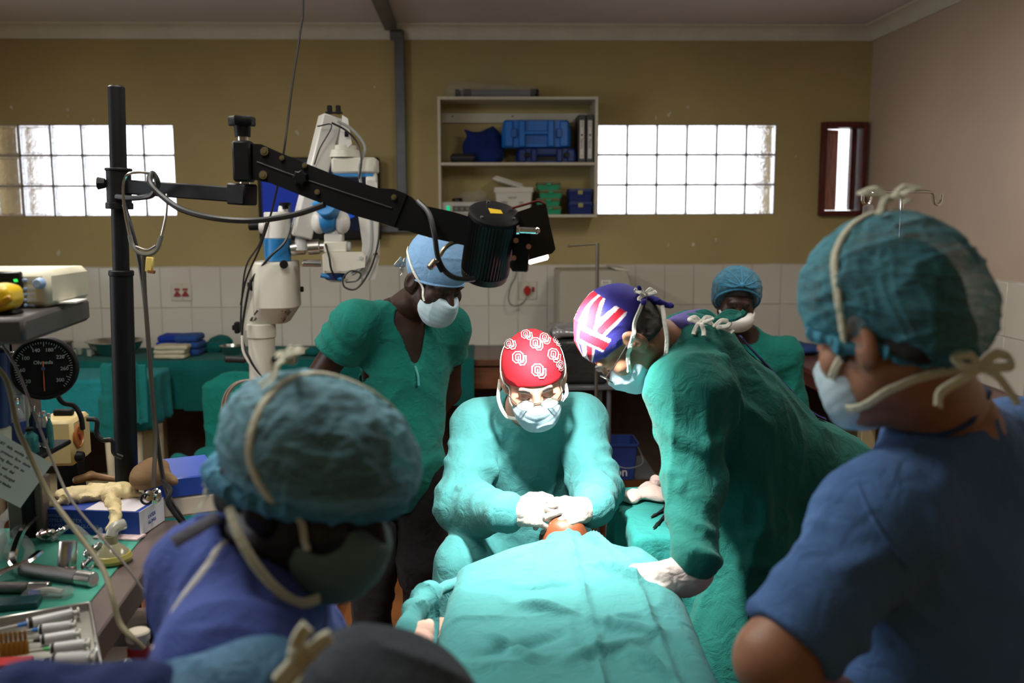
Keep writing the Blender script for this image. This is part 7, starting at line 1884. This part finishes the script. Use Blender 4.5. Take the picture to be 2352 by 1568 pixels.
t.part('base_band', MB().lathe([(.0205, 0), (.0205, .014), (.0198, .015)], c_, axis=(.02, .25, .95), n=24), mat('rosy_steel', (.42, .3, .28), .3, metal=.9))
def laryng(label, x0, y0, x1, y1, r, z=0.0, blade=None):
    a, b = onz(x0, y0, ZA)+V3(0, 0, r+z), onz(x1, y1, ZA)+V3(0, 0, r+z)
    t = Thing('laryngoscope', label, 'instrument', (a+b)/2-V3(0, 0, r))
    t.part('handle', MB().cyl(a, b, r, r, 20, .003), mat('knurled_steel', (.16, .15, .14), .35, metal=.9, bump=.4, bs=500))
    d = unit(b-a)
    t.part('end_cap', MB().cyl(b-d*.002, b+d*.040, r*1.04, r*1.04, 20, .002), STEELB)
    t.part('hinge', MB().box(a-d*.008, (.018, .022, .022), R=frame(d), b=.003), CHROME)
    if blade: t.part('blade', MB().ribbon([a-d*.01]+[onz(x, y, ZA)+V3(0, 0, h_) for x, y, h_ in blade], .018, .005, (0, 0, 1)), CHROME)
laryng('dark ribbed laryngoscope handle lying in front of the metal cup', 52, 1322, 182, 1342, .0155, blade=[(30, 1310, .03), (52, 1280, .06), (85, 1250, .07)])
laryng('laryngoscope lying at the left edge with bright reflections', -40, 1362, 70, 1362, .012, blade=[(0, 1335, .02), (60, 1320, .03), (95, 1300, .035)])
for k, (x, y, r, lab) in enumerate(((92, 1242, .012, 'small coppery chrome connector at the back of the mat'), (120, 1240, .009, 'small dark chrome connector beside the coppery one'), (205, 1290, .014, 'shiny chrome valve piece leaning beside the breathing mask'), (196, 1316, .011, 'little chrome elbow lying in front of the valve piece'))):
    c_ = onz(x, y, ZA); d_ = unit(V3(.8, -.3, .35+.2*k))
    t = Thing('metal_connector', lab, 'connector', c_, 'chrome connectors on the mat')
    t.part('barrel', MB().cyl(c_+V3(0, 0, r), c_+V3(0, 0, r)+d_*.035, r, r*.8, 16, .002), CHROME if k else mat('copper_chrome', (.6, .4, .33), .2, metal=1))
    t.part('collar', MB().cyl(c_+V3(0, 0, r)+d_*.008, c_+V3(0, 0, r)+d_*.014, r*1.25, r*1.25, 16, .001), CHROME)
    t.part('spigot', MB().cyl(c_+V3(0, 0, r)+d_*.03, c_+V3(0, 0, r)+d_*.046, r*.5, r*.5, 12, .001), STEELB)
CLR = film('clear_plastic_film', (.8, .82, .8), .30)
for k, L in enumerate((((20, 1290), (0, 1240), (20, 1190), (50, 1180), (60, 1210), (40, 1250)), ((-20, 1330), (10, 1270), (40, 1240), (70, 1290), (60, 1310)), ((120, 1250), (170, 1236), (225, 1262), (232, 1246)))):
    single('clear_tube', MB().tube([onz(x, y, ZA)+V3(0, 0, .012+.02*(i % 2)) for i, (x, y) in enumerate(L)], .011 if k < 2 else .006, n=10), CLR, ['clear corrugated breathing tube curling at the left edge of the mat', 'second clear tube looping in front of the first at the left edge', 'thin clear suction tube behind the metal cup'][k], 'tube')
pk = onz(110, 1372, ZA)
t = Thing('airway_packet', 'clear blister packet with a blue cap on the mat in front of the laryngoscope', 'packet', pk)
t.part('blister', MB().box(pk+V3(0, 0, .010), (.10, .040, .018), R=rotz(.05), b=.008), CLR)
t.part('airway', MB().tube([pk+V3(-.03, 0, .012), pk+V3(0, .006, .014), pk+V3(.03, 0, .012)], .006, n=8), mat('white_plastic'))
t.part('blue_cap', MB().cyl(pk+V3(-.014, -.006, .01), pk+V3(-.034, -.004, .012), .0085, .007, 12, .001), mat('royal_blue_plastic'))
S = Sdf().box(onz(30, 1395, ZA)+V3(0, 0, .008), (.05, .022, .008), rotz(.2), .004)
single('dark_case', poly(S, .003), mat('dark_teal_plastic', (.01, .06, .07), .4), 'small dark teal case with a pale strap at the left edge of the mat', 'case')

# steel tray of syringes, nearest the corner
ZS2 = ZA+.012
q0, q1 = onz(208, 1398, ZS2), onz(236, 1560, ZS2)
dv = unit(q1-q0); du = np.cross(V3(0, 0, 1), dv); du = du if du[0] < 0 else -du
t = Thing('syringe_tray', 'shallow steel tray of syringes at the lower left corner of the mat', 'tray', (q0+q1)/2-V3(0, 0, .012))
Rt = np.column_stack([-du, dv, np.cross(-du, dv)])
tc = q0+dv*.13+du*.13
t.part('floor', MB().box(tc-V3(0, 0, .008), (.26, .30, .004), R=Rt), mat('tray_steel', (.40, .39, .34), .35, metal=.9))
for sgn, L, off in ((1, .30, -du*.13), (-1, .30, du*.13)): t.part('rim', MB().box(tc+off, (.006, L, .016), R=Rt, b=.002), STEELB)
for off in (dv*.15, -dv*.15): t.part('rim', MB().box(tc+off, (.26, .006, .016), R=Rt, b=.002), STEELB)
SYW = mat('syringe_plastic', (.66, .67, .66), .25, trans=.25); SYB = mat('syringe_blue', (.03, .16, .5), .4); SYG = mat('syringe_green', (.1, .4, .15), .4)
def syringe(label, x0, y0, x1, y1, r, hub, dz=0.0):
    a, b = onz(x0, y0, ZS2)+V3(0, 0, r-.004+dz), onz(x1, y1, ZS2)+V3(0, 0, r-.004+dz); d = unit(b-a); L = np.linalg.norm(b-a)
    t = Thing('syringe', label, 'syringe', (a+b)/2-V3(0, 0, r), 'syringes in the steel tray')
    t.part('barrel', MB().cyl(a+d*L*.25, b-d*L*.10, r, r, 16, .0012), SYW)
    t.part('plunger', MB().cyl(b-d*L*.10, b, r*.55, r*.55, 10).cyl(b-d*.003, b, r*1.0, r*1.0, 16), mat('white_plastic'))
    t.part('flange', MB().box(b-d*L*.10, (r*3, .002, r*1.6), R=frame(d)), SYW)
    t.part('stopper', MB().cyl(a+d*L*.27, a+d*L*.33, r*1.01, r*1.01, 16), BLKR)
    t.part('hub', MB().cyl(a+d*L*.12, a+d*L*.25, r*.35, r*.5, 10), hub)
    t.part('needle_cap', MB().cyl(a-d*L*.15, a+d*L*.12, r*.32, r*.36, 10), mat('clear_plastic'))
syringe('syringe at the back of the steel tray with a blue needle hub', 20, 1448, 182, 1412, .010, SYB)
syringe('second syringe from the back of the tray, with a bright blue hub', 60, 1455, 175, 1440, .009, SYB)
syringe('middle syringe of the tray with printed scale', 62, 1480, 186, 1460, .009, BLKR)
syringe('fourth syringe from the back of the tray, beside a green hub', 85, 1500, 208, 1484, .0095, SYG)
syringe('thick syringe nearest the front of the steel tray', 86, 1528, 222, 1520, .012, BLKR)
AMB = mat('amber_glass', (.42, .20, .02), .08, trans=.4)
for k in range(6):
    c_ = onz(6+k*11, 1512-k*1.5, ZS2)
    single('ampoule', MB().lathe([(.0048, 0), (.005, .022), (.0022, .026), (.0026, .029), (.003, .040), (.001, .044)], c_+V3(0, 0, .003), n=12), AMB, ['leftmost amber ampoule of the row behind the red box', 'second amber ampoule from the left behind the red box', 'third amber ampoule from the left behind the red box', 'fourth amber ampoule from the left behind the red box', 'fifth amber ampoule from the left behind the red box', 'rightmost amber ampoule of the row behind the red box'][k], 'vial', 'amber ampoules in the steel tray')
c_ = onz(18, 1548, ZS2)
t = Thing('ampoule_box', 'small red and white card box at the lower left corner of the tray', 'box', c_)
t.part('box', MB().box(c_+V3(0, 0, .012), (.075, .03, .024), R=rotz(.08), b=.001), mat('red_card', (.40, .02, .02), .5))
t.part('white_panel', MB().box(c_+V3(.002, -.0158, .010), (.05, .0012, .012), R=rotz(.08)), mat('white_card'))

# bottles and vials at the far left
def bottle(label, x, y, h_, r, m, capm, z=None, grp=None, Y=None, lab=None, name='bottle'):
    c_ = onz(x, y, ZA) if Y is None else P(x, y, Y)
    t = Thing(name, label, 'bottle', c_, grp)
    t.part('body', MB().lathe([(r*.9, 0), (r, .003), (r, h_*.66), (r*.55, h_*.80), (r*.42, h_*.84), (r*.42, h_*.9), (.001, h_*.9)], c_, n=20), m)
    t.part('cap', MB().lathe([(r*.52, h_*.88), (r*.55, h_*.9), (r*.55, h_), (r*.45, h_*1.02), (.001, h_*1.02)], c_, n=18), capm)
    if lab: t.part('paper_label', MB().lathe([(r*1.01, h_*.12), (r*1.02, h_*.13), (r*1.02, h_*.55), (r*1.01, h_*.56)], c_, n=20), lab)
    return t
CG = mat('clear_glass', (.62, .68, .68), .05, trans=.75); TG = mat('teal_glass', (.06, .30, .30), .08, trans=.5); NB = mat('navy_label', (.012, .03, .16), .5)
rk = P(50, 1036, 2.16); RKZ = rk[2]
t = Thing('vial_shelf', 'narrow dark shelf fixed to the mast, holding the vials at the far left', 'shelf', (rk[0], rk[1], RKZ-.02))
t.part('board', MB().box((rk[0]-.06, rk[1]+.04, RKZ-.008), (.24, .17, .012), b=.003), BLKM)
t.part('strut', MB().box((rk[0]-.04, rk[1]+.10, (ZA+RKZ)/2-.01), (.03, .03, RKZ-ZA-.01), b=.003), BLKM)
def rb(x, dy): 
    q = P(x, 1000, rk[1]+dy); return V3(q[0], q[1], RKZ)
def bot2(label, x, dy, h_, r, m, capm, grp=None, lab=None, name='bottle'):
    c_ = rb(x, dy); t = Thing(name, label, 'bottle', c_, grp)
    t.part('body', MB().lathe([(r*.9, 0), (r, .003), (r, h_*.66), (r*.55, h_*.80), (r*.42, h_*.84), (r*.42, h_*.9), (.001, h_*.9)], c_, n=20), m)
    t.part('cap', MB().lathe([(r*.52, h_*.88), (r*.55, h_*.9), (r*.55, h_), (r*.45, h_*1.02), (.001, h_*1.02)], c_, n=18), capm)
    if lab: t.part('paper_label', MB().lathe([(r*1.01, h_*.12), (r*1.02, h_*.13), (r*1.02, h_*.55), (r*1.01, h_*.56)], c_, n=20), lab)
bot2('tall clear glass bottle with steel cap and white label at the far left', 22, .06, .205, .036, CG, CHROME, lab=mat('white_paper'))
bot2('clear glass bottle with steel cap, right of the tallest bottle', 46, .10, .215, .026, CG, CHROME)
bot2('navy-labelled bottle in front of the tall clear bottles', 40, .02, .12, .020, CG, CHROME, lab=NB)
for k, x in enumerate((92, 104, 115)):
    bot2(['leftmost slim steel-capped vial of the three by the beige box', 'middle slim steel-capped vial of the three by the beige box', 'rightmost slim steel-capped vial, next to the beige box'][k], x, .05-.01*k, .080+.004*(k == 1), .0075, TG if k == 2 else CG, CHROME, 'steel-capped vials', lab=NB if k < 2 else None, name='vial')
bot2('small teal-tinted jar with dark lid on the vial shelf', 68, -.015, .058, .018, TG, BLKM, name='jar')
bot2('dark little bottle with steel cap between the jar and the slim vials', 80, .07, .09, .011, mat('dark_glass', (.02, .05, .08), .1), CHROME)
c_ = P(8, 900, 2.0)
t = Thing('blue_flask', 'navy blue flask with pale base cut off by the left edge', 'flask', P(0, 1010, 2.0))
f0 = P(-8, 1012, 2.0); f1 = P(-8, 800, 2.0)
t.part('body', MB().cyl(f0+V3(0, 0, .03), f1, .030, .024, 24, .006), mat('navy_flask', (.008, .02, .12), .4))
t.part('base', MB().cyl(f0-V3(0, 0, .02), f0+V3(0, 0, .03), .028, .030, 24, .004), mat('off_white_plastic'))
t.part('hanger', MB().tube([f1, f1+V3(0, .05, .05), f1+V3(-.02, .2, .08)], .006, n=8), BLKM)
# printed sheet leaning
pc = P(30, 1085, 1.98)
pu = unit(P(118, 1072, 2.02)-P(10, 1010, 1.95)); pv = unit(np.cross(V3(.2, -1, .45), pu))
t = Thing('printed_sheet', 'printed white sheet leaning against the bottles at the far left', 'paper', pc-V3(0, 0, .05))
t.part('sheet', MB().box(pc-pu*.04, (.20, .11, .0015), R=np.column_stack([pu, pv, np.cross(pu, pv)])), mat('white_paper'))
nn = np.cross(pu, pv); nn = nn if nn[1] < 0 else -nn
for i in range(7):
    t.part('text_line', MB().text(['CHECK LIST  daily  weekly  date', 'oxygen supply  pressure  flow  alarm', 'suction unit  tubing  filter  yes  no', 'vaporiser level  seal  dial', 'soda lime colour  date changed', 'laryngoscope lamp  spare blades', 'signed  theatre  time'][i], .0085, pc-pu*.04+pv*(.040-.0135*i)+nn*.0012, pu, pv if np.cross(pu, pv)@nn > 0 else -pv, .0003), mat('black_print'))
# drooping wires at the left
CBE = mat('buff_cable', (.20, .17, .09), .55)
single('buff_cable', MB().tube([P(-10, 840, 1.86), P(18, 880, 1.86), P(40, 980, 1.84), P(62, 1030, 1.82), P(110, 1130, 1.80), P(160, 1200, 1.76), P(205, 1260, 1.72), P(238, 1310, 1.68), P(258, 1370, 1.64), P(275, 1430, 1.62), P(305, 1465, 1.60), P(330, 1490, 1.60)], .0052, n=8), CBE, 'thick buff cable drooping in waves from the left edge across the mat', 'cable')
single('grey_cable', MB().tube([P(-10, 770, 1.9), P(40, 850, 1.88), P(90, 980, 1.86), P(130, 1080, 1.84), P(165, 1150, 1.80), P(230, 1230, 1.74), P(290, 1300, 1.70), P(330, 1360, 1.68), P(350, 1415, 1.68)], .0026, n=7), mat('taupe_wire', (.16, .14, .12), .5), 'thin grey-brown wire crossing the glove box and the mat', 'cable')
single('black_flex', MB().tube([P(372, 1105, 2.3), P(392, 1125, 2.28), P(384, 1150, 2.26), P(396, 1172, 2.26), P(410, 1190, 2.26), P(425, 1212, 2.27), P(430, 1230, 2.28)], .006, n=8), BLKC, 'thick black flex kinking down in front of the cased unit', 'cable')
# shelf things under the worktop
c_ = P(395, 1305, 2.16)
t = Thing('black_meter', 'black box with a green light on the shelf under the trolley edge', 'device', (c_[0], c_[1], .752))
t.part('case', MB().box((c_[0]-.02, c_[1]+.06, .80), (.12, .14, .094), R=rotz(.3), b=.004), BLKM)
t.part('green_light', MB().ell(P(383, 1326, 2.1), (.004, .004, .004), nu=8, nv=6), mat('green_neon'))
c_ = P(318, 1482, 1.72)
t = Thing('white_jar', 'white-capped jar with red label standing below the trolley edge', 'jar', (c_[0], c_[1], .752))
t.part('glass', MB().cyl((c_[0], c_[1], .752), (c_[0], c_[1], c_[2]+.01), .020, .020, 20, .002), CG)
t.part('cap', MB().cyl((c_[0], c_[1], c_[2]+.01), (c_[0], c_[1], c_[2]+.03), .022, .022, 20, .003), mat('cream_cap', (.62, .56, .44), .45))
t.part('red_label', MB().cyl((c_[0], c_[1], c_[2]-.03), (c_[0], c_[1], c_[2]+.0), .0206, .0206, 20), mat('red_card'))
c_ = P(272, 1530, 1.62)
t = Thing('steel_rail_end', 'bright steel tube end sticking out under the corner of the tray', 'tube', c_)
t.part('tube', MB().cyl(P(250, 1535, 1.64), P(296, 1524, 1.62), .011, .011, 16, .001), STEELB)
t.part('stem', MB().cyl((P(250, 1535, 1.64)[0], 1.64, .44), P(250, 1535, 1.64), .009, n=12), STEELB)
